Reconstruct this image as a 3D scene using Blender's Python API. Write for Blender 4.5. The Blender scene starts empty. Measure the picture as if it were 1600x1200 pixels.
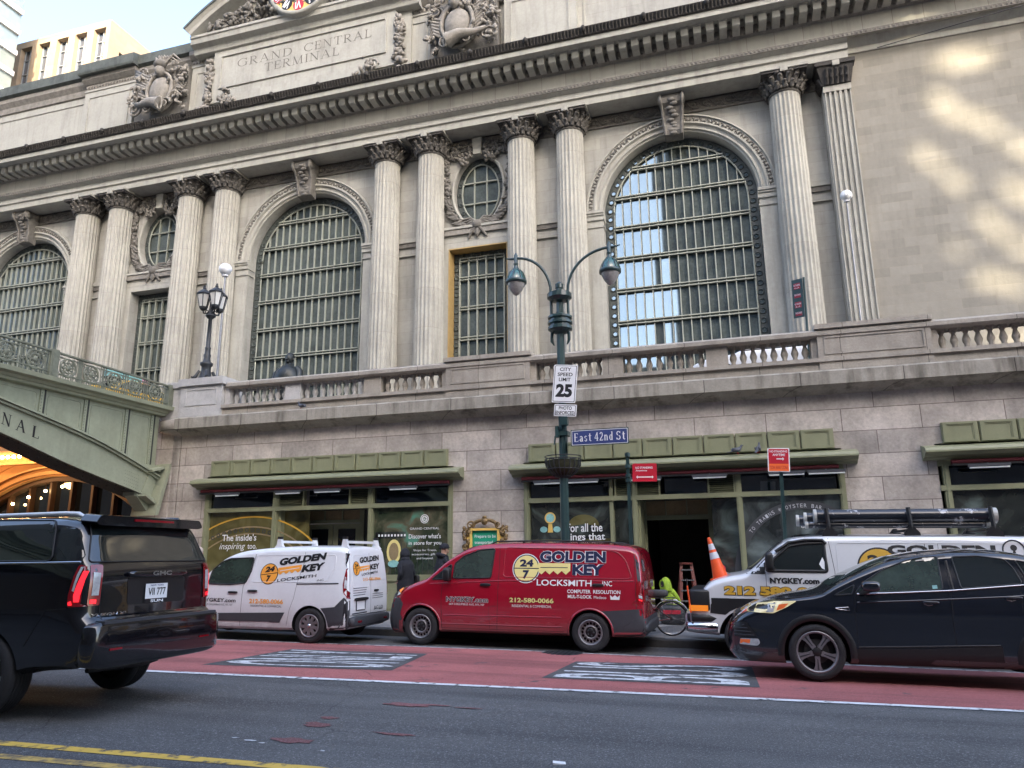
import bpy, bmesh, math, random
from math import sin, cos, pi, radians, sqrt, hypot, atan2
from mathutils import Vector, Matrix, Euler
from mathutils.bvhtree import BVHTree
from mathutils.geometry import tessellate_polygon, delaunay_2d_cdt
random.seed(7)
SC = bpy.context.scene
COL = SC.collection
# ---------------------------------------------------------------- camera, sky, sun, exposure
CAMH = 1.6
yaw, pit, roll = 0.294152704, 0.227200347, -0.00934220433
fw = Vector((-sin(yaw)*cos(pit), cos(yaw)*cos(pit), sin(pit)))
rt = Vector((cos(yaw), sin(yaw), 0)); up = rt.cross(fw)
rt2 = cos(roll)*rt + sin(roll)*up; up2 = -sin(roll)*rt + cos(roll)*up
cd = bpy.data.cameras.new('camera'); cam = bpy.data.objects.new('camera', cd); COL.objects.link(cam)
M3 = Matrix((rt2, up2, -fw)).transposed()
cam.matrix_world = Matrix.Translation((0, 0, CAMH)) @ M3.to_4x4()
cd.sensor_fit = 'HORIZONTAL'; cd.sensor_width = 36; cd.lens = 36*1162.64/1600
cd.clip_start = .05; cd.clip_end = 3000
SC.camera = cam
SUN_EL, SUN_AZ = radians(27), radians(28)      # sun stands behind the camera, to the south-east
SDIR = Vector((sin(SUN_AZ)*cos(SUN_EL), -cos(SUN_AZ)*cos(SUN_EL), sin(SUN_EL)))
w = bpy.data.worlds.new('World'); SC.world = w; w.use_nodes = True
wn = w.node_tree; bg = wn.nodes['Background']
sk = wn.nodes.new('ShaderNodeTexSky'); sk.sky_type = 'NISHITA'; sk.sun_disc = False
sk.sun_elevation = SUN_EL; sk.sun_rotation = math.pi - SUN_AZ; sk.air_density = .8; sk.dust_density = 3.5; sk.ozone_density = .8
wn.links.new(sk.outputs[0], bg.inputs[0]); bg.inputs[1].default_value = .15
sl = bpy.data.lights.new('sun', 'SUN'); sl.energy = 2.1; sl.angle = radians(.5); sl.color = (1, .86, .62)
so = bpy.data.objects.new('sun', sl); COL.objects.link(so)
so.rotation_euler = SDIR.to_track_quat('Z', 'Y').to_euler()
SC.view_settings.view_transform = 'Standard'; SC.view_settings.look = 'None'; SC.view_settings.gamma = 1
SC.view_settings.exposure = 2.72
# ---------------------------------------------------------------- materials
def mat(name, col, rough=.6, metal=0., spec=.5, coat=0., var=0., vs=3., bump=0., bs=None, streak=0., brick=None, emit=None, dust=None, ior=None, dirt=None, alpha=None, trans=0.):
    m = bpy.data.materials.new(name); m.use_nodes = True; nt = m.node_tree; N = nt.nodes; L = nt.links
    b = N['Principled BSDF']
    b.inputs['Base Color'].default_value = (*col, 1); b.inputs['Roughness'].default_value = rough; b.inputs['Metallic'].default_value = metal
    b.inputs['Specular IOR Level'].default_value = spec
    if coat: b.inputs['Coat Weight'].default_value = coat; b.inputs['Coat Roughness'].default_value = .03
    if ior: b.inputs['IOR'].default_value = ior
    if name == 'window_glass': b.inputs['Specular Tint'].default_value = (.55, .78, 1, 1)
    if trans: b.inputs['Transmission Weight'].default_value = trans
    if emit: b.inputs['Emission Color'].default_value = (*emit[0], 1); b.inputs['Emission Strength'].default_value = emit[1]
    cur = None; bumph = []
    if var or bump or streak or brick or dirt or dust:
        tc = N.new('ShaderNodeTexCoord'); co = tc.outputs['Object']
    def setrgb(fac, c2, blend='MIX', fv=None):
        nonlocal cur
        mx = N.new('ShaderNodeMix'); mx.data_type = 'RGBA'; mx.blend_type = blend
        if fac is not None: L.new(fac, mx.inputs['Factor'])
        if fv is not None: mx.inputs['Factor'].default_value = fv
        if cur is not None: L.new(cur, mx.inputs[6])
        else: mx.inputs[6].default_value = (*col, 1)
        if isinstance(c2, tuple): mx.inputs[7].default_value = (*c2, 1)
        else: L.new(c2, mx.inputs[7])
        cur = mx.outputs[2]
    def noise(scale, detail=4, vec=None, r=.6):
        n = N.new('ShaderNodeTexNoise'); n.inputs['Scale'].default_value = scale; n.inputs['Detail'].default_value = detail; n.inputs['Roughness'].default_value = r
        L.new(vec or co, n.inputs['Vector']); return n.outputs['Fac']
    def mrange(x, a, b_, c=0., d=1.):
        r = N.new('ShaderNodeMapRange'); r.inputs[1].default_value = a; r.inputs[2].default_value = b_; r.inputs[3].default_value = c; r.inputs[4].default_value = d
        L.new(x, r.inputs[0]); return r.outputs[0]
    if brick:
        bw, bh, mort, vary, mcol = brick
        sx = N.new('ShaderNodeSeparateXYZ'); L.new(co, sx.inputs[0])
        ad = N.new('ShaderNodeMath'); ad.operation = 'ADD'; L.new(sx.outputs[0], ad.inputs[0]); L.new(sx.outputs[1], ad.inputs[1])
        cb = N.new('ShaderNodeCombineXYZ'); L.new(ad.outputs[0], cb.inputs[0]); L.new(sx.outputs[2], cb.inputs[1])
        bt = N.new('ShaderNodeTexBrick'); bt.inputs['Scale'].default_value = 1; bt.inputs['Brick Width'].default_value = bw; bt.inputs['Row Height'].default_value = bh
        bt.inputs['Mortar Size'].default_value = mort; bt.inputs['Mortar Smooth'].default_value = .3; bt.offset_frequency = 2; bt.offset = .43
        bt.inputs['Bias'].default_value = 0
        lo = tuple(max(0, c*(1-vary)) for c in col); hi = tuple(c*(1+vary) for c in col)
        bt.inputs['Color1'].default_value = (*lo, 1); bt.inputs['Color2'].default_value = (*hi, 1); bt.inputs['Mortar'].default_value = (*mcol, 1)
        L.new(cb.outputs[0], bt.inputs['Vector']); cur = bt.outputs['Color']
        inv = mrange(bt.outputs['Fac'], 0, 1, 1, 0); bumph.append((inv, .5))
    if var:
        f = noise(vs, 8); setrgb(mrange(f, .3, .7), tuple(c*(1-var) for c in col) if cur is None else (1-var,)*3, 'MIX' if cur is None else 'MULTIPLY')
        if vs < 20:
            f = noise(vs*9, 3); setrgb(mrange(f, .35, .7), (1-var*.5,)*3, 'MULTIPLY')
    if streak:
        mp = N.new('ShaderNodeMapping'); mp.inputs['Scale'].default_value = (2.2, 2.2, .22); L.new(co, mp.inputs[0])
        f = noise(1.3, 7, mp.outputs[0]); setrgb(mrange(f, .48, .72), (1-streak, 1-streak*1.02, 1-streak*1.05), 'MULTIPLY')
    if dirt:
        ds, da, dc = dirt
        f = noise(ds, 9, None, .7); setrgb(mrange(f, .55-da*.3, .62), dc)
    if dust:      # road dust thrown up on the lower body panels
        sx = N.new('ShaderNodeSeparateXYZ'); L.new(co, sx.inputs[0]); f1 = mrange(sx.outputs[2], .2, dust, .75, 0); f2 = mrange(noise(5, 8, None, .7), .25, .75, .35, 1)
        mm = N.new('ShaderNodeMath'); mm.operation = 'MULTIPLY'; L.new(f1, mm.inputs[0]); L.new(f2, mm.inputs[1]); setrgb(mm.outputs[0], (.11, .10, .09))
        ra = N.new('ShaderNodeMapRange'); ra.inputs[3].default_value = rough; ra.inputs[4].default_value = .7; L.new(mm.outputs[0], ra.inputs[0]); L.new(ra.outputs[0], b.inputs['Roughness'])
    if cur is not None: L.new(cur, b.inputs['Base Color'])
    if bump or bumph:
        h = None
        if bump: h = noise(bs or vs*6, 5)
        if bumph:
            o = bumph[0][0]
            if h is None: h = o
            else:
                a2 = N.new('ShaderNodeMath'); a2.operation = 'MULTIPLY_ADD'; L.new(o, a2.inputs[0]); a2.inputs[1].default_value = 1.0; L.new(h, a2.inputs[2]); h = a2.outputs[0]
        bp = N.new('ShaderNodeBump'); bp.inputs['Strength'].default_value = bump or .35; bp.inputs['Distance'].default_value = .03
        L.new(h, bp.inputs['Height']); L.new(bp.outputs[0], b.inputs['Normal'])
    return m
LIME = (.41, .407, .372)
M = dict(
 lime=mat('limestone', LIME, .8, var=.18, vs=.5, streak=.22, bump=.15, bs=14, brick=(1.9, .62, .006, .09, (.3, .28, .25))),
 limep=mat('limestone_plain', (.425, .42, .375), .8, var=.2, vs=.7, streak=.2, bump=.15, bs=14),
 limeb=mat('limestone_frieze', (.43, .42, .37), .8, var=.12, vs=.6, streak=.2, brick=(1.25, 3.0, .014, .09, (.25, .23, .2))),
 shaft=mat('limestone_shaft', (.44, .43, .38), .8, var=.24, vs=.6, streak=.28, bump=.2, bs=10, brick=(50, 2.1, .006, .04, (.3, .27, .23))),
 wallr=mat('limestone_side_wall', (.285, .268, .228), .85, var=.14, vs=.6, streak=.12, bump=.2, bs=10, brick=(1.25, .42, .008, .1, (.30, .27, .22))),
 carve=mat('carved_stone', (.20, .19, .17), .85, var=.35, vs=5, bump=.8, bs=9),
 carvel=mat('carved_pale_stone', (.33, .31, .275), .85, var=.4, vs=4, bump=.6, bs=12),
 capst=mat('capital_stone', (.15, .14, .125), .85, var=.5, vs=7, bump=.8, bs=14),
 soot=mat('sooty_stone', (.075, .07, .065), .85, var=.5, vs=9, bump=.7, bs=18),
 gran=mat('pink_granite', (.55, .497, .44), .75, var=.42, vs=1.3, streak=.12, bump=.25, bs=20, brick=(1.75, .56, .011, .2, (.22, .18, .16))),
 granp=mat('granite_plain', (.41, .37, .31), .75, var=.3, vs=2., streak=.22, bump=.25, bs=25, brick=(1.9, 3, .01, .07, (.15, .13, .11))),
 granl=mat('granite_pale', (.52, .51, .49), .75, var=.25, vs=1.6, streak=.1, bump=.25, bs=25),
 stain=mat('stained_granite', (.385, .355, .295), .8, var=.3, vs=2.5, streak=.72, brick=(2.3, 3, .012, .08, (.12, .1, .09))),
 copper=mat('weathered_copper', (.12, .135, .12), .7, var=.4, vs=2.5, streak=.3),
 wframe=mat('window_frame_paint', (.36, .38, .32), .5, var=.2, vs=3),
 wdark=mat('window_border_metal', (.07, .085, .08), .5, var=.4, vs=5),
 glass=mat('window_glass', (.12, .14, .128), .025, spec=.8, ior=1.75, var=.55, vs=.9),
 oak=mat('yellow_frame', (.48, .33, .13), .6, var=.2, vs=4),
 green=mat('shop_green_paint', (.25, .26, .155), .45, var=.14, vs=3, streak=.12),
 bgreen=mat('bridge_green_paint', (.33, .352, .245), .5, var=.2, vs=1.2, streak=.14),
 silv=mat('silver_painted_steel', (.6, .61, .62), .35), bgrime=mat('bridge_railing_bronze', (.21, .225, .165), .6, var=.35, vs=6),
 bdark=mat('bridge_dark_steel', (.035, .04, .035), .7, var=.3, vs=4, bump=.4, bs=25),
 sglass=mat('shop_glass_dark', (.008, .012, .018), .03, spec=.9, ior=1.6),
 black=mat('black_plastic', (.012, .012, .013), .45, var=.2, vs=8),
 blackm=mat('black_void', (.004, .004, .005), .8),
 rub=mat('tyre_rubber', (.02, .02, .022), .75, var=.3, vs=12, bump=.3, bs=60),
 chrome=mat('chrome', (.6, .61, .63), .13, metal=1.),
 steel=mat('wheel_silver', (.34, .34, .35), .35, metal=.7, var=.3, vs=7),
 dgrey=mat('grey_plastic', (.048, .052, .06), .55, var=.15, vs=10),
 white=mat('white_paint', (.74, .76, .78), .3, coat=.6, var=.07, vs=2, dust=.75),
 red=mat('red_car_paint', (.33, .006, .022), .2, coat=1., var=.12, vs=1.3, dust=.6),
 navy=mat('black_car_paint', (.005, .007, .013), .16, coat=1., dust=.42),
 blk=mat('deep_black_car_paint', (.003, .003, .005), .16, coat=1.),
 silver=mat('silver_car_paint', (.66, .67, .68), .3, metal=.1, coat=.8, var=.05, vs=2, dust=.8),
 cglass=mat('car_glass', (.01, .014, .014), .02, spec=1.0, ior=1.6),
 wglass=mat('car_glass_pale', (.05, .075, .06), .04, spec=1.0, ior=1.6, var=.5, vs=2.),
 amber=mat('amber_lens', (.8, .22, .02), .2, emit=((1, .3, .03), .05)),
 redl=mat('red_lens', (.22, .003, .008), .12, coat=1.),
 redon=mat('lit_red_lens', (.6, .01, .02), .2, emit=((1, .02, .03), .3)),
 clear=mat('clear_lens', (.62, .64, .66), .08, coat=1., var=.5, vs=12),
 headon=mat('headlamp_lens', (.75, .68, .42), .12, coat=1., var=.35, vs=10, emit=((1, .85, .4), .05)),
 orange=mat('orange_paint', (.85, .10, .015), .5, var=.15, vs=4),
 conew=mat('cone_reflective_band', (.62, .64, .68), .4, var=.2, vs=9),
 pole=mat('lamp_post_green', (.025, .06, .06), .35, coat=.3, var=.3, vs=6),
 poleb=mat('bright_lamp_green', (.008, .075, .06), .15, coat=1.),
 iron=mat('cast_iron', (.028, .032, .036), .5, var=.3, vs=8),
 lens=mat('lamp_lens', (.55, .53, .5), .1, coat=1., var=.35, vs=14, trans=.3),
 milk=mat('milk_glass', (.62, .62, .58), .3, coat=.5),
 signw=mat('sign_white', (.78, .79, .8), .4), signr=mat('sign_red', (.48, .012, .03), .4), signb=mat('sign_blue', (.03, .05, .17), .4),
 nink=mat('navy_lettering', (.012, .018, .055), .35), signo=mat('sign_orange', (.85, .16, .03), .45), ink=mat('black_ink', (.006, .006, .007), .5),
 gold=mat('gold_lettering', (.62, .36, .04), .4, var=.15, vs=5), pgold=mat('pale_gold_lettering', (.76, .66, .26), .35),
 lorange=mat('orange_lettering', (.86, .36, .05), .4),
 gilt=mat('tarnished_gilt', (.30, .20, .09), .45, metal=.5, var=.6, vs=25), giltb=mat('gilt_moulding', (.75, .50, .13), .4),
 pgreen=mat('poster_green', (.01, .30, .17), .5),
 skin=mat('skin', (.42, .24, .17), .55), hair=mat('dark_hair', (.015, .012, .01), .7), blond=mat('pale_hair', (.5, .42, .35), .7),
 cloth=mat('dark_cloth', (.012, .014, .022), .85, var=.3, vs=9, bump=.6, bs=14), hiviz=mat('hi_vis_yellow', (.34, .52, .03), .7, var=.4, vs=7, bump=1., bs=9),
 redc=mat('red_cloth', (.4, .01, .03), .7), wood=mat('plywood', (.34, .25, .13), .6, var=.35, vs=3),
 ladr=mat('ladder_red', (.13, .025, .018), .5, var=.2, vs=8),
 tube=mat('black_tube', (.012, .015, .022), .3, coat=.5, dirt=(5, -.1, (.35, .36, .38))), cap=mat('pale_cap', (.42, .42, .39), .5),
 awn=mat('red_striped_canvas', (.16, .02, .03), .8, var=.4, vs=12), tubel=mat('tube_light', (.85, .9, .88), .3),
 brz=mat('bronze_statue', (.03, .036, .036), .4, metal=.4, var=.3, vs=5),
 pigeon=mat('pigeon_grey', (.10, .11, .13), .7, var=.5, vs=30),
 taxi=mat('taxi_yellow', (.55, .33, .04), .3, coat=.8),
 warm=mat('warm_lit_stone', (.46, .25, .10), .8, var=.2, vs=1.5),  # orange lamplight is put into this stone's base colour
 bulb=mat('lit_bulb', (1, .8, .45), .5, emit=((1, .72, .32), 9)),
 mint=mat('ad_panel', (.35, .7, .68), .4, var=.5, vs=3),
 concrete=mat('sidewalk_concrete', (.24, .23, .22), .85, var=.22, vs=2.5, bump=.3, bs=50, brick=(1.5, 1.5, .01, .04, (.1, .1, .1))),
 kerb=mat('kerb_stone', (.06, .058, .056), .8, var=.3, vs=6),
 tan=mat('tan_masonry', (.38, .29, .20), .8, var=.15, vs=.15, brick=(2.4, 1.2, .03, .06, (.45, .28, .17))),
 tank=mat('tower_glass_pale', (.30, .36, .36), .15, metal=.3, var=.25, vs=.15), dk=mat('dark_brick_block', (.09, .08, .075), .8, var=.3, vs=.4),
 paleg=mat('pale_blue_curtain_glass', (.62, .76, .88), .3, metal=.35), tframe=mat('tower_window_frame', (.32, .33, .34), .5), bwin=mat('bluish_window', (.05, .08, .13), .05, spec=1., ior=1.9, var=.5, vs=.4),
)
# ---------------------------------------------------------------- mesh builder
class MB:
    def __init__(s): s.v = []; s.f = []; s.m = []; s.s = []; s.mats = []
    def mi(s, m):
        if m is None: m = s.mats[0] if s.mats else None
        if m not in s.mats: s.mats.append(m)
        return s.mats.index(m)
    def add(s, vs, fs, m=None, sm=False, T=None):
        o = len(s.v); i = s.mi(m)
        if T is not None: vs = [T @ Vector(v) for v in vs]
        s.v += [tuple(v) for v in vs]; s.f += [tuple(a+o for a in f) for f in fs]; s.m += [i]*len(fs); s.s += [sm]*len(fs); return s
    def box(s, x0, x1, y0, y1, z0, z1, m=None, T=None):
        vs = [(x, y, z) for z in (z0, z1) for y in (y0, y1) for x in (x0, x1)]
        return s.add(vs, [(0, 2, 3, 1), (4, 5, 7, 6), (0, 1, 5, 4), (2, 6, 7, 3), (0, 4, 6, 2), (1, 3, 7, 5)], m, False, T)
    def bar(s, a, b, w, h, m=None, upv=(0, 0, 1)):
        a, b = Vector(a), Vector(b); d = (b-a); l = d.length
        if l < 1e-6: return s
        d /= l; u = Vector(upv); sd = d.cross(u)
        if sd.length < 1e-3: sd = d.cross(Vector((1, 0, 0)))
        sd.normalize(); u = sd.cross(d)
        vs = [p + sd*i*w/2 + u*j*h/2 for p in (a, b) for j in (-1, 1) for i in (-1, 1)]
        return s.add(vs, [(0, 2, 3, 1), (4, 5, 7, 6), (0, 1, 5, 4), (2, 6, 7, 3), (0, 4, 6, 2), (1, 3, 7, 5)], m)
    def tube(s, path, r, n=8, m=None, closed=False, caps=True):
        P = [Vector(p) for p in path]; k = len(P); R = r if isinstance(r, (list, tuple)) else [r]*k
        vs = []; pu = None
        for i in range(k):
            if closed: d = P[(i+1) % k]-P[i-1]
            else: d = P[min(i+1, k-1)]-P[max(i-1, 0)]
            d.normalize()
            if pu is None:
                pu = Vector((0, 0, 1)) if abs(d.z) < .9 else Vector((0, 1, 0))
            sd = d.cross(pu)
            if sd.length < 1e-4: sd = d.cross(Vector((1, .1, 0)))
            sd.normalize(); pu = sd.cross(d)
            vs += [P[i]+(sd*cos(2*pi*j/n)+pu*sin(2*pi*j/n))*R[i] for j in range(n)]
        fs = []
        for i in range(k if closed else k-1):
            a = i*n; b = ((i+1) % k)*n
            fs += [(a+j, a+(j+1) % n, b+(j+1) % n, b+j) for j in range(n)]
        s.add(vs, fs, m, True)
        if caps and not closed: s.add(vs, [tuple(range(n))[::-1], tuple((k-1)*n+j for j in range(n))], m)
        return s
    def lathe(s, prof, c=(0, 0, 0), n=20, m=None, sm=True, axis='Z', caps=True, arc=None):
        vs = []
        for r, z in prof:
            for j in range(n):
                a = 2*pi*j/n; p = (r*cos(a), r*sin(a), z)
                if axis == 'Y': p = (p[0], p[2], p[1])
                if axis == 'X': p = (p[2], p[0], p[1])
                vs.append((p[0]+c[0], p[1]+c[1], p[2]+c[2]))
        fs = []; k = len(prof)
        for i in range(k-1):
            for j in range(n):
                f = (i*n+j, i*n+(j+1) % n, (i+1)*n+(j+1) % n, (i+1)*n+j)
                fs.append(f if axis != 'Y' else f[::-1])
        s.add(vs, fs, m, sm)
        if caps: s.add(vs, [tuple(range(n))[::-1], tuple((k-1)*n+j for j in range(n))], m)
        return s
    def ell(s, c, r, m=None, n=8, k=6, T=None):
        vs = []
        for i in range(k+1):
            t = pi*i/k
            for j in range(n):
                a = 2*pi*j/n; vs.append(Vector((r[0]*sin(t)*cos(a), r[1]*sin(t)*sin(a), r[2]*cos(t))))
        if T is not None: vs = [T @ v for v in vs]
        vs = [v+Vector(c) for v in vs]
        fs = [(i*n+j, (i+1)*n+j, (i+1)*n+(j+1) % n, i*n+(j+1) % n) for i in range(k) for j in range(n)]
        return s.add(vs, fs, m, True)
    def plate(s, outer, holes=(), y0=0, y1=.1, m=None, T=None, sides=True):
        """polygon in (x,z) with holes, extruded from y0 (front) to y1"""
        polys = [outer]+list(holes); pts = [p for q in polys for p in q]
        tris = tessellate_polygon([[Vector((p[0], p[1], 0)) for p in q] for q in polys])
        n = len(pts); vs = [(p[0], y0, p[1]) for p in pts]+[(p[0], y1, p[1]) for p in pts]; fs = []
        for t in tris:
            a, b, c = (pts[i] for i in t)
            cr = (b[0]-a[0])*(c[1]-a[1])-(b[1]-a[1])*(c[0]-a[0])
            if cr < 0: t = (t[0], t[2], t[1])
            fs.append(tuple(t)); fs.append(tuple(i+n for i in (t[0], t[2], t[1])))
        if sides:
            o = 0
            for q in polys:
                k = len(q); fs += [(o+i, o+(i+1) % k, n+o+(i+1) % k, n+o+i) for i in range(k)]; o += k
        return s.add(vs, fs, m, False, T)
    def sweep(s, prof, x0, x1, m=None, ends=True):
        """profile [(y,z)...] closed polygon swept along X"""
        k = len(prof); vs = [(x0, y, z) for y, z in prof]+[(x1, y, z) for y, z in prof]
        fs = [(i, (i+1) % k, k+(i+1) % k, k+i) for i in range(k)]
        if ends: fs += [tuple(range(k))[::-1], tuple(range(k, 2*k))]
        return s.add(vs, fs, m)
    def build(s, name, m=None, parent=None, label=None, at=None, fixn=True):
        me = bpy.data.meshes.new(name); me.from_pydata(s.v, [], s.f)
        if m is not None and not s.mats: s.mats = [m]
        ms = [x if x is not None else m for x in s.mats]
        if m is not None and s.mats == [None]: ms = [m]
        for x in ms: me.materials.append(x)
        me.polygons.foreach_set('material_index', s.m); me.polygons.foreach_set('use_smooth', s.s)
        if fixn:
            bm = bmesh.new(); bm.from_mesh(me); bmesh.ops.recalc_face_normals(bm, faces=bm.faces); bm.to_mesh(me); bm.free()
        me.update()
        o = bpy.data.objects.new(name, me); COL.objects.link(o)
        if parent is not None: adopt(o, parent)
        if label: o['label'] = label
        return o
def root_of(o):
    m = o.matrix_basis.copy() if o.parent is None else root_of(o.parent) @ o.matrix_parent_inverse @ o.matrix_basis
    return m
def adopt(o, parent):
    o.parent = parent
    if WORLD.get(parent.name): o.matrix_parent_inverse = root_of(parent).inverted(); WORLD[o.name] = True
WORLD = {}
def thing(name, label, cat, loc=(0, 0, 0), rot=(0, 0, 0), group=None, world=False):
    o = bpy.data.objects.new(name, None); COL.objects.link(o); o.location = loc; o.rotation_euler = rot; o.empty_display_size = .2
    o['label'] = label; o['category'] = cat
    if group: o['group'] = group
    if world: WORLD[o.name] = True
    return o
def tag(o, label=None, cat=None, group=None, kind=None):
    for k, v in (('label', label), ('category', cat), ('group', group), ('kind', kind)):
        if v: o[k] = v
    return o
def kids(o): return [c for c in bpy.data.objects if c.parent == o]
def copy_tree(o, parent=None, off=None, label=None):
    ch = kids(o); c = o.copy(); COL.objects.link(c)
    if parent is not None: c.parent = parent
    if off is not None: c.location = Vector(o.location)+Vector(off)
    if WORLD.get(o.name): WORLD[c.name] = True
    if label: c['label'] = label
    for k in ch: copy_tree(k, c)
    return c
def pchip(T):
    xs = [p[0] for p in T]; ys = [p[1] for p in T]; n = len(xs)
    h = [xs[i+1]-xs[i] for i in range(n-1)]; d = [(ys[i+1]-ys[i])/h[i] for i in range(n-1)]
    m = [d[0]]+[0 if d[i-1]*d[i] <= 0 else 2*d[i-1]*d[i]/(d[i-1]+d[i]) for i in range(1, n-1)]+[d[-1]]
    def f(x):
        if x <= xs[0]: return ys[0]
        if x >= xs[-1]: return ys[-1]
        i = 0
        while x > xs[i+1]: i += 1
        t = (x-xs[i])/h[i]; t2 = t*t; t3 = t2*t
        return (2*t3-3*t2+1)*ys[i]+(t3-2*t2+t)*h[i]*m[i]+(-2*t3+3*t2)*ys[i+1]+(t3-t2)*h[i]*m[i+1]
    return f
def circ(cx, cz, rx, rz=None, n=24, a0=0, a1=2*pi, ends=False):
    rz = rz or rx; k = n if not ends else n-1
    return [(cx+rx*cos(a0+(a1-a0)*i/k), cz+rz*sin(a0+(a1-a0)*i/k)) for i in range(n)]
_tc = {}
def text2d(s, bold=0., shear=0.):
    k = (s, bold, shear)
    if k not in _tc:
        cu = bpy.data.curves.new('t', 'FONT'); cu.body = s; cu.size = 1; cu.offset = bold; cu.shear = shear; cu.resolution_u = 3; cu.fill_mode = 'FRONT'
        o = bpy.data.objects.new('t', cu); COL.objects.link(o); dg = bpy.context.evaluated_depsgraph_get(); dg.update()
        me = o.evaluated_get(dg).to_mesh(); vs = [(v.co.x, v.co.y) for v in me.vertices]; fs = [tuple(p.vertices) for p in me.polygons]
        o.evaluated_get(dg).to_mesh_clear(); bpy.data.objects.remove(o); bpy.data.curves.remove(cu)
        _tc[k] = (vs, fs)
    return _tc[k]
def fit_text(s, x0, x1, z0, z1, bold=0., shear=0., base='ABX'):
    vs, fs = text2d(s, bold, shear); ax = [v[0] for v in vs]; az = [v[1] for v in vs]
    mx, Mx, mz, Mz = min(ax), max(ax), min(az), max(az)
    return [(x0+(v[0]-mx)/(Mx-mx)*(x1-x0), z0+(v[1]-mz)/(Mz-mz)*(z1-z0)) for v in vs], fs
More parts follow.
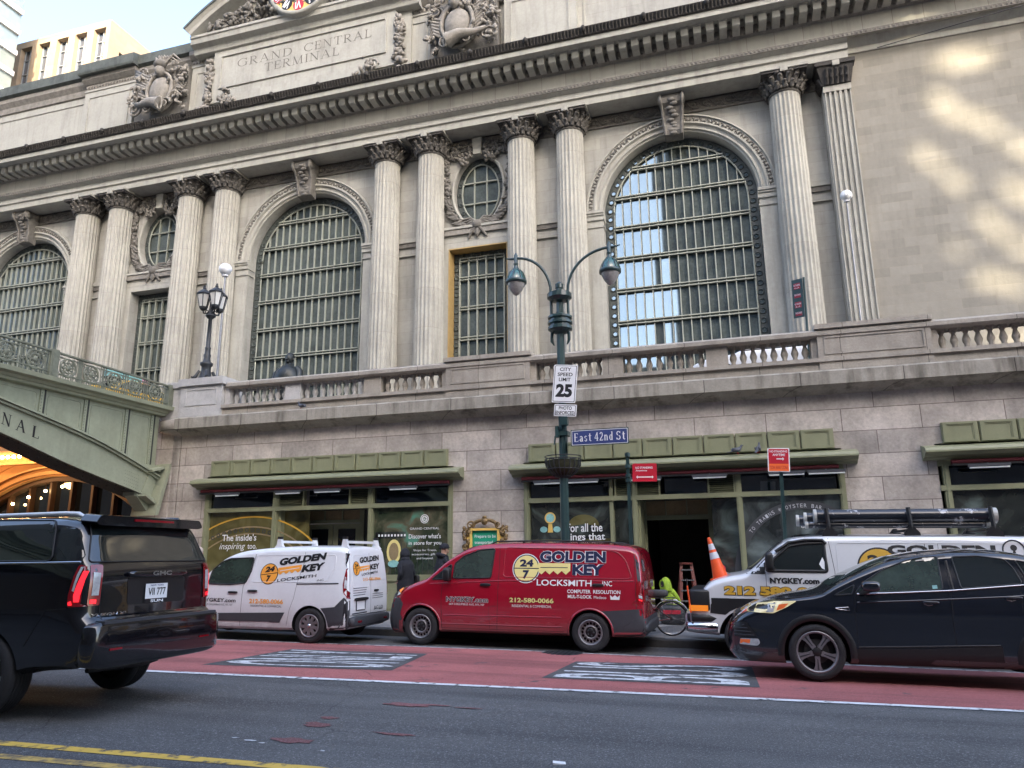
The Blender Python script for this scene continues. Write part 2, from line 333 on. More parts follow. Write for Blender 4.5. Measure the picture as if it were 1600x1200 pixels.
# serif letters, drawn as thick and thin strokes
def _st(G, a, b, w):
    dx, dz = b[0]-a[0], b[1]-a[1]; l = hypot(dx, dz) or 1; nx, nz = -dz/l*w/2, dx/l*w/2
    o = len(G[0]); G[0] += [(a[0]+nx, a[1]+nz), (a[0]-nx, a[1]-nz), (b[0]-nx, b[1]-nz), (b[0]+nx, b[1]+nz)]; G[1].append((o, o+1, o+2, o+3))
def _arc(G, cx, cz, rx, rz, a0, a1, k, t, n=14):
    o = len(G[0])
    for i in range(n+1):
        a = radians(a0+(a1-a0)*i/n); w = t+(k-t)*abs(cos(a))
        G[0] += [(cx+rx*cos(a), cz+rz*sin(a)), (cx+(rx-w)*cos(a), cz+(rz-w*.8-.01)*sin(a))]
        if i: G[1].append((o+2*i-2, o+2*i-1, o+2*i+1, o+2*i))
def serif_text(s, x0, x1, z0, z1, bold=.13, space=.18):
    K = bold; t = bold*.42; G = [[], []]; x = 0
    def sf(cx, z, w=.3): _st(G, (cx-w/2, z+(.02 if z < .5 else -.02)), (cx+w/2, z+(.02 if z < .5 else -.02)), .04)
    for ch in s:
        if ch == ' ': x += .42; continue
        n0 = len(G[0]); 
        if ch in 'I': _st(G, (.12, 0), (.12, 1), K); sf(.12, 0); sf(.12, 1); w = .26
        elif ch == 'L': _st(G, (.12, 0), (.12, 1), K); sf(.12, 1); _st(G, (0, .025), (.56, .025), .05); _st(G, (.54, 0), (.56, .25), .05); w = .58
        elif ch == 'T': _st(G, (.36, 0), (.36, 1), K); sf(.36, 0); _st(G, (0, .975), (.72, .975), .05); _st(G, (.02, 1), (.0, .76), .05); _st(G, (.7, 1), (.72, .76), .05); w = .74
        elif ch == 'E': _st(G, (.12, 0), (.12, 1), K); [_st(G, (0, z), (wd, z), .05) for z, wd in ((.025, .58), (.975, .54), (.52, .44))]; _st(G, (.56, 0), (.6, .22), .05); _st(G, (.54, 1), (.54, .8), .05); _st(G, (.44, .42), (.44, .62), .04); w = .62
        elif ch == 'N': _st(G, (.1, 0), (.1, 1), t); _st(G, (.08, 1), (.7, 0), K); _st(G, (.7, 0), (.7, 1), t); sf(.1, 0); sf(.06, 1, .22); sf(.7, 1); w = .84
        elif ch == 'M': _st(G, (.1, 0), (.14, 1), t); _st(G, (.13, 1), (.46, 0), K); _st(G, (.46, 0), (.8, 1), t); _st(G, (.8, 1), (.84, 0), K); sf(.1, 0); sf(.85, 0); sf(.12, 1, .2); sf(.84, 1, .2); w = 1.
        elif ch == 'A': _st(G, (.08, 0), (.4, 1), t); _st(G, (.38, 1), (.74, 0), K); _st(G, (.2, .36), (.6, .36), t); sf(.08, 0, .24); sf(.74, 0); w = .86
        elif ch == 'D': _st(G, (.12, 0), (.12, 1), K); _arc(G, .3, .5, .5, .5, -90, 90, K, t); _st(G, (0, .025), (.3, .025), .05); _st(G, (0, .975), (.3, .975), .05); w = .84
        elif ch in 'RP': _st(G, (.12, 0), (.12, 1), K); _arc(G, .3, .74, .3, .26, -90, 90, K, t); _st(G, (0, .975), (.3, .975), .05); _st(G, (.12, .5), (.32, .5), .045); _st(G, (.3, .5), (.66, 0), K); sf(.12, 0); sf(.68, 0, .16); w = .74
        elif ch == 'C': _arc(G, .48, .5, .48, .5, 45, 315, K, t, 20); _st(G, (.82, .98), (.82, .7), .05); w = .86
        elif ch == 'G': _arc(G, .48, .5, .48, .5, 45, 320, K, t, 20); _st(G, (.82, .98), (.82, .7), .05); _st(G, (.8, .08), (.8, .45), K); sf(.8, .45, .26); w = .94
        elif ch == 'S': _arc(G, .3, .74, .27, .26, 20, 250, K*.8, K*.6); _arc(G, .3, .26, .29, .27, -170, 80, K*.8, K*.6); _st(G, (.54, .98), (.54, .74), .05); _st(G, (.03, .02), (.03, .26), .05); w = .62
        elif ch == 'a': _arc(G, .24, .46, .22, .2, 0, 160, K, t); _st(G, (.42, .0), (.42, .48), K); _arc(G, .24, .18, .22, .2, 0, 360, K, t); sf(.46, 0, .16); w = .54
        elif ch == 's': _arc(G, .22, .49, .19, .17, 20, 250, K*.7, K*.5); _arc(G, .22, .17, .2, .18, -170, 80, K*.7, K*.5); w = .46
        elif ch == 't': _st(G, (.2, .08), (.2, .9), K); _st(G, (0, .64), (.42, .64), .06); _arc(G, .32, .16, .17, .17, 180, 310, K*.8, t); w = .46
        elif ch == 'n': _st(G, (.12, 0), (.12, .64), K); sf(.12, 0, .26); _st(G, (0, .62), (.14, .62), .05); _arc(G, .32, .42, .22, .24, 0, 150, K, t); _st(G, (.48, 0), (.48, .44), K); sf(.48, 0, .26); w = .64
        elif ch == 'd': _st(G, (.46, 0), (.46, 1), K); _arc(G, .26, .32, .25, .33, 0, 360, K, t, 18); sf(.5, 0, .18); sf(.4, 1, .2); w = .6
        elif ch == '4': _st(G, (.42, 0), (.42, 1), K); _st(G, (0, .3), (.6, .3), .08); _st(G, (.02, .32), (.42, .98), t*1.3); sf(.42, 0, .3); w = .62
        elif ch == '2': _arc(G, .28, .72, .26, .28, -20, 170, K, t); _st(G, (.5, .62), (.06, .08), t*2); _st(G, (.02, .05), (.54, .05), .1); _st(G, (.53, 0), (.56, .22), .05); w = .58
        else: w = .4
        for i in range(n0, len(G[0])): G[0][i] = (G[0][i][0]+x, G[0][i][1])
        x += w+space
    Mx = max(v[0] for v in G[0]); mn = min(v[0] for v in G[0])
    return [(x0+(v[0]-mn)/(Mx-mn)*(x1-x0), z0+v[1]*(z1-z0)) for v in G[0]], G[1]
def flat2(mb, vf, y, m, T=None):
    vs, fs = vf; mb.add([(v[0], y, v[1]) for v in vs], fs, m, False, T)
def rounded(q, r, n=4):
    out = []
    for i in range(len(q)):
        a, p, c = Vector(q[i-1]), Vector(q[i]), Vector(q[(i+1) % len(q)]); d1 = a-p; d2 = c-p; rr = min(r, d1.length*.45, d2.length*.45)
        d1.normalize(); d2.normalize(); s_, e_ = p+d1*rr, p+d2*rr
        for k in range(n+1): t = k/n; v = s_*(1-t)**2+p*2*t*(1-t)+e_*t*t; out.append((v.x, v.y))
    return out
# ---------------------------------------------------------------- road and pavement
def gz(x, y):
    s = min(max((y-5)/8, 0), 1)*.016; xx = min(max(x, -60), 40)
    if y <= 15.6: return -s*xx-.028*min(max(y-8, 0), 7.3)
    return -s*xx-.204+.15+.012*(y-15.6)
def asph(name, base, speck, red=0, crack=True):
    m = bpy.data.materials.new(name); m.use_nodes = True; nt = m.node_tree; N = nt.nodes; L = nt.links; b = N['Principled BSDF']
    tc = N.new('ShaderNodeTexCoord'); co = tc.outputs['Object']
    def noise(s, d=4, r=.6):
        n = N.new('ShaderNodeTexNoise'); n.inputs['Scale'].default_value = s; n.inputs['Detail'].default_value = d; n.inputs['Roughness'].default_value = r; L.new(co, n.inputs['Vector']); return n.outputs['Fac']
    def mr(x, a, c, d=0., e=1.):
        r = N.new('ShaderNodeMapRange'); r.inputs[1].default_value = a; r.inputs[2].default_value = c; r.inputs[3].default_value = d; r.inputs[4].default_value = e; L.new(x, r.inputs[0]); return r.outputs[0]
    def mix(f, a, c, blend='MIX'):
        x = N.new('ShaderNodeMix'); x.data_type = 'RGBA'; x.blend_type = blend; L.new(f, x.inputs['Factor'])
        for k, q in ((6, a), (7, c)):
            if isinstance(q, tuple): x.inputs[k].default_value = (*q, 1)
            else: L.new(q, x.inputs[k])
        return x.outputs[2]
    c = mix(mr(noise(.45, 6), .35, .68), tuple(v*.8 for v in base), tuple(v*1.25 for v in base))
    mp = N.new('ShaderNodeMapping'); mp.inputs['Scale'].default_value = (.12, 1.6, 1); L.new(co, mp.inputs[0])
    n2 = N.new('ShaderNodeTexNoise'); n2.inputs['Scale'].default_value = 1.1; n2.inputs['Detail'].default_value = 5; L.new(mp.outputs[0], n2.inputs['Vector'])
    c = mix(mr(n2.outputs['Fac'], .42, .66), c, (.55, .56, .58), 'MULTIPLY')
    c = mix(mr(noise(48, 4, .8), .53, .68), c, speck); c = mix(mr(noise(30, 5, .8), .36, .5, .6, 0), c, tuple(v*.45 for v in base))
    c = mix(mr(noise(120, 2, .6), .32, .5, 1, 0), c, tuple(v*.35 for v in base))
    if crack:
        v = N.new('ShaderNodeTexVoronoi'); v.feature = 'DISTANCE_TO_EDGE'; v.inputs['Scale'].default_value = .45
        md = N.new('ShaderNodeMix'); md.data_type = 'VECTOR'; md.inputs['Factor'].default_value = .16; nn = N.new('ShaderNodeTexNoise'); nn.inputs['Scale'].default_value = 2.2; nn.inputs['Detail'].default_value = 8; L.new(co, nn.inputs['Vector'])
        L.new(co, md.inputs[4]); L.new(nn.outputs['Color'], md.inputs[5]); L.new(md.outputs[1], v.inputs['Vector'])
        gate = mr(noise(.3, 2), .5, .56)
        mm = N.new('ShaderNodeMath'); mm.operation = 'MULTIPLY'; L.new(mr(v.outputs['Distance'], 0, .005, .5, 0), mm.inputs[0]); L.new(gate, mm.inputs[1])
        c = mix(mm.outputs[0], c, (.012, .012, .014))
    if red:
        c = mix(mr(noise(1.3, 8, .75), .60, .68), c, (.07, .068, .07))
        c = mix(mr(noise(6, 6, .8), .60, .74, 0, .7), c, (.09, .06, .062))
    L.new(c, b.inputs['Base Color']); b.inputs['Roughness'].default_value = .82; b.inputs['Specular IOR Level'].default_value = .35
    bp = N.new('ShaderNodeBump'); bp.inputs['Strength'].default_value = .5; bp.inputs['Distance'].default_value = .006; L.new(noise(90, 3), bp.inputs['Height']); L.new(bp.outputs[0], b.inputs['Normal'])
    return m
M['asph'] = asph('asphalt', (.108, .109, .108), (.33, .33, .33))
M['redlane'] = asph('red_lane_paint', (.43, .14, .13), (.48, .22, .21), 1)
M['patch'] = asph('dark_patch', (.10, .10, .10), (.17, .155, .16), 0, False)
def paint(name, col, wear, back=(.06, .063, .068)):
    return mat(name, col, .7, var=.15, vs=3, dirt=(7, wear, back))
M['wpaint'] = paint('white_road_paint', (.72, .74, .75), .05); M['wworn'] = paint('worn_white_road_paint', (.66, .68, .69), .26, (.07, .075, .08)); M['ypaint'] = paint('yellow_road_paint', (.70, .46, .08), .12)
M['yworn'] = paint('worn_yellow_road_paint', (.6, .4, .1), .5); M['rworn'] = asph('red_scuff', (.20, .085, .085), (.33, .25, .25), 0, False)
def sheet(name, x0, x1, ylo, yhi, m, dz, kind='structure', nx=60, ny=4):
    """strip following the ground; ylo / yhi are functions of x"""
    b = MB(); fl = ylo if callable(ylo) else (lambda x: ylo); fh = yhi if callable(yhi) else (lambda x: yhi)
    vs = []; fs = []
    for i in range(nx+1):
        x = x0+(x1-x0)*i/nx
        for j in range(ny+1):
            y = fl(x)+(fh(x)-fl(x))*j/ny; vs.append((x, y, gz(x, min(y, 15.6))+dz))
    for i in range(nx):
        for j in range(ny):
            a = i*(ny+1)+j; fs.append((a, a+ny+1, a+ny+2, a+1))
    b.add(vs, fs, m); o = b.build(name); o['kind'] = kind; return o
sheet('road', -160, 120, -4.5, 15.7, M['asph'], 0, nx=140, ny=40)
lane = lambda x: 9.67+.0435*max(min(x, 12), -30)
_pk = pchip([(-40, 12.9), (-20, 13.0), (-10.2, 13.26), (-3.5, 13.84), (3.74, 13.91), (30, 14.0)])
sheet('bus_lane_surface', -45, 40, lane, _pk, M['redlane'], .004, nx=90, ny=24)
mk = lambda n, *a, **k: sheet(n, *a, **k)
sheet('white_lane_line', -45, 40, lambda x: lane(x)-.07, lambda x: lane(x)+.07, M['wpaint'], .008, nx=90, ny=2)
sheet('thin_parking_line', -45, 40, lambda x: _pk(x)-.03, lambda x: _pk(x)+.05, M['wworn'], .008, nx=90, ny=1)
sheet('yellow_centre_line', -45, 40, 5.50, 5.63, M['ypaint'], .004, ny=1); sheet('worn_yellow_centre_line', -45, 40, 5.17, 5.29, M['yworn'], .004, ny=1)
def quadpt(q, u, v):
    a, b, c, d = q; x = (a[0]*(1-u)+b[0]*u)*(1-v)+(d[0]*(1-u)+c[0]*u)*v; y = (a[1]*(1-u)+b[1]*u)*(1-v)+(d[1]*(1-u)+c[1]*u)*v; return x, y
def lane_word(word, q, nm):
    b = MB(); n = 14; vs = []
    for i in range(n+1):
        for j in range(n+1):
            x, y = quadpt(q, i/n, j/n); vs.append((x, y, gz(x, y)+.0075))
    b.add(vs, [(i*(n+1)+j, (i+1)*(n+1)+j, (i+1)*(n+1)+j+1, i*(n+1)+j+1) for i in range(n) for j in range(n)], M['patch'])
    o = b.build(nm+'_patch'); o['kind'] = 'structure'
    b = MB(); vf = fit_text(word, .06, .95, .03, .97, bold=.004)     # letters run along +y, their tops towards -x
    vs = []
    for s_, t_ in vf[0]:
        x, y = quadpt(q, 1-t_, s_); vs.append((x, y, gz(x, y)+.012))
    b.add(vs, vf[1], M['wworn']); o = b.build(nm+'_lettering'); o['kind'] = 'structure'
lane_word('ONLY', [(-8.05, 10.11), (-5.05, 10.49), (-5.4, 12.63), (-7.95, 12.37)], 'lane_word')
lane_word('BUS', [(-2.8, 10.51), (.06, 10.63), (-.03, 12.93), (-2.76, 12.56)], 'lane_word')
rs = random.Random(3)
def blot(name, cx, cy, rx, ry, m, n=16, jag=.5):
    b = MB(); k = 3; vs = [(cx, cy, gz(cx, cy)+.006)]
    for i in range(n):
        a = 2*pi*i/n; r = 1-jag*rs.random(); x = cx+rx*r*cos(a); y = cy+ry*r*sin(a); vs.append((x, y, gz(x, y)+.006))
    b.add(vs, [(0, 1+i, 1+(i+1) % n) for i in range(n)], m); return b.build(name)
for (x, y, rx, ry) in ((-3.67, 8.0, .32, .12), (-3.35, 8.07, .3, .05), (-4.1, 6.9, .2, .12), (-3.2, 6.75, .3, .06), (-4.15, 7.2, .12, .07), (-3.95, 6.3, .3, .1), (-2.95, 8.02, .25, .03)):
    o = blot('red_paint_scuff', x, y, rx, ry, M['rworn']); o['kind'] = 'structure'
for (x, y, rx, ry, nm) in ((-4.55, 6.25, .05, .02, 0), (-4.35, 6.2, .09, .025, 0), (-4.2, 6.15, .04, .02, 0), (-3.55, 6.05, .05, .02, 0)):
    o = blot('chalky_road_stain', x, y, rx, ry, M['wworn']); o['kind'] = 'structure'
t = MB(); t.box(-.05, .05, -.025, .025, 0, .012, M['signw'])
o = t.build('paper_scrap'); o.location = (-1.52, 6.2, .004); o.rotation_euler = (.1, .1, .3); tag(o, 'small crumpled white paper scrap lying on the grey asphalt', 'litter')
# manhole between the red van and the red lane
b = MB(); b.lathe([(.0, .004), (.36, .004), (.38, .0)], (0, 0, 0), 32, M['iron'], caps=False)
for i in range(-3, 4):
    for j in range(-3, 4):
        if hypot(i, j) < 3.3: b.box(i*.095-.03, i*.095+.03, j*.095-.03, j*.095+.03, .004, .009, M['iron'])
o = b.build('manhole_cover'); o.location = (-3.28, 13.72, gz(-3.28, 13.72)+.008); tag(o, 'round dark iron manhole cover at the edge of the red lane beside the red van', 'manhole cover')
# kerb and pavement
b = MB(); vs = []; fs = []; nx = 140
for i in range(nx+1):
    x = -160+280*i/nx; z = gz(x, 15.6)
    vs += [(x, 15.6, z-.1), (x, 15.6, z+.135), (x, 15.63, z+.15), (x, 15.82, z+.152), (x, 15.82, z+.02)]
for i in range(nx): fs += [(i*5+k, (i+1)*5+k, (i+1)*5+k+1, i*5+k+1) for k in range(4)]
b.add(vs, fs, M['kerb']); o = b.build('kerb'); o['kind'] = 'structure'
b = MB(); vs = []; fs = []
for i in range(nx+1):
    x = -160+280*i/nx
    for y in (15.82, 17.5, 19.6, 24, 36): vs.append((x, y, gz(x, y)+.004))
for i in range(nx): fs += [(i*5+k, (i+1)*5+k, (i+1)*5+k+1, i*5+k+1) for k in range(4)]
b.add(vs, fs, M['concrete']); o = b.build('pavement'); o['kind'] = 'structure'
b = MB(); b.add([(-160, -4.5, .13), (120, -4.5, .13), (120, -9, .16), (-160, -9, .16)], [(0, 1, 2, 3)], M['concrete']); b.add([(-160, -4.5, -.2), (120, -4.5, -.2), (120, -4.5, .13), (-160, -4.5, .13)], [(0, 1, 2, 3)], M['kerb'])
o = b.build('near_pavement'); o['kind'] = 'structure'
b = MB(); b.add([(-1500, -1500, -6), (1500, -1500, -6), (1500, 1500, -6), (-1500, 1500, -6)], [(0, 1, 2, 3)], M['asph']); o = b.build('ground'); o['kind'] = 'structure'
# ---------------------------------------------------------------- terminal building (upper front)
YW = 34.0; ZT = 6.2
TB = thing('terminal_building', 'grand pale limestone station front with fluted columns and tall arched windows above the balustrade', 'building', (-20, 36, ZT), world=True)
def P(mb, name, m=None, parent=TB, label=None): return mb.build(name, m, parent, label)
BAYS = [-1.8, -22.3, -42.9, -63.4]
def arch_poly(c, hw, zb, zs, n=40): return [(c-hw, zb), (c+hw, zb)]+circ(c, zs, hw, n=n, a0=0, a1=pi, ends=True)
SM = [(BAYS[i]+BAYS[i+1])/2 for i in range(3)]
# front wall with the openings
x0w, x1w = -75, 5.0
holes = [arch_poly(c, 3.68, ZT-.0, 18.2) for c in BAYS]
holes += [[(c-1.62, ZT+.2), (c+1.62, ZT+.2), (c+1.62, 17.3), (c-1.62, 17.3)] for c in SM]+[circ(c, 20.5, 1.38, 2.0, 32) for c in SM]
b = MB(); b.plate([(x0w, ZT-.5), (x1w, ZT-.5), (x1w, 23.55), (x0w, 23.55)], holes, YW, YW+.9, M['lime'])
P(b, 'front_wall')
# arched windows
def rings(b, pts, r, y, mr, mg):
    for x, z in pts:
        b.tube([(x+r*cos(a), y, z+r*sin(a)) for a in [2*pi*k/8 for k in range(8)]], .035, 4, mr, closed=True)
        b.add([(x+r*cos(2*pi*k/8), y+.012, z+r*sin(2*pi*k/8)) for k in range(8)], [tuple(range(8))], mg)
def arched_window(c):
    zs, hw, hi, yg = 18.2, 3.60, 3.22, YW+.62
    b = MB(); q = random.Random(int(c*7)); zr_ = [ZT]+[7.65, 9.27, 10.9, 12.52, 14.16, 15.8, 17.43, 19.05, 20.55]+[zs+hw]; xr_ = [c-hw]+[c-hi+2*hi*i/15 for i in range(1, 15)]+[c+hw]
    for z_0, z_1 in zip(zr_, zr_[1:]):
        for x_0, x_1 in zip(xr_, xr_[1:]):
            ta, tb = q.gauss(0, .006), q.gauss(0, .008); b.add([(x, yg+.02+ta*(x-x_0)+tb*(z-z_0), z) for x, z in ((x_0, z_0), (x_1, z_0), (x_1, z_1), (x_0, z_1))], [(0, 1, 2, 3)], M['glass'])
    b.box(c-hw, c+hw, yg+.1, yg+.12, ZT, zs+hw, M['dk'])
    wdo = P(b, 'arched_window')
    b = MB(); b.plate(arch_poly(c, hw+.06, ZT, zs), [arch_poly(c, hi, ZT+.01, zs)], yg-.07, yg-.02, M['wdark'])
    rp = []
    z = ZT+.3
    while z < zs-.1: rp += [(c-3.41, z), (c+3.41, z)]; z += .46
    na = 22
    rp += [(c+3.41*cos(pi*(i+.5)/na), zs+3.41*sin(pi*(i+.5)/na)) for i in range(na)]
    rings(b, rp, .13, yg-.085, M['wdark'], M['glass']); P(b, 'window_border', parent=wdo)
    b = MB(); f = M['wframe']
    b.tube([(x, yg-.1, z) for x, z in [(c-hi, ZT)]+[(c-hi, zs)]+circ(c, zs, hi, n=40, a0=pi, a1=0, ends=True)+[(c+hi, ZT)]], .045, 5, f)
    P(b, 'window_frame', parent=wdo)
    b = MB(); nm = 15
    for i in range(1, nm):
        x = c-hi+2*hi*i/nm; zt = zs+sqrt(max(hi*hi-(x-c)**2, 0))
        b.box(x-.024, x+.024, yg-.14, yg-.02, ZT, zt, f)
    for zt in [20.55-1.0*0, 19.05, 17.43, 15.8, 14.16, 12.52, 10.9, 9.27, 7.65]:
        if zt > zs: hh = sqrt(max(hi*hi-(zt-zs)**2, 0))
        else: hh = hi
        b.box(c-hh, c+hh, yg-.2, yg-.06, zt+.05, zt+.1, f); b.box(c-hh, c+hh, yg-.2, yg-.06, zt-.1, zt-.05, f); b.box(c-hh, c+hh, yg-.12, yg-.02, zt-.05, zt+.05, M['wdark'])
    P(b, 'glazing_bars', parent=wdo)
    # archivolt: stepped mouldings with a carved outer band
    b = MB(); n = 56
    prof = [(4.52, YW-.02), (4.52, YW-.24), (4.44, YW-.26), (4.42, YW-.17), (4.14, YW-.17), (4.12, YW-.24), (4.06, YW-.24), (4.0, YW-.12), (3.9, YW-.10), (3.86, YW-.16), (3.8, YW-.16), (3.76, YW-.06), (3.69, YW-.05), (3.66, YW+.3)]
    vs = []
    for i in range(n+1):
        a = pi*i/n
        vs += [(c+r*cos(a), y, zs+r*sin(a)) for r, y in prof]
    k = len(prof)
    b.add(vs, [(i*k+j, (i+1)*k+j, (i+1)*k+j+1, i*k+j+1) for i in range(n) for j in range(k-1)], M['limep'])
    av = P(b, 'archivolt')
    b = MB()
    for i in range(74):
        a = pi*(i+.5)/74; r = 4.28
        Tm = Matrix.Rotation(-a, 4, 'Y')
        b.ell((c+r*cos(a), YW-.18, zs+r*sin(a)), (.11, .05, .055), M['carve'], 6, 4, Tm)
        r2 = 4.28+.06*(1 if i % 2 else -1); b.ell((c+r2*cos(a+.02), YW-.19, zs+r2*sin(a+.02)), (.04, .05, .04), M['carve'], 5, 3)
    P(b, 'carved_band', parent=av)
    # imposts and jamb piers
    for sgn in (-1, 1):
        b = MB(); xa, xb = sorted((c+sgn*3.66, c+sgn*4.48))
        b.box(xa, xb, YW-.14, YW+.02, ZT, 17.35, M['limep']); b.box(xa+.17, xb-.17, YW-.17, YW-.13, ZT+1, 16.9, M['limep'])
        for zz0, zz1, d in ((17.35, 17.42, .2), (17.72, 17.95, .24), (17.95, 18.06, .3), (18.06, 18.2, .36)): b.box(xa-.04*(sgn > 0), xb+.04*(sgn < 0), YW-d, YW+.4, zz0, zz1, M['limep'])
        b.box(xa, xb, YW-.16, YW+.02, 17.42, 17.72, M['limep'])
        P(b, 'impost_pier')
    # scrolled keystone
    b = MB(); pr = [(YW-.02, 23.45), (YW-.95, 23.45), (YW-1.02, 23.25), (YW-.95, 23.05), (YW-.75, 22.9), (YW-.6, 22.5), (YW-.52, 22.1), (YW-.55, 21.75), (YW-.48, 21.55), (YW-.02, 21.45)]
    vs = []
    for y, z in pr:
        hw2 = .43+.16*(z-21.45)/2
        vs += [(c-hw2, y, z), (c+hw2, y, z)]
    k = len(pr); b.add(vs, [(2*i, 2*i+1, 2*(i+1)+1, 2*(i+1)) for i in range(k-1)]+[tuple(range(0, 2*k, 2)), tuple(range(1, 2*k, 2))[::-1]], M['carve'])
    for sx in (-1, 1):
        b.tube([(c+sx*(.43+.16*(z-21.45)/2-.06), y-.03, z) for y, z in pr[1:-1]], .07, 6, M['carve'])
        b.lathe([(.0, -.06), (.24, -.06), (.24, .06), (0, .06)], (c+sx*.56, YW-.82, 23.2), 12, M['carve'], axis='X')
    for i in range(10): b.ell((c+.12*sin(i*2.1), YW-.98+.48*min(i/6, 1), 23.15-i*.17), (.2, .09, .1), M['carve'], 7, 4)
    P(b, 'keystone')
    return wdo
for c in BAYS[:3]: arched_window(c)
# carved rinceau frieze below the architrave
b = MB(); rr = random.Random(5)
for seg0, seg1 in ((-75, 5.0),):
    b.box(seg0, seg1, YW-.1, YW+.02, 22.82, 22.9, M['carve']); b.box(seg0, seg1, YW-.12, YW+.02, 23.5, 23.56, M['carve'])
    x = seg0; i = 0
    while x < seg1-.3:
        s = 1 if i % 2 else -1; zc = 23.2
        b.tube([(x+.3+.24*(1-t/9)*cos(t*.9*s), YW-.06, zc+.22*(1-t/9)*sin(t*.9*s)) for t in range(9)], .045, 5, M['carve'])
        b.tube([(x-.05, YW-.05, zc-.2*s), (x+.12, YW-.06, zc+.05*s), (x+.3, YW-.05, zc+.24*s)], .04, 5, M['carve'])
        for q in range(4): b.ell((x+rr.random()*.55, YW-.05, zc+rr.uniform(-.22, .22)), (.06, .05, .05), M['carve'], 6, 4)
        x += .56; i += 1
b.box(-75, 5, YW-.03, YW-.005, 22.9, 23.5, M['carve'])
P(b, 'rinceau_frieze')
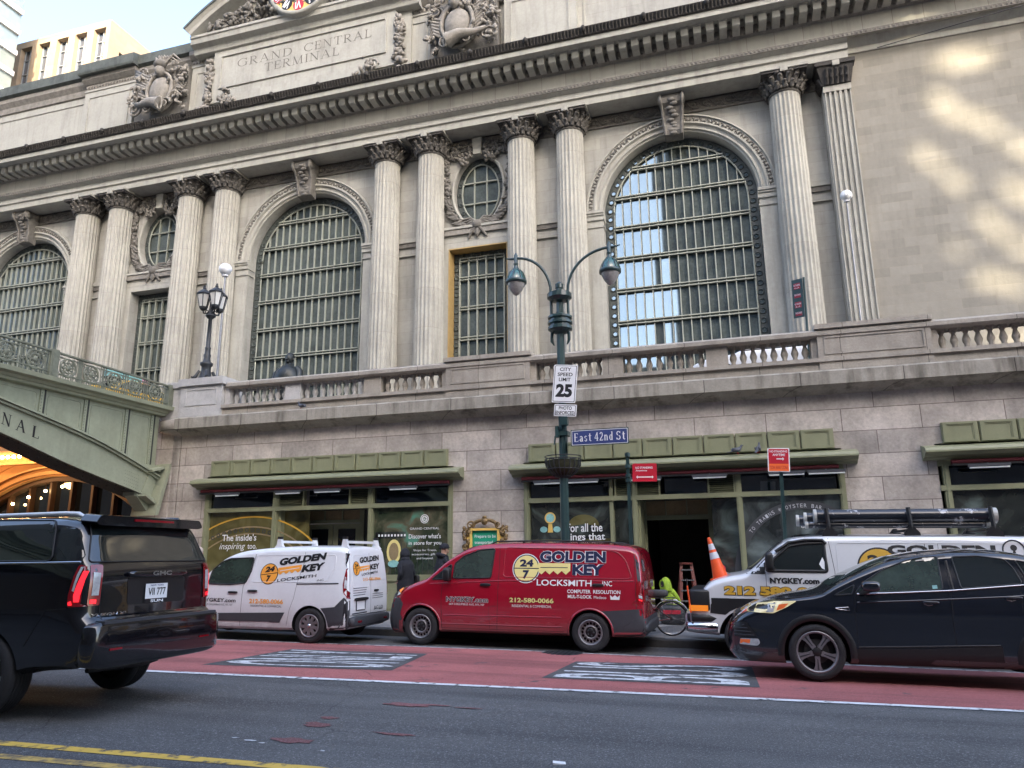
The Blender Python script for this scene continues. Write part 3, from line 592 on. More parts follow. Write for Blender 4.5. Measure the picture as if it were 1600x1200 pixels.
# small bays: oval window, wreath, rectangular window
def small_bay(c, oak):
    fr = M['oak'] if oak else M['limep']
    yg = YW+.35
    b = MB(); b.plate(circ(c, 20.5, 1.36, 1.98, 32), (), yg+.1, yg+.13, M['glass'], sides=False); ow = P(b, 'oval_window')
    b = MB(); b.plate(circ(c, 20.5, 1.36, 1.98, 32), [circ(c, 20.5, 1.06, 1.64, 32)], yg+.02, yg+.08, M['wdark'])
    rings(b, [(c+1.2*cos(2*pi*i/20), 20.5+1.8*sin(2*pi*i/20)) for i in range(20)], .1, yg, M['wdark'], M['glass']); P(b, 'window_border', parent=ow)
    b = MB(); b.tube([(x, yg, z) for x, z in circ(c, 20.5, 1.04, 1.62, 28)], .045, 5, M['wframe'], closed=True)
    for dx in (-.35, .35): hz = 1.62*sqrt(1-(dx/1.04)**2); b.box(c+dx-.03, c+dx+.03, yg-.03, yg+.08, 20.5-hz, 20.5+hz, M['wframe'])
    for dz in (-.6, .6): hx = 1.04*sqrt(1-(dz/1.62)**2); b.box(c-hx, c+hx, yg-.03, yg+.08, 20.47+dz, 20.53+dz, M['wframe'])
    P(b, 'glazing_bars', parent=ow)
    b = MB(); b.tube([(x, YW-.03, z) for x, z in circ(c, 20.5, 1.44, 2.06, 36)], .09, 6, M['limep'], closed=True); P(b, 'oval_moulding', parent=ow)
    # garland and wreath
    b = MB(); r = random.Random(int(c*10)); m = M['carve']
    b.plate([(c-.27, 23.4), (c-.2, 22.45), (c+.2, 22.45), (c+.27, 23.4)], (), YW-.3, YW, M['limep'])
    for s in (-1, 1):
        path = [(c+s*(.35+.9*t), 22.9-.75*sin(pi*min(t*1.1, 1))) for t in [i/10 for i in range(11)]]+[(c+s*(1.35+.45*t), 22.6+.1*sin(pi*t)-.05) for t in [i/6 for i in range(7)]]+[(c+s*(1.85-.1*t), 22.5-2.2*t) for t in [i/12 for i in range(13)]]
        for x, z in path:
            for q in range(5): b.ell((x+r.uniform(-.17, .17), YW-.1-r.random()*.14, z+r.uniform(-.2, .2)), (r.uniform(.07, .13), .1, r.uniform(.07, .15)), m, 6, 4, Matrix.Rotation(r.uniform(-1, 1), 4, 'Y'))
        for i in range(26):
            t = i/25; a = radians(-95+s*t*105+0) if s > 0 else radians(-85-t*105)
            x = c+1.72*cos(a); z = 20.35+2.15*sin(a)
            for q in range(3):
                ang = a+s*(.9+.5*r.uniform(-1, 1)); Tm = Matrix.Rotation(-ang, 4, 'Y')
                b.ell((x+r.uniform(-.12, .12), YW-.1-.08*r.random(), z+r.uniform(-.12, .12)), (.27, .07, .08), m, 6, 4, Tm)
        for q in range(5): b.tube([(c, YW-.2, 18.45), (c+s*.35, YW-.2, 18.35+.12*q), (c+s*(.75+.1*q), YW-.12, 18.0+.2*q)], [.09, .08, .04], 5, m)
        b.tube([(c, YW-.2, 18.4), (c+s*.3, YW-.2, 18.05), (c+s*.5, YW-.15, 17.75)], [.1, .09, .07], 5, m)
    b.ell((c, YW-.22, 18.45), (.3, .16, .26), m, 10, 6); b.ell((c, YW-.2, 18.02), (.14, .12, .3), m, 7, 5)
    P(b, 'carved_wreath')
    b = MB(); b.box(c-2.0, c+2.0, YW-.22, YW+.02, 18.0, 18.3, M['carvel']); b.box(c-2.0, c+2.0, YW-.28, YW+.02, 18.3, 18.42, M['limep']); b.box(c-2.0, c+2.0, YW-.08, YW+.02, 17.62, 18.0, M['limep'])
    b.plate([(c-1.95, ZT), (c+1.95, ZT), (c+1.95, 17.6), (c-1.95, 17.6)], [[(c-1.6, ZT+.2), (c+1.6, ZT+.2), (c+1.6, 17.28), (c-1.6, 17.28)]], YW-.1, YW+.03, M['limep']); P(b, 'window_surround')
    yg = YW+.65
    b = MB(); b.box(c-1.6, c+1.6, yg+.02, yg+.05, ZT+.2, 17.28, M['glass']); rw = P(b, 'rectangular_window')
    if oak:
        b = MB(); b.plate([(c-1.61, ZT+.2), (c+1.61, ZT+.2), (c+1.61, 17.28), (c-1.61, 17.28)], [[(c-1.56, ZT+.25), (c+1.56, ZT+.25), (c+1.56, 17.22), (c-1.56, 17.22)]], YW-.13, YW+.6, M['oak']); P(b, 'yellow_lining', parent=rw)
    b = MB(); b.plate([(c-1.6, ZT+.2), (c+1.6, ZT+.2), (c+1.6, 17.28), (c-1.6, 17.28)], [[(c-1.22, ZT+.3), (c+1.22, ZT+.3), (c+1.22, 16.9), (c-1.22, 16.9)]], yg-.06, yg-.02, M['wdark'])
    rp = [(c+sx*1.41, ZT+.5+.46*i) for sx in (-1, 1) for i in range(24)]+[(c-1.0+.5*i, 17.1) for i in range(5)]; rings(b, rp, .13, yg-.08, M['wdark'], M['glass']); P(b, 'window_border', parent=rw)
    b = MB()
    for i in range(0, 6): x = c-1.22+2.44*i/5; b.box(x-.035, x+.035, yg-.16, yg-.01, ZT+.3, 16.9, M['wframe'])
    for zt in (16.85, 15.8, 14.16, 12.52, 10.9, 9.27):
        b.box(c-1.22, c+1.22, yg-.18, yg-.04, zt+.05, zt+.1, M['wframe']); b.box(c-1.22, c+1.22, yg-.18, yg-.04, zt-.1, zt-.05, M['wframe'])
    P(b, 'glazing_bars', parent=rw)
small_bay(SM[0], True); small_bay(SM[1], False)
# impost moulding running behind the paired columns
for c in BAYS:
    for s in (-1, 1):
        b = MB(); xa, xb = sorted((c+s*5.7, c+s*8.1)); b.box(xa, xb, YW-.16, YW+.02, 17.95, 18.2, M['limep']); b.box(xa, xb, YW-.1, YW+.02, 17.7, 17.95, M['carve']); b.box(xa, xb, YW-.12, YW+.02, 17.2, 17.28, M['limep'])
        P(b, 'string_moulding')
# fluted columns
def flute_ring(r, n=22, d=.13):
    pts = []
    for i in range(n):
        for k in range(6):
            a = 2*pi*(i+k/6)/n; q = k/6
            dd = 0 if k == 0 or k == 1 else d*r*.62*sin(pi*(q-1/6)/(5/6))
            pts.append((r-dd, a))
    return pts
def column():
    b = MB(); n = 22; zs = [0.55, .6, 2, 4, 6, 8, 10, 12, 14, 15.76, 15.92]; H = 16.1; vs = []; ring = None
    for k, z in enumerate(zs):
        t = z/16; r = .785-.10*t**1.6
        fl = flute_ring(r, n, .13 if 0 < k < len(zs)-1 else .004)
        vs += [(q*cos(a), q*sin(a), z) for q, a in fl]
    m = 6*n; b.add(vs, [(i*m+j, i*m+(j+1) % m, (i+1)*m+(j+1) % m, (i+1)*m+j) for i in range(len(zs)-1) for j in range(m)], M['shaft'])
    b.lathe([(1.05, -.3), (1.05, 0), (1.0, .1), (.86, .15), (.84, .22), (.93, .3), (.93, .42), (.82, .46), (.8, .56)], (0, 0, 0), 28, M['limep'])
    return b
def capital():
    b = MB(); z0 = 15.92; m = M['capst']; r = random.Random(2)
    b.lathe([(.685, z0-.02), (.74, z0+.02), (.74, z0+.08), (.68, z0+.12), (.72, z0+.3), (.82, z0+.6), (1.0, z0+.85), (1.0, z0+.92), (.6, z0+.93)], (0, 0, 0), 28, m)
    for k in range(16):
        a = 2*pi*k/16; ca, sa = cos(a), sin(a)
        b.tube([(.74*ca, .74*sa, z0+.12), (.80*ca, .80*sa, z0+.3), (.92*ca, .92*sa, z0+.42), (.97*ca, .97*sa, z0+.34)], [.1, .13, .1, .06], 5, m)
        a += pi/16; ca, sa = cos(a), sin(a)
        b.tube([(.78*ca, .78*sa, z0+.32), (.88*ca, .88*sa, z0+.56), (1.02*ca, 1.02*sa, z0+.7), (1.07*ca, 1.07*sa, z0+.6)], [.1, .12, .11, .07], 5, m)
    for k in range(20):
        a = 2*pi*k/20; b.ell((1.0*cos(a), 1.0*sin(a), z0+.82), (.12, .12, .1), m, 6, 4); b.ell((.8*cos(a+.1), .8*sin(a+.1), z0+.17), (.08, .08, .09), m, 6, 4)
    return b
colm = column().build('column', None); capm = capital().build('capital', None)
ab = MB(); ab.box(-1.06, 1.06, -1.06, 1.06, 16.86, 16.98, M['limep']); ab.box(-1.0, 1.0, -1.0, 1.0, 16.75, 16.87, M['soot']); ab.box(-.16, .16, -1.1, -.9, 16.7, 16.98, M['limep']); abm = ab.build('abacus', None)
cx = []
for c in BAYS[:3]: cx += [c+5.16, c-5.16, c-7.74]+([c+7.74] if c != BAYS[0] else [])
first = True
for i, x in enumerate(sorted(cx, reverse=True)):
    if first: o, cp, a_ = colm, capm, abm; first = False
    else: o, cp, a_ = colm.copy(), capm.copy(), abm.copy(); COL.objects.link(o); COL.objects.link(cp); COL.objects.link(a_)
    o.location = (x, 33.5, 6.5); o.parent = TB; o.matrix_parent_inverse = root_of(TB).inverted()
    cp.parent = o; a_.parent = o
# pilaster and the plain wall on the right
b = MB(); xp0, xp1, yp = 5.05, 6.15, 33.05
b.box(xp0, xp1, yp+.1, YW+.1, ZT-.3, 22.4, M['shaft'])
for i in range(6):
    x = xp0+.0+(xp1-xp0)*i/5; b.box(max(x-.05, xp0), min(x+.05, xp1), yp, yp+.12, ZT+.5, 22.35, M['shaft'])
for i in range(4):
    y = yp+.1+.2*i; b.box(xp0-.07, xp0+.01, y, y+.09, ZT+.5, 22.3, M['shaft'])
b.box(xp0-.05, xp1+.03, yp-.02, YW, 22.1, 22.4, M['shaft']); b.box(xp0-.15, xp1+.15, yp-.1, YW, ZT-.3, ZT+.5, M['limep'])
pl = P(b, 'pilaster')
b = MB(); m = M['soot']
b.add([(xp0-.05, yp-.02, 22.42), (xp1+.05, yp-.02, 22.42), (xp1+.05, YW, 22.42), (xp0-.05, YW, 22.42), (xp0-.28, yp-.25, 23.3), (xp1+.2, yp-.25, 23.3), (xp1+.2, YW, 23.3), (xp0-.28, YW, 23.3)], [(0, 1, 5, 4), (1, 2, 6, 5), (3, 0, 4, 7), (4, 5, 6, 7), (0, 3, 2, 1)], m)
b.box(xp0-.34, xp1+.26, yp-.32, YW, 23.3, 23.48, m)
for i in range(5):
    for k in range(2): x = xp0+.12+(xp1-xp0-.24)*i/4; b.tube([(x, yp-.04-.1*k, 22.45+.35*k), (x, yp-.16-.1*k, 22.75+.35*k), (x, yp-.26-.08*k, 22.72+.35*k)], [.11, .1, .05], 5, m)
for k in range(5): y = yp+.05+.18*k; b.tube([(xp0-.07, y, 22.45), (xp0-.2, y, 22.8), (xp0-.3, y, 22.78)], [.09, .09, .05], 5, m)
b.box(5.45, 5.75, yp-.37, yp-.2, 23.2, 23.46, M['limep'])
P(b, 'capital', parent=pl)
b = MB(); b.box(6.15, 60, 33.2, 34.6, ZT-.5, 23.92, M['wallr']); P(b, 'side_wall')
b = MB(); b.box(6.15, 60, 33.17, 33.2, ZT-.5, ZT+1.4, M['limep'])
for x, z0_, z1_ in ():
    pts = [(x+.05*sin(k*1.7+x), 33.19, z0_+(z1_-z0_)*k/14) for k in range(15)]
    b.tube(pts, .007, 4, M['granl'])
P(b, 'wall_repairs')
# inner side of the wall, so no daylight shows behind the windows
b = MB(); b.box(-75, 5, 35.6, 36, ZT-.5, 26, M['dk']); P(b, 'inner_wall')
# entablature
XA, XB = -75, 60
b = MB()
b.sweep([(32.72, 23.5), (32.72, 23.87), (32.66, 23.89), (32.62, 23.9), (32.62, 24.2), (32.55, 24.22), (32.4, 24.3), (32.4, 24.52), (32.62, 24.56), (36, 24.56), (36, 23.5)], XA, 6.15, M['limep'])
b.sweep([(33.14, 23.92), (33.14, 24.2), (32.9, 24.56), (36, 24.56), (36, 23.92)], 6.15, XB, M['limep'])
P(b, 'architrave')
b = MB(); b.sweep([(32.6, 24.56), (32.6, 25.42), (36, 25.42), (36, 24.56)], XA, XB, M['limeb']); P(b, 'frieze')
b = MB(); x = -55
while x < 24: b.ell((x, 32.39, 24.41), (.085, .05, .09), M['carve'], 6, 4); x += .19
b.sweep([(32.41, 24.3), (32.37, 24.31), (32.37, 24.51), (32.41, 24.52)], XA, XB, M['carve'])
P(b, 'leaf_moulding')
b = MB(); b.sweep([(32.58, 25.42), (32.36, 25.5), (32.33, 25.58), (32.33, 25.85), (36, 25.85), (36, 25.42)], XA, XB, M['carvel'])
x = -55
while x < 22: b.ell((x, 32.40, 25.5), (.075, .06, .07), M['carve'], 6, 4); x += .2
P(b, 'bed_moulding')
b = MB(); x = -60; i = 0
while x < 24:
    b.sweep([(32.35, 25.40), (31.66, 25.42), (31.6, 25.46), (31.57, 25.78), (32.35, 25.78)], x-.17, x+.17, M['limep'])
    b.box(x-.2, x+.2, 31.52, 32.35, 25.78, 25.84, M['limep']); b.ell((x+.29, 31.85, 25.84), (.09, .12, .05), M['carve'], 6, 3)
    x += .585
P(b, 'modillions')
b = MB(); b.sweep([(31.12, 25.84), (31.12, 26.12), (36, 26.12), (36, 25.84)], XA, XB, M['limep']); P(b, 'cornice')
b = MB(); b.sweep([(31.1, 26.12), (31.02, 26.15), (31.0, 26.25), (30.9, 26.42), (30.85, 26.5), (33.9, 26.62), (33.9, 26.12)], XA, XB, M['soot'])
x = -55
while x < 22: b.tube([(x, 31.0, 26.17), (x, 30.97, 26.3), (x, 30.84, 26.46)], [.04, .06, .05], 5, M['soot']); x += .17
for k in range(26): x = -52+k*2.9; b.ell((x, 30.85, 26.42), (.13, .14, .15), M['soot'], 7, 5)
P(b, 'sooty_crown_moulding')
# attic
ya = 33.2
b = MB(); m = M['limep']
b.box(XA, XB, ya+.15, 36, 26.6, 32.0, M['lime'])
b.box(XA, -38.3, ya, ya+.2, 26.6, 31.0, m); P(b, 'attic_wall')
def panel(b, x0, x1, z0, z1, y, m, t=.07, d=.05):
    b.plate([(x0, z0), (x1, z0), (x1, z1), (x0, z1)], [[(x0+t, z0+t), (x1-t, z0+t), (x1-t, z1-t), (x0+t, z1-t)]], y-d, y+.02, m)
def attic_block(x0, x1, base=True):
    b = MB(); b.box(x0, x1, ya-.35, ya+.2, 26.6, 31.0, M['limep']); panel(b, x0+.35, x1-.35, 27.9, 30.6, ya-.35, M['limep'])
    b.box(x0-.03, x1+.03, ya-.4, ya+.2, 31.0, 31.12, M['limep']); b.box(x0, x1, ya-.38, ya+.2, 31.12, 31.5, M['carvel'])
    for i in range(int((x1-x0)/.22)): b.ell((x0+.1+i*.22, ya-.4, 31.3), (.07, .05, .12), M['carve'], 6, 3)
    b.sweep([(ya-.42, 31.5), (ya-.65, 31.75), (ya-.65, 32.0), (ya+.2, 32.0), (ya+.2, 31.5)], x0-.1, x1+.1, M['carvel'])
    if base: b.sweep([(ya-.38, 28.0), (ya-1.1, 27.2), (ya-1.1, 26.6), (ya, 26.6), (ya, 28.0)], x0-.1, x1+.1, M['copper'])
    P(b, 'attic_block')
attic_block(-38.6, -34.6); attic_block(-10.2, -6.3); attic_block(-30.3, -28.55, False); attic_block(-16.1, -14.3, False)
b = MB(); panel(b, -52, -38.9, 27.6, 30.6, ya, M['limep'], .1); P(b, 'attic_panel'); b = MB(); panel(b, -6.0, 12, 27.6, 30.6, ya+.15, M['limep'], .1); P(b, 'attic_panel')
b = MB(); x = -52
while x < -38.5: b.ell((x, ya-.05, 31.2), (.12, .06, .12), M['carve'], 7, 4); x += .32
b.sweep([(ya-.02, 31.0), (ya-.1, 31.05), (ya-.15, 31.4), (ya-.35, 31.7), (ya-.35, 32.0), (36, 32), (36, 31.0)], XA, XB, M['carvel'])
b.sweep([(ya-.36, 31.98), (ya-.55, 32.1), (ya-.55, 32.75), (ya-.2, 32.95), (36.2, 33.0), (36.2, 31.98)], XA, -29.9, M['copper'])
b.sweep([(ya-.36, 31.98), (ya-.55, 32.1), (ya-.55, 32.75), (ya-.2, 32.95), (36.2, 33.0), (36.2, 31.98)], -14.8, XB, M['copper'])
b.sweep([(ya-.9, 31.98), (ya-.95, 32.1), (ya-.95, 32.7), (ya-.2, 32.96), (ya, 32.96), (ya, 31.98)], -38.8, -34.4, M['copper'])
P(b, 'attic_coping')
# inscription block and pediment
yi = 32.4; cxp = -22.38
b = MB(); m = M['limep']
b.box(-28.35, -16.4, yi, 36, 27.9, 31.35, m); b.box(-29.2, -15.55, yi+.25, 36, 26.6, 31.35, m); b.box(-28.2, -16.55, yi+.1, 36, 26.6, 27.9, m)
b.box(-27.0, -17.75, yi-.1, yi+.1, 27.5, 28.15, m); b.box(-27.0, -17.75, yi-.03, yi+.1, 27.0, 27.5, M['carvel']); panel(b, -27.85, -16.9, 28.75, 31.0, yi, m, .1, .08); P(b, 'inscription_block')
b = MB(); flat2(b, serif_text('GRAND', -26.65, -22.95, 29.98, 30.52, .095), yi-.012, M['carve']); flat2(b, serif_text('CENTRAL', -22.15, -17.85, 29.98, 30.52, .095), yi-.012, M['carve']); flat2(b, serif_text('TERMINAL', -24.75, -19.85, 29.28, 29.82, .095), yi-.012, M['carve']); P(b, 'carved_inscription')
b = MB()
b.sweep([(yi-.02, 31.35), (yi-.12, 31.4), (yi-.2, 31.7), (yi-.5, 31.85), (yi-.55, 32.15), (yi-.62, 32.2), (yi-.62, 32.35), (36, 32.35), (36, 31.35)], -29.75, -14.95, m)
n = 40; aw = math.asin(7.5/11.1); zc = 24.4
pr = [(11.15, yi-.95), (11.15, 36), (10.5, 36), (10.5, yi-.05), (10.62, yi-.3), (10.75, yi-.75), (10.95, yi-.8)]
vs = []
for i in range(n+1):
    a = pi/2+aw-2*aw*i/n; vs += [(cxp+r*cos(a), y, zc+r*sin(a)) for r, y in pr]
k = len(pr); fs = [(i*k+j, (i+1)*k+j, (i+1)*k+(j+1) % k, i*k+(j+1) % k) for i in range(n) for j in range(k)]+[tuple(range(k)), tuple(range(n*k, n*k+k))]
b.add(vs, fs, m)
b.plate([(cxp-7.3, 32.3), (cxp+7.3, 32.3)]+circ(cxp, zc, 10.7, n=30, a0=pi/2-aw*.98, a1=pi/2+aw*.98, ends=True), (), yi+.05, 36, M['limep'])
vs = []
for i in range(n+1):
    a = pi/2+aw-2*aw*i/n; vs += [(cxp+r*cos(a), y, zc+r*sin(a)) for r, y in ((11.15, yi-1.0), (11.3, yi-1.0), (11.38, yi-.8), (11.38, 36.1), (11.15, 36.1))]
b.add(vs, [(i*5+j, (i+1)*5+j, (i+1)*5+(j+1) % 5, i*5+(j+1) % 5) for i in range(n) for j in range(5)]+[tuple(range(5)), tuple(range(n*5, n*5+5))], M['copper'])
P(b, 'segmental_pediment')
# clock
cc = (-22.15, 34.05)
b = MB(); yc = yi-.75
b.lathe([(0, yc), (1.75, yc), (1.75, yc-.02), (2.0, yc-.12), (2.12, yc-.05), (2.15, yc+.8), (0, yc+.8)], (cc[0], 0, cc[1]), 48, M['limep'], axis='Y')
ck = P(b, 'clock')
b = MB(); b.plate(circ(*cc, 1.86, n=48), [circ(*cc, 1.2, n=48)], yc-.06, yc-.03, M['giltb']); b.plate(circ(*cc, 1.2, n=40), [circ(*cc, .4, n=24)], yc-.05, yc-.03, M['signb']); b.plate(circ(*cc, .95, n=30), (), yc-.07, yc-.04, M['paleg'])
for h in range(12):
    a = pi/2-h*pi/6; Tm = Matrix.Translation((cc[0]+1.53*cos(a), 0, cc[1]+1.53*sin(a))) @ Matrix.Rotation(-(a-pi/2), 4, 'Y')
    b.plate(circ(0, 0, .34, .36, 12), (), yc-.09, yc-.05, M['signr'] if h % 2 == 0 else M['ink'], Tm)
    nu = ['XII', 'I', 'II', 'III', 'IV', 'V', 'VI', 'VII', 'VIII', 'IX', 'X', 'XI'][h]
    flat2(b, fit_text(nu, -.2, .2, -.26, .26, .03), yc-.1, M['signw'], Tm)
P(b, 'clock_face', parent=ck)
b = MB(); b.bar((cc[0], yc-.12, cc[1]), (cc[0]-.5, yc-.12, cc[1]+.9), .03, .1, M['giltb']); b.bar((cc[0], yc-.13, cc[1]), (cc[0]+.9, yc-.13, cc[1]+1.0), .03, .08, M['giltb']); P(b, 'clock_hands', parent=ck)
# sculpture
def foliage(b, pts, r, m, n, s0=.06, s1=.16, seed=1, y0=0, dy=.2):
    q = random.Random(seed)
    for (x, z) in pts:
        for i in range(n):
            s = q.uniform(s0, s1); T = Euler((q.uniform(-1, 1), q.uniform(-1.5, 1.5), q.uniform(-.8, .8))).to_matrix().to_4x4()
            b.ell((x+q.uniform(-r, r), y0-q.random()*dy, z+q.uniform(-r, r)), (s*1.5, s*.7, s*.8), m, 7, 4, T)
def scroll(b, cx, cz, r, y, m, s=1, turns=1.6, th=.07, a0=0):
    P_ = []; N_ = 22
    for i in range(N_+1):
        t = i/N_; a = a0+s*t*turns*2*pi; rr_ = r*(1-t*.85); P_.append((cx+rr_*cos(a), y-.12*t, cz+rr_*sin(a)))
    b.tube(P_, [th*(1-.5*i/N_) for i in range(N_+1)], 6, m)
b = MB()
for s in (-1, 1):
    foliage(b, [(cc[0]+s*(1.9+.42*k), 33.95-.12*k) for k in range(11)], .22+.0, M['carve'], 10, .09, .2, 4+s, yi-.15, .5)
    foliage(b, [(cc[0]+s*(2.2+.42*k), 33.1-.05*k) for k in range(9)], .26, M['carve'], 9, .08, .18, 8+s, yi-.15, .45)
foliage(b, [(cc[0]-1.8+.4*k, 32.85) for k in range(10)], .22, M['carve'], 8, .08, .17, 17, yi-.2, .6)
foliage(b, [(-28.2+.35*k, 32.75) for k in range(9)], .25, M['carve'], 8, .08, .18, 18, yi-.1, .45)
P(b, 'clock_foliage')
def garland(x, z0, z1, w, seed):
    b = MB(); n = int((z1-z0)/.28)
    foliage(b, [(x-.0+(.0 if k > 2 else -.25*(3-k)*(1 if x < cxp else -1)), z0+k*.28) for k in range(n)], w, M['carvel'], 7, .1, .17, seed, yi+.15, .35)
    for k in range(n):
        if k % 2: b.ell((x+.08*sin(k), yi-.05, z0+k*.28), (.2, .18, .17), M['carvel'], 8, 5)
    P(b, 'fruit_garland')
garland(-28.55, 27.3, 31.0, .2, 31); garland(-16.15, 27.3, 31.1, .22, 33)
b = MB(); foliage(b, [(-27.2, 27.6), (-27.0, 28.1), (-26.8, 27.6), (-26.5, 27.3)], .25, M['carvel'], 9, .08, .15, 41, yi-.15, .4); foliage(b, [(-17.6, 27.6), (-17.8, 28.1), (-18.0, 27.6), (-18.5, 27.3)], .25, M['carvel'], 9, .08, .15, 43, yi-.15, .4)
for sx, xc in ((-1, -27.1), (1, -17.6)): scroll(b, xc, 27.9, .4, yi-.3, M['carvel'], sx)
P(b, 'scroll_ornament')
def cartouche(x, z0, mirror, m, seed):
    b = MB(); s = -1 if mirror else 1; q = random.Random(seed); y = yi+.25
    X = lambda u: x+s*u
    # shield
    b.ell((X(.25), y-.35, z0+1.55), (.75, .4, .95), M['carvel'], 14, 10); b.tube([(X(.25+.9*cos(a)), y-.45, z0+1.6+1.15*sin(a)) for a in [2*pi*k/18 for k in range(18)]], .12, 6, m, closed=True)
    b.tube([(X(.25+1.15*cos(a)), y-.3, z0+1.6+1.4*sin(a)) for a in [2*pi*k/18 for k in range(18)]], .09, 6, m, closed=True)
    # crest, head and helmet
    b.ell((X(.35), y-.65, z0+2.75), (.3, .32, .38), m, 9, 7); b.ell((X(.35), y-.7, z0+3.15), (.4, .36, .3), M['carve'], 10, 6)
    for k in range(7): b.tube([(X(.3+.06*k), y-.6, z0+3.2), (X(.0+.22*k), y-.7, z0+3.65+.1*sin(k)), (X(-.1+.32*k), y-.6, z0+3.45-.05*k)], [.1, .09, .04], 5, m)
    # wings and scrolls either side
    for k in range(9): b.tube([(X(-.7), y-.3, z0+1.1+.2*k), (X(-1.25-.06*k), y-.4, z0+1.4+.24*k), (X(-1.6+.03*k), y-.3, z0+1.1+.26*k)], [.11, .12, .05], 5, m)
    for k in range(6): b.tube([(X(1.1), y-.3, z0+.9+.22*k), (X(1.6+.05*k), y-.4, z0+1.2+.2*k), (X(1.85), y-.3, z0+.95+.2*k)], [.1, .11, .05], 5, m)
    scroll(b, X(-1.35), z0+3.1, .42, y-.3, m, s); scroll(b, X(1.5), z0+2.6, .35, y-.3, m, -s); scroll(b, X(-1.5), z0+.55, .45, y-.4, m, -s); scroll(b, X(.9), z0+.45, .38, y-.6, M['carvel'], s); scroll(b, X(-.4), z0+.35, .3, y-.6, m, -s)
    # horn of plenty across the foot
    b.tube([(X(-1.4), y-.5, z0+.9), (X(-.8), y-.7, z0+.6), (X(0), y-.8, z0+.6), (X(.7), y-.75, z0+.35)], [.1, .18, .28, .42], 10, M['carvel'])
    b.tube([(X(.75+.38*cos(a)*.3), y-.85+.38*cos(a)*.2, z0+.35+.42*sin(a)) for a in [2*pi*k/12 for k in range(12)]], .07, 5, M['carvel'], closed=True)
    pts = [(X(q.uniform(-1.9, 1.9)), z0+q.uniform(.1, 3.2)) for _ in range(46)]
    pts = [p for p in pts if hypot((p[0]-X(.25))/.8, (p[1]-z0-1.5)/1.0) > 1]
    foliage(b, pts, .22, m, 5, .06, .15, seed, y-.1, .5)
    b.plate([(X(-1.9), z0-.3), (X(2.0), z0-.3), (X(1.9), z0+3.3), (X(-1.8), z0+3.3)], (), y, 34, M['carve'])
    P(b, 'carved_cartouche')
cartouche(-32.3, 27.9, False, M['carvel'], 51); cartouche(-12.4, 27.9, True, M['carvel'], 57)
b = MB(); b.sweep([(ya-.1, 27.7), (ya-.9, 27.2), (ya-.9, 26.6), (ya, 26.6), (ya, 27.7)], -34.6, -28.9, M['copper']); b.sweep([(ya-.1, 27.7), (ya-.9, 27.2), (ya-.9, 26.6), (ya, 26.6), (ya, 27.7)], -16.0, -10, M['copper']); P(b, 'copper_flashing')
# roof slab
b = MB(); b.box(XA, XB, 36.0, 60, 26, 31.5, M['dk']); b.box(XA, XB, 36, 60, -1, 26, M['dk']); P(b, 'roof')
# dark mass behind the wall: fills the gap between soffit and wall
b = MB(); b.box(XA, 6, 34.9, 36, 23.5, 26.5, M['limep']); P(b, 'wall_head')
# ---------------------------------------------------------------- stone podium with the shops
YP = 19.5
PD = thing('podium_building', 'pinkish granite podium with green shopfronts under the balustrade, beside the pavement', 'building', (-5, YP, 0), world=True)
PP = lambda mb, name, m=None, parent=PD, label=None: mb.build(name, m, parent, label)
XS0, XS1 = -16.95, 45
shops = [(-15.85, -7.65), (-5.6, 2.42), (4.45, 12.5)]
zb = -.9
b = MB()
b.plate([(XS0, zb), (XS1, zb), (XS1, 5.45), (XS0, 5.45)], [[(a, zb+.02), (c, zb+.02), (c, 4.08), (a, 4.08)] for a, c in shops], YP, YP+.5, M['gran']); PP(b, 'granite_wall')
b = MB(); b.sweep([(YP-.0, 5.42), (YP-.12, 5.5), (YP-.42, 5.6), (YP-.42, 5.92), (YP-.3, 5.98), (YP-.02, 6.0), (YP+1, 6.0), (YP+1, 5.42)], XS0, XS1, M['stain']); PP(b, 'stained_string_course')
b = MB(); b.box(XS0, XS1, YP+.9, 34.2, 5.3, ZT, M['dk']); PP(b, 'terrace')
b = MB(); b.box(-17.75, -17.2, YP+.5, YP+6, zb, 5.9, M['gran']); b.box(-17.62, -17.0, YP+.02, YP+.5, zb, 5.45, M['gran']); PP(b, 'return_wall')
# corner pier at the bridge
b = MB(); b.lathe([(.42, zb), (.42, 5.42), (.5, 5.5), (.78, 5.6), (.78, 5.92), (.5, 6.0)], (-17.2, YP+.42, 0), 28, M['gran']); PP(b, 'round_corner_pier')
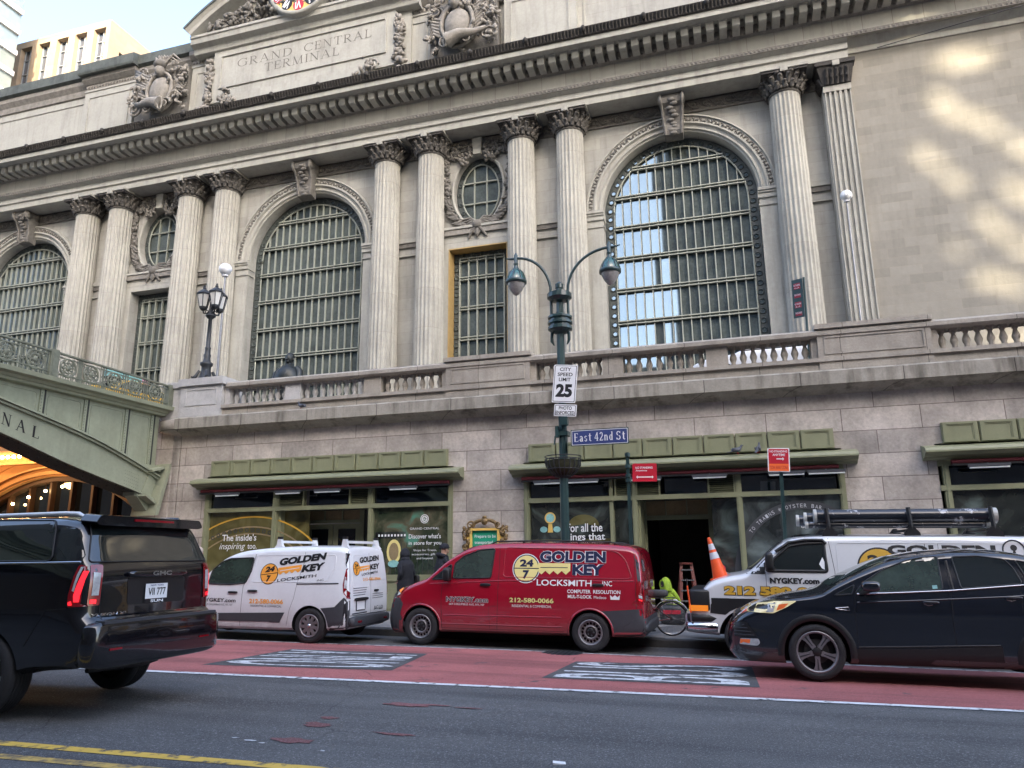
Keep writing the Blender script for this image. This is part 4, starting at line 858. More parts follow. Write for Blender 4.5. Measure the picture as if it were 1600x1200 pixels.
# fascia panels above each shop
def wpanel(b, x0, x1, z0, z1, y, m, t=.055):
    b.box(x0, x1, y, y+.1, z0, z1, m); b.plate([(x0+.02, z0+.02), (x1-.02, z0+.02), (x1-.02, z1-.02), (x0+.02, z1-.02)], [[(x0+t+.04, z0+t), (x1-t-.04, z0+t), (x1-t-.04, z1-t), (x0+t+.04, z1-t)]], y-.03, y+.01, m)
    b.plate([(x0+t+.04, z0+t), (x1-t-.04, z0+t), (x1-t-.04, z1-t), (x0+t+.04, z1-t)], [[(x0+t+.07, z0+t+.03), (x1-t-.07, z0+t+.03), (x1-t-.07, z1-t-.03), (x0+t+.07, z1-t-.03)]], y-.015, y+.01, m)
def awning_gear(x0, x1, lights, sh):
    b = MB(); b.tube([(x0, YP-.18, 3.62), (x1, YP-.18, 3.62)], .055, 8, M['awn']); b.box(x0, x1, YP-.26, YP-.1, 3.53, 3.57, M['black']); PP(b, 'rolled_awning', parent=sh)
    for lx in lights:
        b = MB(); b.box(lx-.42, lx+.42, YP-.42, YP-.34, 3.47, 3.53, M['dgrey']); b.tube([(lx-.4, YP-.39, 3.45), (lx+.4, YP-.39, 3.45)], .022, 6, M['tubel']); b.bar((lx, YP-.3, 3.55), (lx, YP-.38, 3.5), .03, .03, M['dgrey']); PP(b, 'awning_light', parent=sh)
def shop(x0, x1, npan, cols, lights, nm):
    sh = MB(); G = M['green']
    # cornice
    sh.sweep([(YP-.02, 4.04), (YP-.3, 3.98), (YP-.42, 3.94), (YP-.45, 3.88), (YP-.45, 3.84), (YP-.36, 3.82), (YP-.3, 3.77), (YP-.14, 3.74), (YP-.1, 3.69), (YP+.1, 3.68), (YP+.1, 4.04)], x0-.3, x1+.32, G)
    sho = PP(sh, 'shopfront', label=nm)
    b = MB(); w = (x1-.15-x0-.15)/npan
    for i in range(npan): wpanel(b, x0+.17+i*w, x0+.17+(i+1)*w-.02, 4.07, 4.56, YP-.1, G)
    PP(b, 'panelled_fascia', parent=sho)
    b = MB(); y = YP-.02
    b.box(x0, x1, y, y+.2, 3.56, 3.7, G); b.box(x0, x1, y-.04, y+.14, 2.98, 3.1, G)
    for a in cols: b.box(a-.07, a+.07, y-.02, y+.18, zb, 3.6, G); b.box(a-.03, a+.03, y-.05, y, zb, 3.56, G)
    PP(b, 'shop_frame', parent=sho)
    return sho
# shop 1
S1 = shop(-15.85, -7.65, 11, [-15.78, -13.35, -10.17, -7.72], None, 'green shopfront behind the white van with stencilled welcome text')
awning_gear(-15.9, -7.7, (-14.8, -12.7, -11.4, -9.0), S1)
def pane(x0, x1, z0, z1, m, sh, y=YP+.08, nm='shop_window'):
    b = MB(); b.box(x0, x1, y, y+.02, z0, z1, m); return PP(b, nm, parent=sh)
def louvre(x0, x1, sh):
    b = MB(); b.box(x0, x1, YP+.1, YP+.16, 3.1, 3.56, M['bdark'])
    for i in range(9): z = 3.12+i*.05; b.add([(x0, YP+.02, z), (x1, YP+.02, z), (x1, YP+.09, z+.04), (x0, YP+.09, z+.04)], [(0, 1, 2, 3)], M['green'])
    b.box(x0-.04, x0, YP-.02, YP+.14, 3.1, 3.56, M['green']); b.box(x1, x1+.04, YP-.02, YP+.14, 3.1, 3.56, M['green']); PP(b, 'louvre', parent=sh)
for a, c in ((-15.7, -13.43), (-12.25, -10.95), (-10.1, -7.8)): pane(a, c, 3.12, 3.55, M['sglass'], S1, nm='transom_window')
louvre(-13.25, -12.42, S1); louvre(-10.85, -10.28, S1)
def gmat(name, kind):
    m = bpy.data.materials.new(name); m.use_nodes = True; nt = m.node_tree; N = nt.nodes; L = nt.links; b = N['Principled BSDF']
    tc = N.new('ShaderNodeTexCoord'); n = N.new('ShaderNodeTexNoise'); n.inputs['Scale'].default_value = 1.1; n.inputs['Detail'].default_value = 7; n.inputs['Distortion'].default_value = 1.2
    L.new(tc.outputs['Object'], n.inputs['Vector']); r = N.new('ShaderNodeValToRGB'); L.new(n.outputs['Fac'], r.inputs[0])
    cols = dict(olive=[(.3, (.045, .04, .015)), (.5, (.115, .10, .035)), (.62, (.15, .14, .06)), (.75, (.05, .05, .02))],
                dark=[(.35, (.01, .012, .012)), (.55, (.035, .04, .035)), (.68, (.10, .13, .12)), (.8, (.2, .24, .22))],
                green=[(.35, (.02, .035, .02)), (.5, (.05, .06, .035)), (.6, (.12, .11, .07)), (.7, (.10, .28, .20))],
                grey=[(.35, (.012, .014, .015)), (.5, (.05, .06, .06)), (.65, (.13, .16, .16)), (.8, (.22, .26, .26))])[kind]
    cr = r.color_ramp; cr.elements[0].position = cols[0][0]; cr.elements[0].color = (*cols[0][1], 1); cr.elements[1].position = cols[-1][0]; cr.elements[1].color = (*cols[-1][1], 1)
    for p_, c_ in cols[1:-1]: e = cr.elements.new(p_); e.color = (*c_, 1)
    L.new(r.outputs[0], b.inputs['Base Color']); b.inputs['Roughness'].default_value = .12; b.inputs['Coat Weight'].default_value = 1; b.inputs['Coat Roughness'].default_value = .02
    return m
M['olive'] = gmat('printed_vault_poster', 'olive'); M['sdark'] = gmat('dark_window_print', 'dark'); M['sgreen'] = gmat('shop_interior_print', 'green'); M['sgrey'] = gmat('arch_photo_print', 'grey')
# stall risers
for a, c in ((-15.7, -13.43), (-10.1, -7.8)):
    b = MB(); b.box(a, c, YP-.02, YP+.2, zb, .95, M['green']); b.box(a, c, YP-.06, YP+.1, .95, 1.12, M['green']); b.box(a+.15, c-.15, YP-.04, YP, .2, .75, M['green']); PP(b, 'stall_riser', parent=S1)
pw = pane(-15.7, -13.43, 1.12, 2.98, M['olive'], S1)
b = MB()     # printed vault: rib arcs with a row of rosettes
for k, (r_, cz) in enumerate(((2.3, .55), (2.05, .5), (1.9, .45))):
    b.plate(circ(-14.2, cz, r_*1.25, r_, 30, .25, pi-.25, True)+circ(-14.2, cz, r_*1.25-.05, r_-.04, 30, pi-.25, .25, True), (), YP+.072, YP+.078, M['gold' if k == 0 else 'wood'])
for i in range(11):
    x = -15.55+i*.2; z = 2.44-.012*(i-6)**2*.5; b.plate(circ(x, z, .065, n=10), [circ(x, z, .035, n=8)], YP+.07, YP+.077, M['bdark'])
PP(b, 'printed_vault', parent=S1)
b = MB(); flat2(b, fit_text("The inside's", -15.2, -13.99, 2.12, 2.32, .012), YP+.066, M['signw']); flat2(b, fit_text("inspiring", -15.28, -14.36, 1.82, 2.05, 0, .3), YP+.066, M['signw']); flat2(b, fit_text("too.", -14.28, -13.96, 1.88, 2.02, .012), YP+.066, M['signw']); PP(b, 'window_lettering', parent=S1)
pane(-13.28, -12.35, .2, 2.98, M['olive'], S1, YP+.3)
# recessed doorway of shop 1
YD = YP+.9
b = MB(); G = M['green']
b.box(-13.3, -13.2, YP+.1, YD, zb, 3.0, G); b.box(-10.25, -10.15, YP+.1, YD+.1, zb, 3.0, M['wood']); b.box(-12.85, -10.95, YD, YD+.1, 2.62, 2.72, G); b.box(-13.0, -12.8, YD-.02, YD+.1, zb, 3.1, G); b.box(-11.0, -10.85, YD-.02, YD+.1, zb, 3.1, G)
b.box(-12.8, -11.0, YD+.04, YD+.1, 2.72, 3.1, M['wood']); b.box(-12.22, -12.18, YD, YD+.1, 2.72, 3.1, G); b.box(-11.62, -11.58, YD, YD+.1, 2.72, 3.1, G); b.box(-13.2, -10.2, YP+.1, YD+.1, 3.0, 3.06, M['bdark']); b.box(-13.3, -12.9, YD, YD+.1, zb, 3.0, M['bdark'])
b.box(-10.85, -10.2, YD+.0, YD+.1, zb, 3.0, M['bdark'])
PP(b, 'doorway', parent=S1)
for xa, xb in ((-12.8, -11.92), (-11.88, -11.0)):
    b = MB(); b.plate([(xa, zb), (xb, zb), (xb, 2.6), (xa, 2.6)], [[(xa+.14, zb+.3), (xb-.14, zb+.3), (xb-.14, 2.45), (xa+.14, 2.45)]], YD+.02, YD+.08, G); d = PP(b, 'shop_door', parent=S1)
    b = MB(); b.box(xa+.14, xb-.14, YD+.045, YD+.055, zb+.3, 2.45, M['sglass']); PP(b, 'door_glass', parent=S1)
# discover window
pw = pane(-10.1, -7.8, 1.12, 2.98, M['sgreen'], S1)
b = MB()
def ring(b, x, z, r, w, m, y): b.plate(circ(x, z, r, n=24), [circ(x, z, r-w, n=24)], y-.004, y, m)
ring(b, -8.53, 2.64, .125, .02, M['signw'], YP+.07); ring(b, -8.53, 2.64, .085, .025, M['signw'], YP+.07); flat2(b, fit_text('GC', -8.58, -8.48, 2.6, 2.68, .03), YP+.066, M['signw'])
flat2(b, fit_text('GRAND CENTRAL', -8.97, -8.08, 2.345, 2.405), YP+.066, M['signw']); flat2(b, fit_text("Discover what's", -9.0, -8.03, 2.1, 2.23, .012), YP+.066, M['signw']); flat2(b, fit_text("in store for you.", -9.0, -7.98, 1.9, 2.03, .012), YP+.066, M['signw'])
flat2(b, fit_text("Shops for Treats,", -8.85, -8.15, 1.74, 1.81), YP+.066, M['signw']); flat2(b, fit_text("accessories, gifts", -8.9, -8.15, 1.63, 1.7), YP+.066, M['signw']); flat2(b, fit_text("and beyond.", -8.75, -8.25, 1.52, 1.59), YP+.066, M['signw'])
PP(b, 'window_lettering', parent=S1)
b = MB()
for i in range(14): x = -10.05+i*.165; b.box(x-.01, x+.01, YP+.07, YP+.078, 1.15, 2.0, M['bdark'])
b.plate(circ(-9.45, 1.75, .22, .34, 18), (), YP+.062, YP+.068, M['pgold']); b.plate(circ(-9.45, 1.75, .15, .25, 14), (), YP+.058, YP+.064, M['poster'] if 'poster' in M else M['wood']); b.plate(circ(-9.45, 1.42, .17, .1, 14), (), YP+.055, YP+.062, M['mint'])
b.box(-10.05, -9.1, YP+.072, YP+.078, 2.12, 2.3, M['sdark']); 
for i in range(9): b.box(-9.95+i*.1, -9.9+i*.1, YP+.066, YP+.072, 2.17, 2.23, M['signw'])
PP(b, 'window_display', parent=S1)
# shop 2
S2 = shop(-5.6, 2.42, 10, [-5.52, -2.62, -.03, 2.36], None, 'green shopfront behind the street lamp with its door standing open')
awning_gear(-5.6, 2.3, (-4.8, -3.9, -2.3, -.7, 1.1, 2.0), S2)
for a, c in ((-5.42, -3.28), (-1.85, -.8), (.04, 2.24)): pane(a, c, 3.12, 3.55, M['sglass'], S2, nm='transom_window')
b = MB(); b.box(-3.28, -3.18, YP-.02, YP+.16, zb, 3.6, G); PP(b, 'mullion', parent=S2)
louvre(-3.1, -2.0, S2); louvre(-.74, -.15, S2)
pw = pane(-5.42, -3.28, 1.1, 2.98, M['sdark'], S2)
b = MB()
ring(b, -4.9, 2.58, .15, .04, M['giltb'], YP+.07); b.plate(circ(-4.9, 2.58, .115, n=18), (), YP+.064, YP+.07, M['mint']); b.plate([(-4.95, 2.42), (-4.85, 2.42), (-4.83, 2.2), (-4.97, 2.2)], (), YP+.066, YP+.074, M['giltb']); b.plate(circ(-5.08, 2.28, .1, .08, 12), (), YP+.066, YP+.072, M['mint']); b.plate(circ(-4.72, 2.28, .1, .08, 12), (), YP+.066, YP+.072, M['mint'])
b.plate([(-4.0, 2.4)]+circ(-4.0, 2.35, .42, .3, 14, 0, pi, True), (), YP+.07, YP+.076, M['olive'])
b.box(-5.4, -3.3, YP+.07, YP+.078, 1.95, 2.02, M['olive'])
PP(b, 'window_display', parent=S2)
b = MB(); flat2(b, fit_text("for all the", -4.42, -3.5, 2.2, 2.42, .012), YP+.06, M['signw']); flat2(b, fit_text("things that", -4.6, -3.44, 1.93, 2.17, .012), YP+.06, M['signw']); flat2(b, fit_text("could be", -4.4, -3.6, 1.72, 1.88, .012), YP+.06, M['signw']); PP(b, 'window_lettering', parent=S2)
b = MB(); b.box(-5.42, -3.28, YP-.02, YP+.2, zb, 1.1, G); PP(b, 'stall_riser', parent=S2); b = MB(); b.box(.04, 2.24, YP-.02, YP+.2, zb, 1.1, G); PP(b, 'stall_riser', parent=S2)
pane(-3.18, -2.68, zb, 2.98, M['sdark'], S2, YP+.15)
pw = pane(.04, 2.28, 1.1, 2.98, M['sgrey'], S2)
b = MB()
for (r_, w_, mm) in ((1.75, .2, 'dgrey'), (1.2, .3, 'sgrey'), (.95, .12, 'dgrey')):
    b.plate(circ(1.4, 1.1, r_*.95, r_, 26, .55, pi-.02, True)+circ(1.4, 1.1, (r_-w_)*.95, r_-w_, 26, pi-.02, .55, True), (), YP+.066, YP+.074, M[mm])
for i, ch in enumerate('TO TRAINS * OYSTER BAR *'):
    if ch == ' ': continue
    a = 2.45-i*.055; Tm = Matrix.Translation((1.4+1.63*.96*cos(a), 0, 1.1+1.63*sin(a))) @ Matrix.Rotation(-(a-pi/2), 4, 'Y'); flat2(b, fit_text(ch, -.03, .03, -.04, .05), YP+.06, M['conew'], Tm)
flat2(b, fit_text('GRAND CENTRAL', 1.35, 2.2, 2.2, 2.25), YP+.06, M['signw'])
PP(b, 'printed_arch', parent=S2)
pane(-.72, -.1, zb, 2.98, M['sdark'], S2, YP+.25)
b = MB(); b.box(-2.66, -2.5, YP+.1, YD, zb, 3.0, G); b.box(-2.62, -2.45, YD-.02, YD+.1, zb, 3.1, G); b.box(-.85, -.7, YD-.02, YD+.1, zb, 3.1, G); b.box(-2.5, -.8, YD, YD+.1, 2.5, 2.62, G); b.box(-2.45, -.85, YD+.05, YD+.1, 2.62, 3.1, M['wood']); b.box(-1.95, -1.92, YD, YD+.08, 2.62, 3.1, G); b.box(-1.4, -1.37, YD, YD+.08, 2.62, 3.1, G); b.box(-2.6, -.72, YP+.1, YD+.1, 3.0, 3.06, M['bdark'])
PP(b, 'doorway', parent=S2)
b = MB(); b.box(-3.3, -2.55, YD+.1, YD+4, zb, 3.2, M['blackm']); b.box(-.75, 0, YD+.1, YD+4, zb, 3.2, M['blackm']); b.box(-2.6, -.7, YD+4, YD+4.1, zb, 3.2, M['dk']); b.box(-2.6, -.7, YD+.1, YD+4, 3.1, 3.2, M['blackm']); b.box(-2.6, -.7, YD, YD+4, -.0, .02, M['dk']); PP(b, 'dark_interior', parent=S2)
# shop 3
S3 = shop(4.45, 12.5, 10, [4.6, 7.4, 9.6, 12.4], None, 'green shopfront at the right edge of the street')
awning_gear(4.7, 12.4, (5.4, 7.6), S3)
for a, c in ((4.7, 7.3), (7.5, 9.5), (9.7, 12.3)): pane(a, c, 3.12, 3.55, M['sglass'], S3, nm='transom_window'); pane(a, c, .9, 2.98, M['sdark'], S3)
b = MB(); b.box(4.6, 12.4, YP-.02, YP+.2, zb, .9, G); PP(b, 'stall_riser', parent=S3)
# ---------------------------------------------------------------- balustrade
BL = thing('balustrade', 'weathered stone balustrade along the top of the granite podium', 'balustrade', (-5, YP, 6.0), world=True)
BP = lambda mb, name, m=None: mb.build(name, m, BL)
b = MB(); b.box(-16.95, XS1, YP-.12, YP+.5, 6.0, 6.22, M['granp']); b.box(-16.95, XS1, YP-.2, YP+.55, 6.22, 6.32, M['granp'])
BP(b, 'plinth')
b = MB(); b.sweep([(YP-.14, 6.86), (YP-.2, 6.9), (YP-.2, 7.0), (YP-.12, 7.06), (YP+.42, 7.06), (YP+.5, 7.0), (YP+.5, 6.9), (YP+.44, 6.86)], -15.3, XS1, M['granp']); BP(b, 'coping')
ops = [(-15.23, -13.22), (-12.68, -10.52), (-9.95, -8.0), (-5.19, -3.32), (-2.76, -.59), (-.04, 1.97), (4.82, 6.9), (7.5, 9.5), (10.1, 12.1)]
edges = [-15.4]+[e for o in ops for e in o]+[XS1]
for i in range(0, len(edges), 2):
    b = MB(); xa, xb = edges[i], edges[i+1]; pale = xb < -10
    b.box(xa, xb, YP-.06, YP+.38, 6.32, 6.86, M['granl'] if pale else M['granp'])
    if xb-xa > 1.4 and i < 14: b.box(xa+.15, xb-.15, YP-.16, YP+.45, 6.0, 7.14, M['granp']); b.box(xa+.1, xb-.1, YP-.24, YP+.5, 7.06, 7.18, M['granp']); panel(b, xa+.3, xb-.3, 6.4, 6.86, YP-.16, M['granp'], .04, .02)
    BP(b, 'pedestal')
def baluster(pale):
    b = MB(); m = M['granl' if pale else 'granp']; b.box(-.09, .09, -.09, .09, 0, .05, m); b.box(-.085, .085, -.085, .085, .49, .54, m)
    b.lathe([(.06, .05), (.075, .08), (.05, .11), (.085, .2), (.092, .25), (.06, .35), (.042, .42), (.07, .44), (.05, .49)], (0, 0, 0), 10, m); return b
bp = {True: None, False: None}
for a, c in ops:
    n = max(3, round((c-a)/.262)); pale = c < -9.9
    for i in range(n):
        x = a+(c-a)*(i+.5)/n
        if bp[pale] is None: o = baluster(pale).build('baluster'); bp[pale] = o
        else: o = bp[pale].copy(); COL.objects.link(o)
        o.location = (x, YP+.14, 6.32); o.parent = BL; o.matrix_parent_inverse = root_of(BL).inverted()
b = MB(); b.box(-16.98, -15.42, YP-.22, YP+1.0, 6.0, 7.0, M['granl']); b.box(-17.05, -15.35, YP-.3, YP+1.05, 7.0, 7.24, M['granl']); panel(b, -16.8, -15.6, 6.35, 6.9, YP-.22, M['granl'], .05, .02)
b.box(-17.75, -17.0, YP-.1, YP+1.0, 5.98, 7.0, M['granl']); b.box(-17.8, -17.0, YP-.15, YP+1.0, 7.0, 7.2, M['granl']); BP(b, 'corner_pedestal')
# ---------------------------------------------------------------- green viaduct bridge across the street
BR = thing('viaduct_bridge', 'pale green riveted steel arch bridge crossing the street at the left', 'bridge', (-17.6, 19, 3.5), world=True)
BRP = lambda mb, name, m=None, parent=BR: mb.build(name, m, parent)
XF = -17.6; G = M['bgreen']
zbot = pchip([(5.5, 5.75), (9, 5.55), (11.5, 5.2), (13.88, 4.72), (16, 4.16), (18.58, 3.59), (19.3, 3.42)])
ztop = pchip([(5.5, 6.1), (9, 6.05), (11.5, 5.95), (13.75, 5.55), (16.57, 4.99), (18.75, 4.32), (19.3, 4.12)])
ys = [19.3-.3*i for i in range(47)]+[5.2]
def yext(q, x0, x1): return [(x0, y, z) for y, z in q], [(x1, y, z) for y, z in q]
def yplate(b, poly, x0, x1, m, holes=()):
    """polygon in (y,z), extruded along x"""
    T = Matrix(((0, 1, 0, 0), (1, 0, 0, 0), (0, 0, 1, 0), (0, 0, 0, 1)))
    b.plate(poly, holes, x0, x1, m, T)
def mirror(q): return [(10.4-y, z) for y, z in q][::-1]
for half in (0, 1):
    mm = (lambda q: q) if half == 0 else mirror
    b = MB(); yplate(b, mm([(y, zbot(y)) for y in ys]+[(y, ztop(y)) for y in ys[::-1]]), XF-.1, XF, G); BRP(b, 'arch_rib')
    b = MB(); yplate(b, mm([(19.3, 3.5)]+[(y, ztop(y)-.05) for y in ys]+[(5.2, 6.3), (19.3, 6.15)]), XF-.2, XF-.14, G); BRP(b, 'spandrel_web')
    b = MB()
    q = [(y, ztop(y)) for y in ys]
    for (w_, dz0, dz1) in ((.16, -.02, .03), (.09, -.09, -.03)): yplate(b, mm([(y, z+dz0) for y, z in q]+[(y, z+dz1) for y, z in q[::-1]]), XF-.12, XF+w_, G)
    yplate(b, mm([(y, zbot(y)) for y in ys]+[(y, zbot(y)+.035) for y in ys[::-1]]), XF-.12, XF+.05, G); BRP(b, 'rib_flange')
# soffit with lattice rivets
b = MB(); vs = []; fs = []
yy = [19.3-.3*i for i in range(47)]+[5.2]+[10.4-(19.3-.3*i) for i in range(46, -1, -1)]
zz = [zbot(y) if y >= 5.2 else zbot(10.4-y) for y in yy]
for y, z in zip(yy, zz): vs += [(XF-.02, y, z), (-18.5, y, z)]
b.add(vs, [(2*i, 2*i+1, 2*i+3, 2*i+2) for i in range(len(yy)-1)], M['bdark'])
for y, z in zip(yy, zz):
    for k in range(5): b.ell((-17.7-.17*k, y+.15*(k % 2), z-.005), (.03, .03, .02), M['bdark'], 5, 3)
BRP(b, 'arch_soffit')
b = MB(); b.box(-32, -18.4, -8, 19.4, 6.05, 6.3, M['bdark'])
for i in range(9): y = 19-.0-3.2*i; b.box(-32, -18.3, y-.12, y+.12, 5.5, 6.05, M['bdark'])
for i in range(5): b.plate([(0, 0)], (), 0, 0, None) if False else b.box(-20.6-2.8*i, -20.4-2.8*i, -8, 19.3, 5.4, 6.05, M['bdark'])
BRP(b, 'deck')
# stiffeners with rivets
for y in (19.05, 18.0, 16.49, 15.07, 13.6, 12.1, 10.6, 9.0):
    b = MB(); z0 = ztop(y)+.02; b.box(XF-.14, XF-.08, y-.02, y+.02, z0, 6.12, M['bdark']); b.box(XF-.14, XF-.1, y-.13, y+.05, z0-.03, 6.12, G)
    z = z0+.06
    while z < 6.05: b.ell((XF-.095, y-.09, z), (.014, .016, .016), M['bgrime'], 5, 3); z += .085
    BRP(b, 'stiffener')
for ya_, yb_ in ((18.05, 18.95), (16.55, 17.88), (15.12, 16.36), (13.65, 14.95), (12.15, 13.48)):
    b = MB(); q = rounded([(ya_+.08, ztop(ya_+.08)+.12), (yb_-.08, ztop(yb_-.08)+.12), (yb_-.08, 5.98), (ya_+.08, 5.98)], .12); q = [(XF-.135, y, z) for y, z in q]; b.tube(q, .012, 5, G, closed=True); BRP(b, 'panel_bead')
# cornice and railing
b = MB(); pr = [(XF-.1, 6.08), (XF+.02, 6.1), (XF+.05, 6.16), (XF+.1, 6.18), (XF+.14, 6.24), (XF+.3, 6.27), (XF+.33, 6.38), (XF-.3, 6.4), (XF-.3, 6.08)]
k = len(pr); vs = [(x, y, z) for y in (-8.5, 19.45) for x, z in pr]; b.add(vs, [(i, (i+1) % k, k+(i+1) % k, k+i) for i in range(k)]+[tuple(range(k)), tuple(range(k, 2*k))], G); BRP(b, 'bridge_cornice')
xr = XF+.15; R_ = M['bgrime']
b = MB(); zr = lambda y: 7.06+.025*(19.3-y)*.35
for dz, h_, w_ in ((0, .045, .09), (-.1, .02, .04), (-.56, .025, .05)): b.bar((xr, 19.4, zr(19.4)+dz), (xr, 8, zr(8)+dz), w_, h_, R_)
b.bar((xr, 8, zr(8)), (xr, -8, zr(8)), .09, .045, R_); b.bar((xr, 8, 6.45), (xr, -8, 6.45), .05, .03, R_)
BRP(b, 'handrail')
for y in (19.33, 14.95, 10.5): b = MB(); b.box(xr-.09, xr+.07, y-.12, y+.12, 6.36, zr(y)+.05, R_); panel_q = [(y-.07, 6.45), (y+.07, 6.45), (y+.07, zr(y)-.05), (y-.07, zr(y)-.05)]; yplate(b, panel_q, xr+.07, xr+.085, R_); BRP(b, 'railing_post')
y = 18.72; n_ = 0
ros = [18.69, 17.88, 17.06, 16.22, 15.45, 14.42, 13.6, 12.8, 12.0, 11.2]
for y in ros:
    b = MB(); zc_ = (6.5+zr(y)-.1)/2+.0; 
    T = lambda r, n=14: [(xr, y+r*cos(2*pi*i/n), zc_+r*sin(2*pi*i/n)) for i in range(n)]
    b.tube(T(.25), .03, 5, R_, closed=True); b.tube(T(.15), .024, 5, R_, closed=True); b.ell((xr, y, zc_), (.04, .085, .085), R_, 8, 5)
    for i in range(8): a = 2*pi*i/8; b.tube([(xr, y+.08*cos(a), zc_+.08*sin(a)), (xr, y+.15*cos(a+.3), zc_+.15*sin(a+.3)), (xr, y+.22*cos(a), zc_+.22*sin(a))], .025, 4, R_)
    for sy in (-1, 1):
        for sz in (-1, 1): b.tube([(xr, y+sy*(.2+.1*cos(q)), zc_+sz*(.17+.08*sin(q))) for q in (0, 1, 2, 3, 4, 5)], .016, 4, R_)
    for yb in (y-.33, y-.40, y+.33, y+.40): b.box(xr-.012, xr+.012, yb-.012, yb+.012, 6.38, zr(yb), R_)
    for i in range(9): yb = y-.36+.08*i; b.box(xr-.008, xr+.008, yb-.01, yb+.01, 6.36, 6.5, R_)
    BRP(b, 'railing_rosette_panel')
# lettering on the rib: each letter follows the rib
def rib_letter(b, ch, yc_, zc_, h):
    vs, fs = serif_text(ch, 0, .8, 0, 1, .17); ang = -math.atan2(ztop(yc_+.3)-ztop(yc_-.3), .6)
    w_ = dict(N=.27, A=.30, L=.22, I=.1, M=.33, R=.27, E=.22, T=.26)[ch]; out = []
    for u, v in vs:
        a = -(u/.8-.5)*w_; c = (v-.5)*h; out.append((XF+.004, yc_-a*cos(ang)+.0*c, zc_+c+a*math.tan(ang)*1.0))
    b.add(out, fs, M['ink'])
b = MB()
for ch, y in zip('TERMINAL', (11.4, 11.8, 12.25, 12.7, 13.2, 13.95+.05, 14.42, 14.86)): 
    zc_ = (zbot(y)+ztop(y))/2-.02; rib_letter(b, ch, y, zc_, .30)
BRP(b, 'bridge_lettering')
b = MB()
for i in range(8):
    for j in range(5): y = 18.0+.075*i; b.ell((XF+.003, y, zbot(y)+.1+.1*j), (.008, .012, .012), M['bgrime'], 5, 3)
BRP(b, 'rivets')
# hinge casting at the springing
b = MB(); b.box(XF-.8, XF+.35, 19.46, 19.62, 2.6, 5.98, M['gran']); BRP(b, 'abutment_face'); b = MB(); b.box(XF-.5, XF-.06, 18.5, 19.3, 3.5, 4.5, G); yplate(b, [(18.55, 3.5), (18.95, 3.12), (19.12, 3.0), (19.45, 4.5), (18.85, 4.42), (18.8, 4.2)], XF-.48, XF-.03, G); yplate(b, [(18.98, 2.92), (19.12, 2.95), (19.5, 4.55), (19.38, 4.55)], XF-.6, XF+.35, G)
yplate(b, [(18.68, 3.62), (18.9, 3.3), (19.15, 4.2), (18.95, 4.3)], XF-.02, XF+.03, G)
for q in ((18.78, 4.28, 19.3, 4.42), (18.62, 3.52, 19.05, 3.3)): b.bar((XF+.12, q[0], q[1]), (XF+.12, q[2], q[3]), .3, .07, G); b.lathe([(.07, -.15), (.07, .2)], (XF, (q[0]+q[2])/2+.12, (q[1]+q[3])/2), 10, G, axis='X')
BRP(b, 'springing_casting')
# ---- lit station entrance under the bridge
WE = thing('lit_entrance', 'orange lit stone entrance with a bronze arched window, seen under the green bridge', 'building front', (-24, 20.5, 0), world=True)
ay = 20.5; ac = (-23.1, -1.5)
def segarc(r, n=30, a=.62): return circ(ac[0], ac[1], r, n=n, a0=pi/2-a, a1=pi/2+a, ends=True)
b = MB(); op = [(ac[0]+3.49, -.5)]+segarc(6.0)+[(ac[0]-3.49, -.5)]
b.plate([(-40, -.6), (-17.8, -.6), (-17.8, 6.1), (-40, 6.1)], [op], ay, ay+.4, M['warm']); WE_w = b.build('entrance_wall', None, WE)
b = MB()
for r_, y_, w_ in ((6.12, ay-.1, .12), (6.32, ay-.16, .06), (6.75, ay-.05, .05)): q = segarc(r_+w_/2)+segarc(r_-w_/2)[::-1]; b.plate(q, (), y_, ay, M['warm'])
b.box(-40, -17.8, ay-.25, ay, 4.95, 5.05, M['warm']); b.box(-40, -17.8, ay-.4, ay, 5.3, 5.42, M['warm']); b.box(-18.4, -17.9, ay-.6, ay, -.5, 6.0, M['warm']); b.build('arch_moulding', None, WE)
b = MB(); b.box(-27, -19.5, ay+.5, ay+.52, -.5, 4.55, M['sglass']); aw_ = b.build('arched_entrance_window', None, WE)
bz = mat('dark_bronze', (.05, .025, .015), .5)
b = MB(); b.plate(segarc(6.0)+segarc(5.85)[::-1], (), ay+.2, ay+.5, bz)
for i in range(8): x = -26.4+i*.94; zt = ac[1]+sqrt(max(5.95**2-(x-ac[0])**2, 0)); b.box(x-.05, x+.05, ay+.3, ay+.5, -.4, zt, bz)
b.box(-26.6, -19.6, ay+.3, ay+.5, 2.9, 3.0, bz); b.build('bronze_frame', None, aw_)
bb = mat('lit_bulb_small', (1, .8, .5), .5, emit=((1, .7, .3), 12))
for i in range(18): 
    b = MB(); b.ell((-26.5+.27*i, ay-.45, 5.2), (.06, .06, .06), bb, 6, 4); b.build('bulb', None, WE)
for x, z in ((-25.2, 3.6), (-24.5, 3.82), (-23.75, 4.02), (-23.0, 4.15)):
    b = MB(); b.ell((x, ay+.25, z), (.05, .05, .05), bb, 6, 4); b.tube([(x, ay+.25, z), (x, ay+.25, z+.5)], .01, 4, bz); b.build('hanging_bulb', None, WE)
for (lx, ly, lz, en) in ((-25.5, 18.6, 4.6, 38), (-22.6, 18.6, 4.4, 26)):
    ld = bpy.data.lights.new('entrance_lamp', 'POINT'); ld.energy = en; ld.color = (1, .5, .2); ld.shadow_soft_size = .25; lo = bpy.data.objects.new('entrance_lamp', ld); COL.objects.link(lo); lo.location = (lx, ly, lz); lo.parent = WE; lo.matrix_parent_inverse = root_of(WE).inverted()
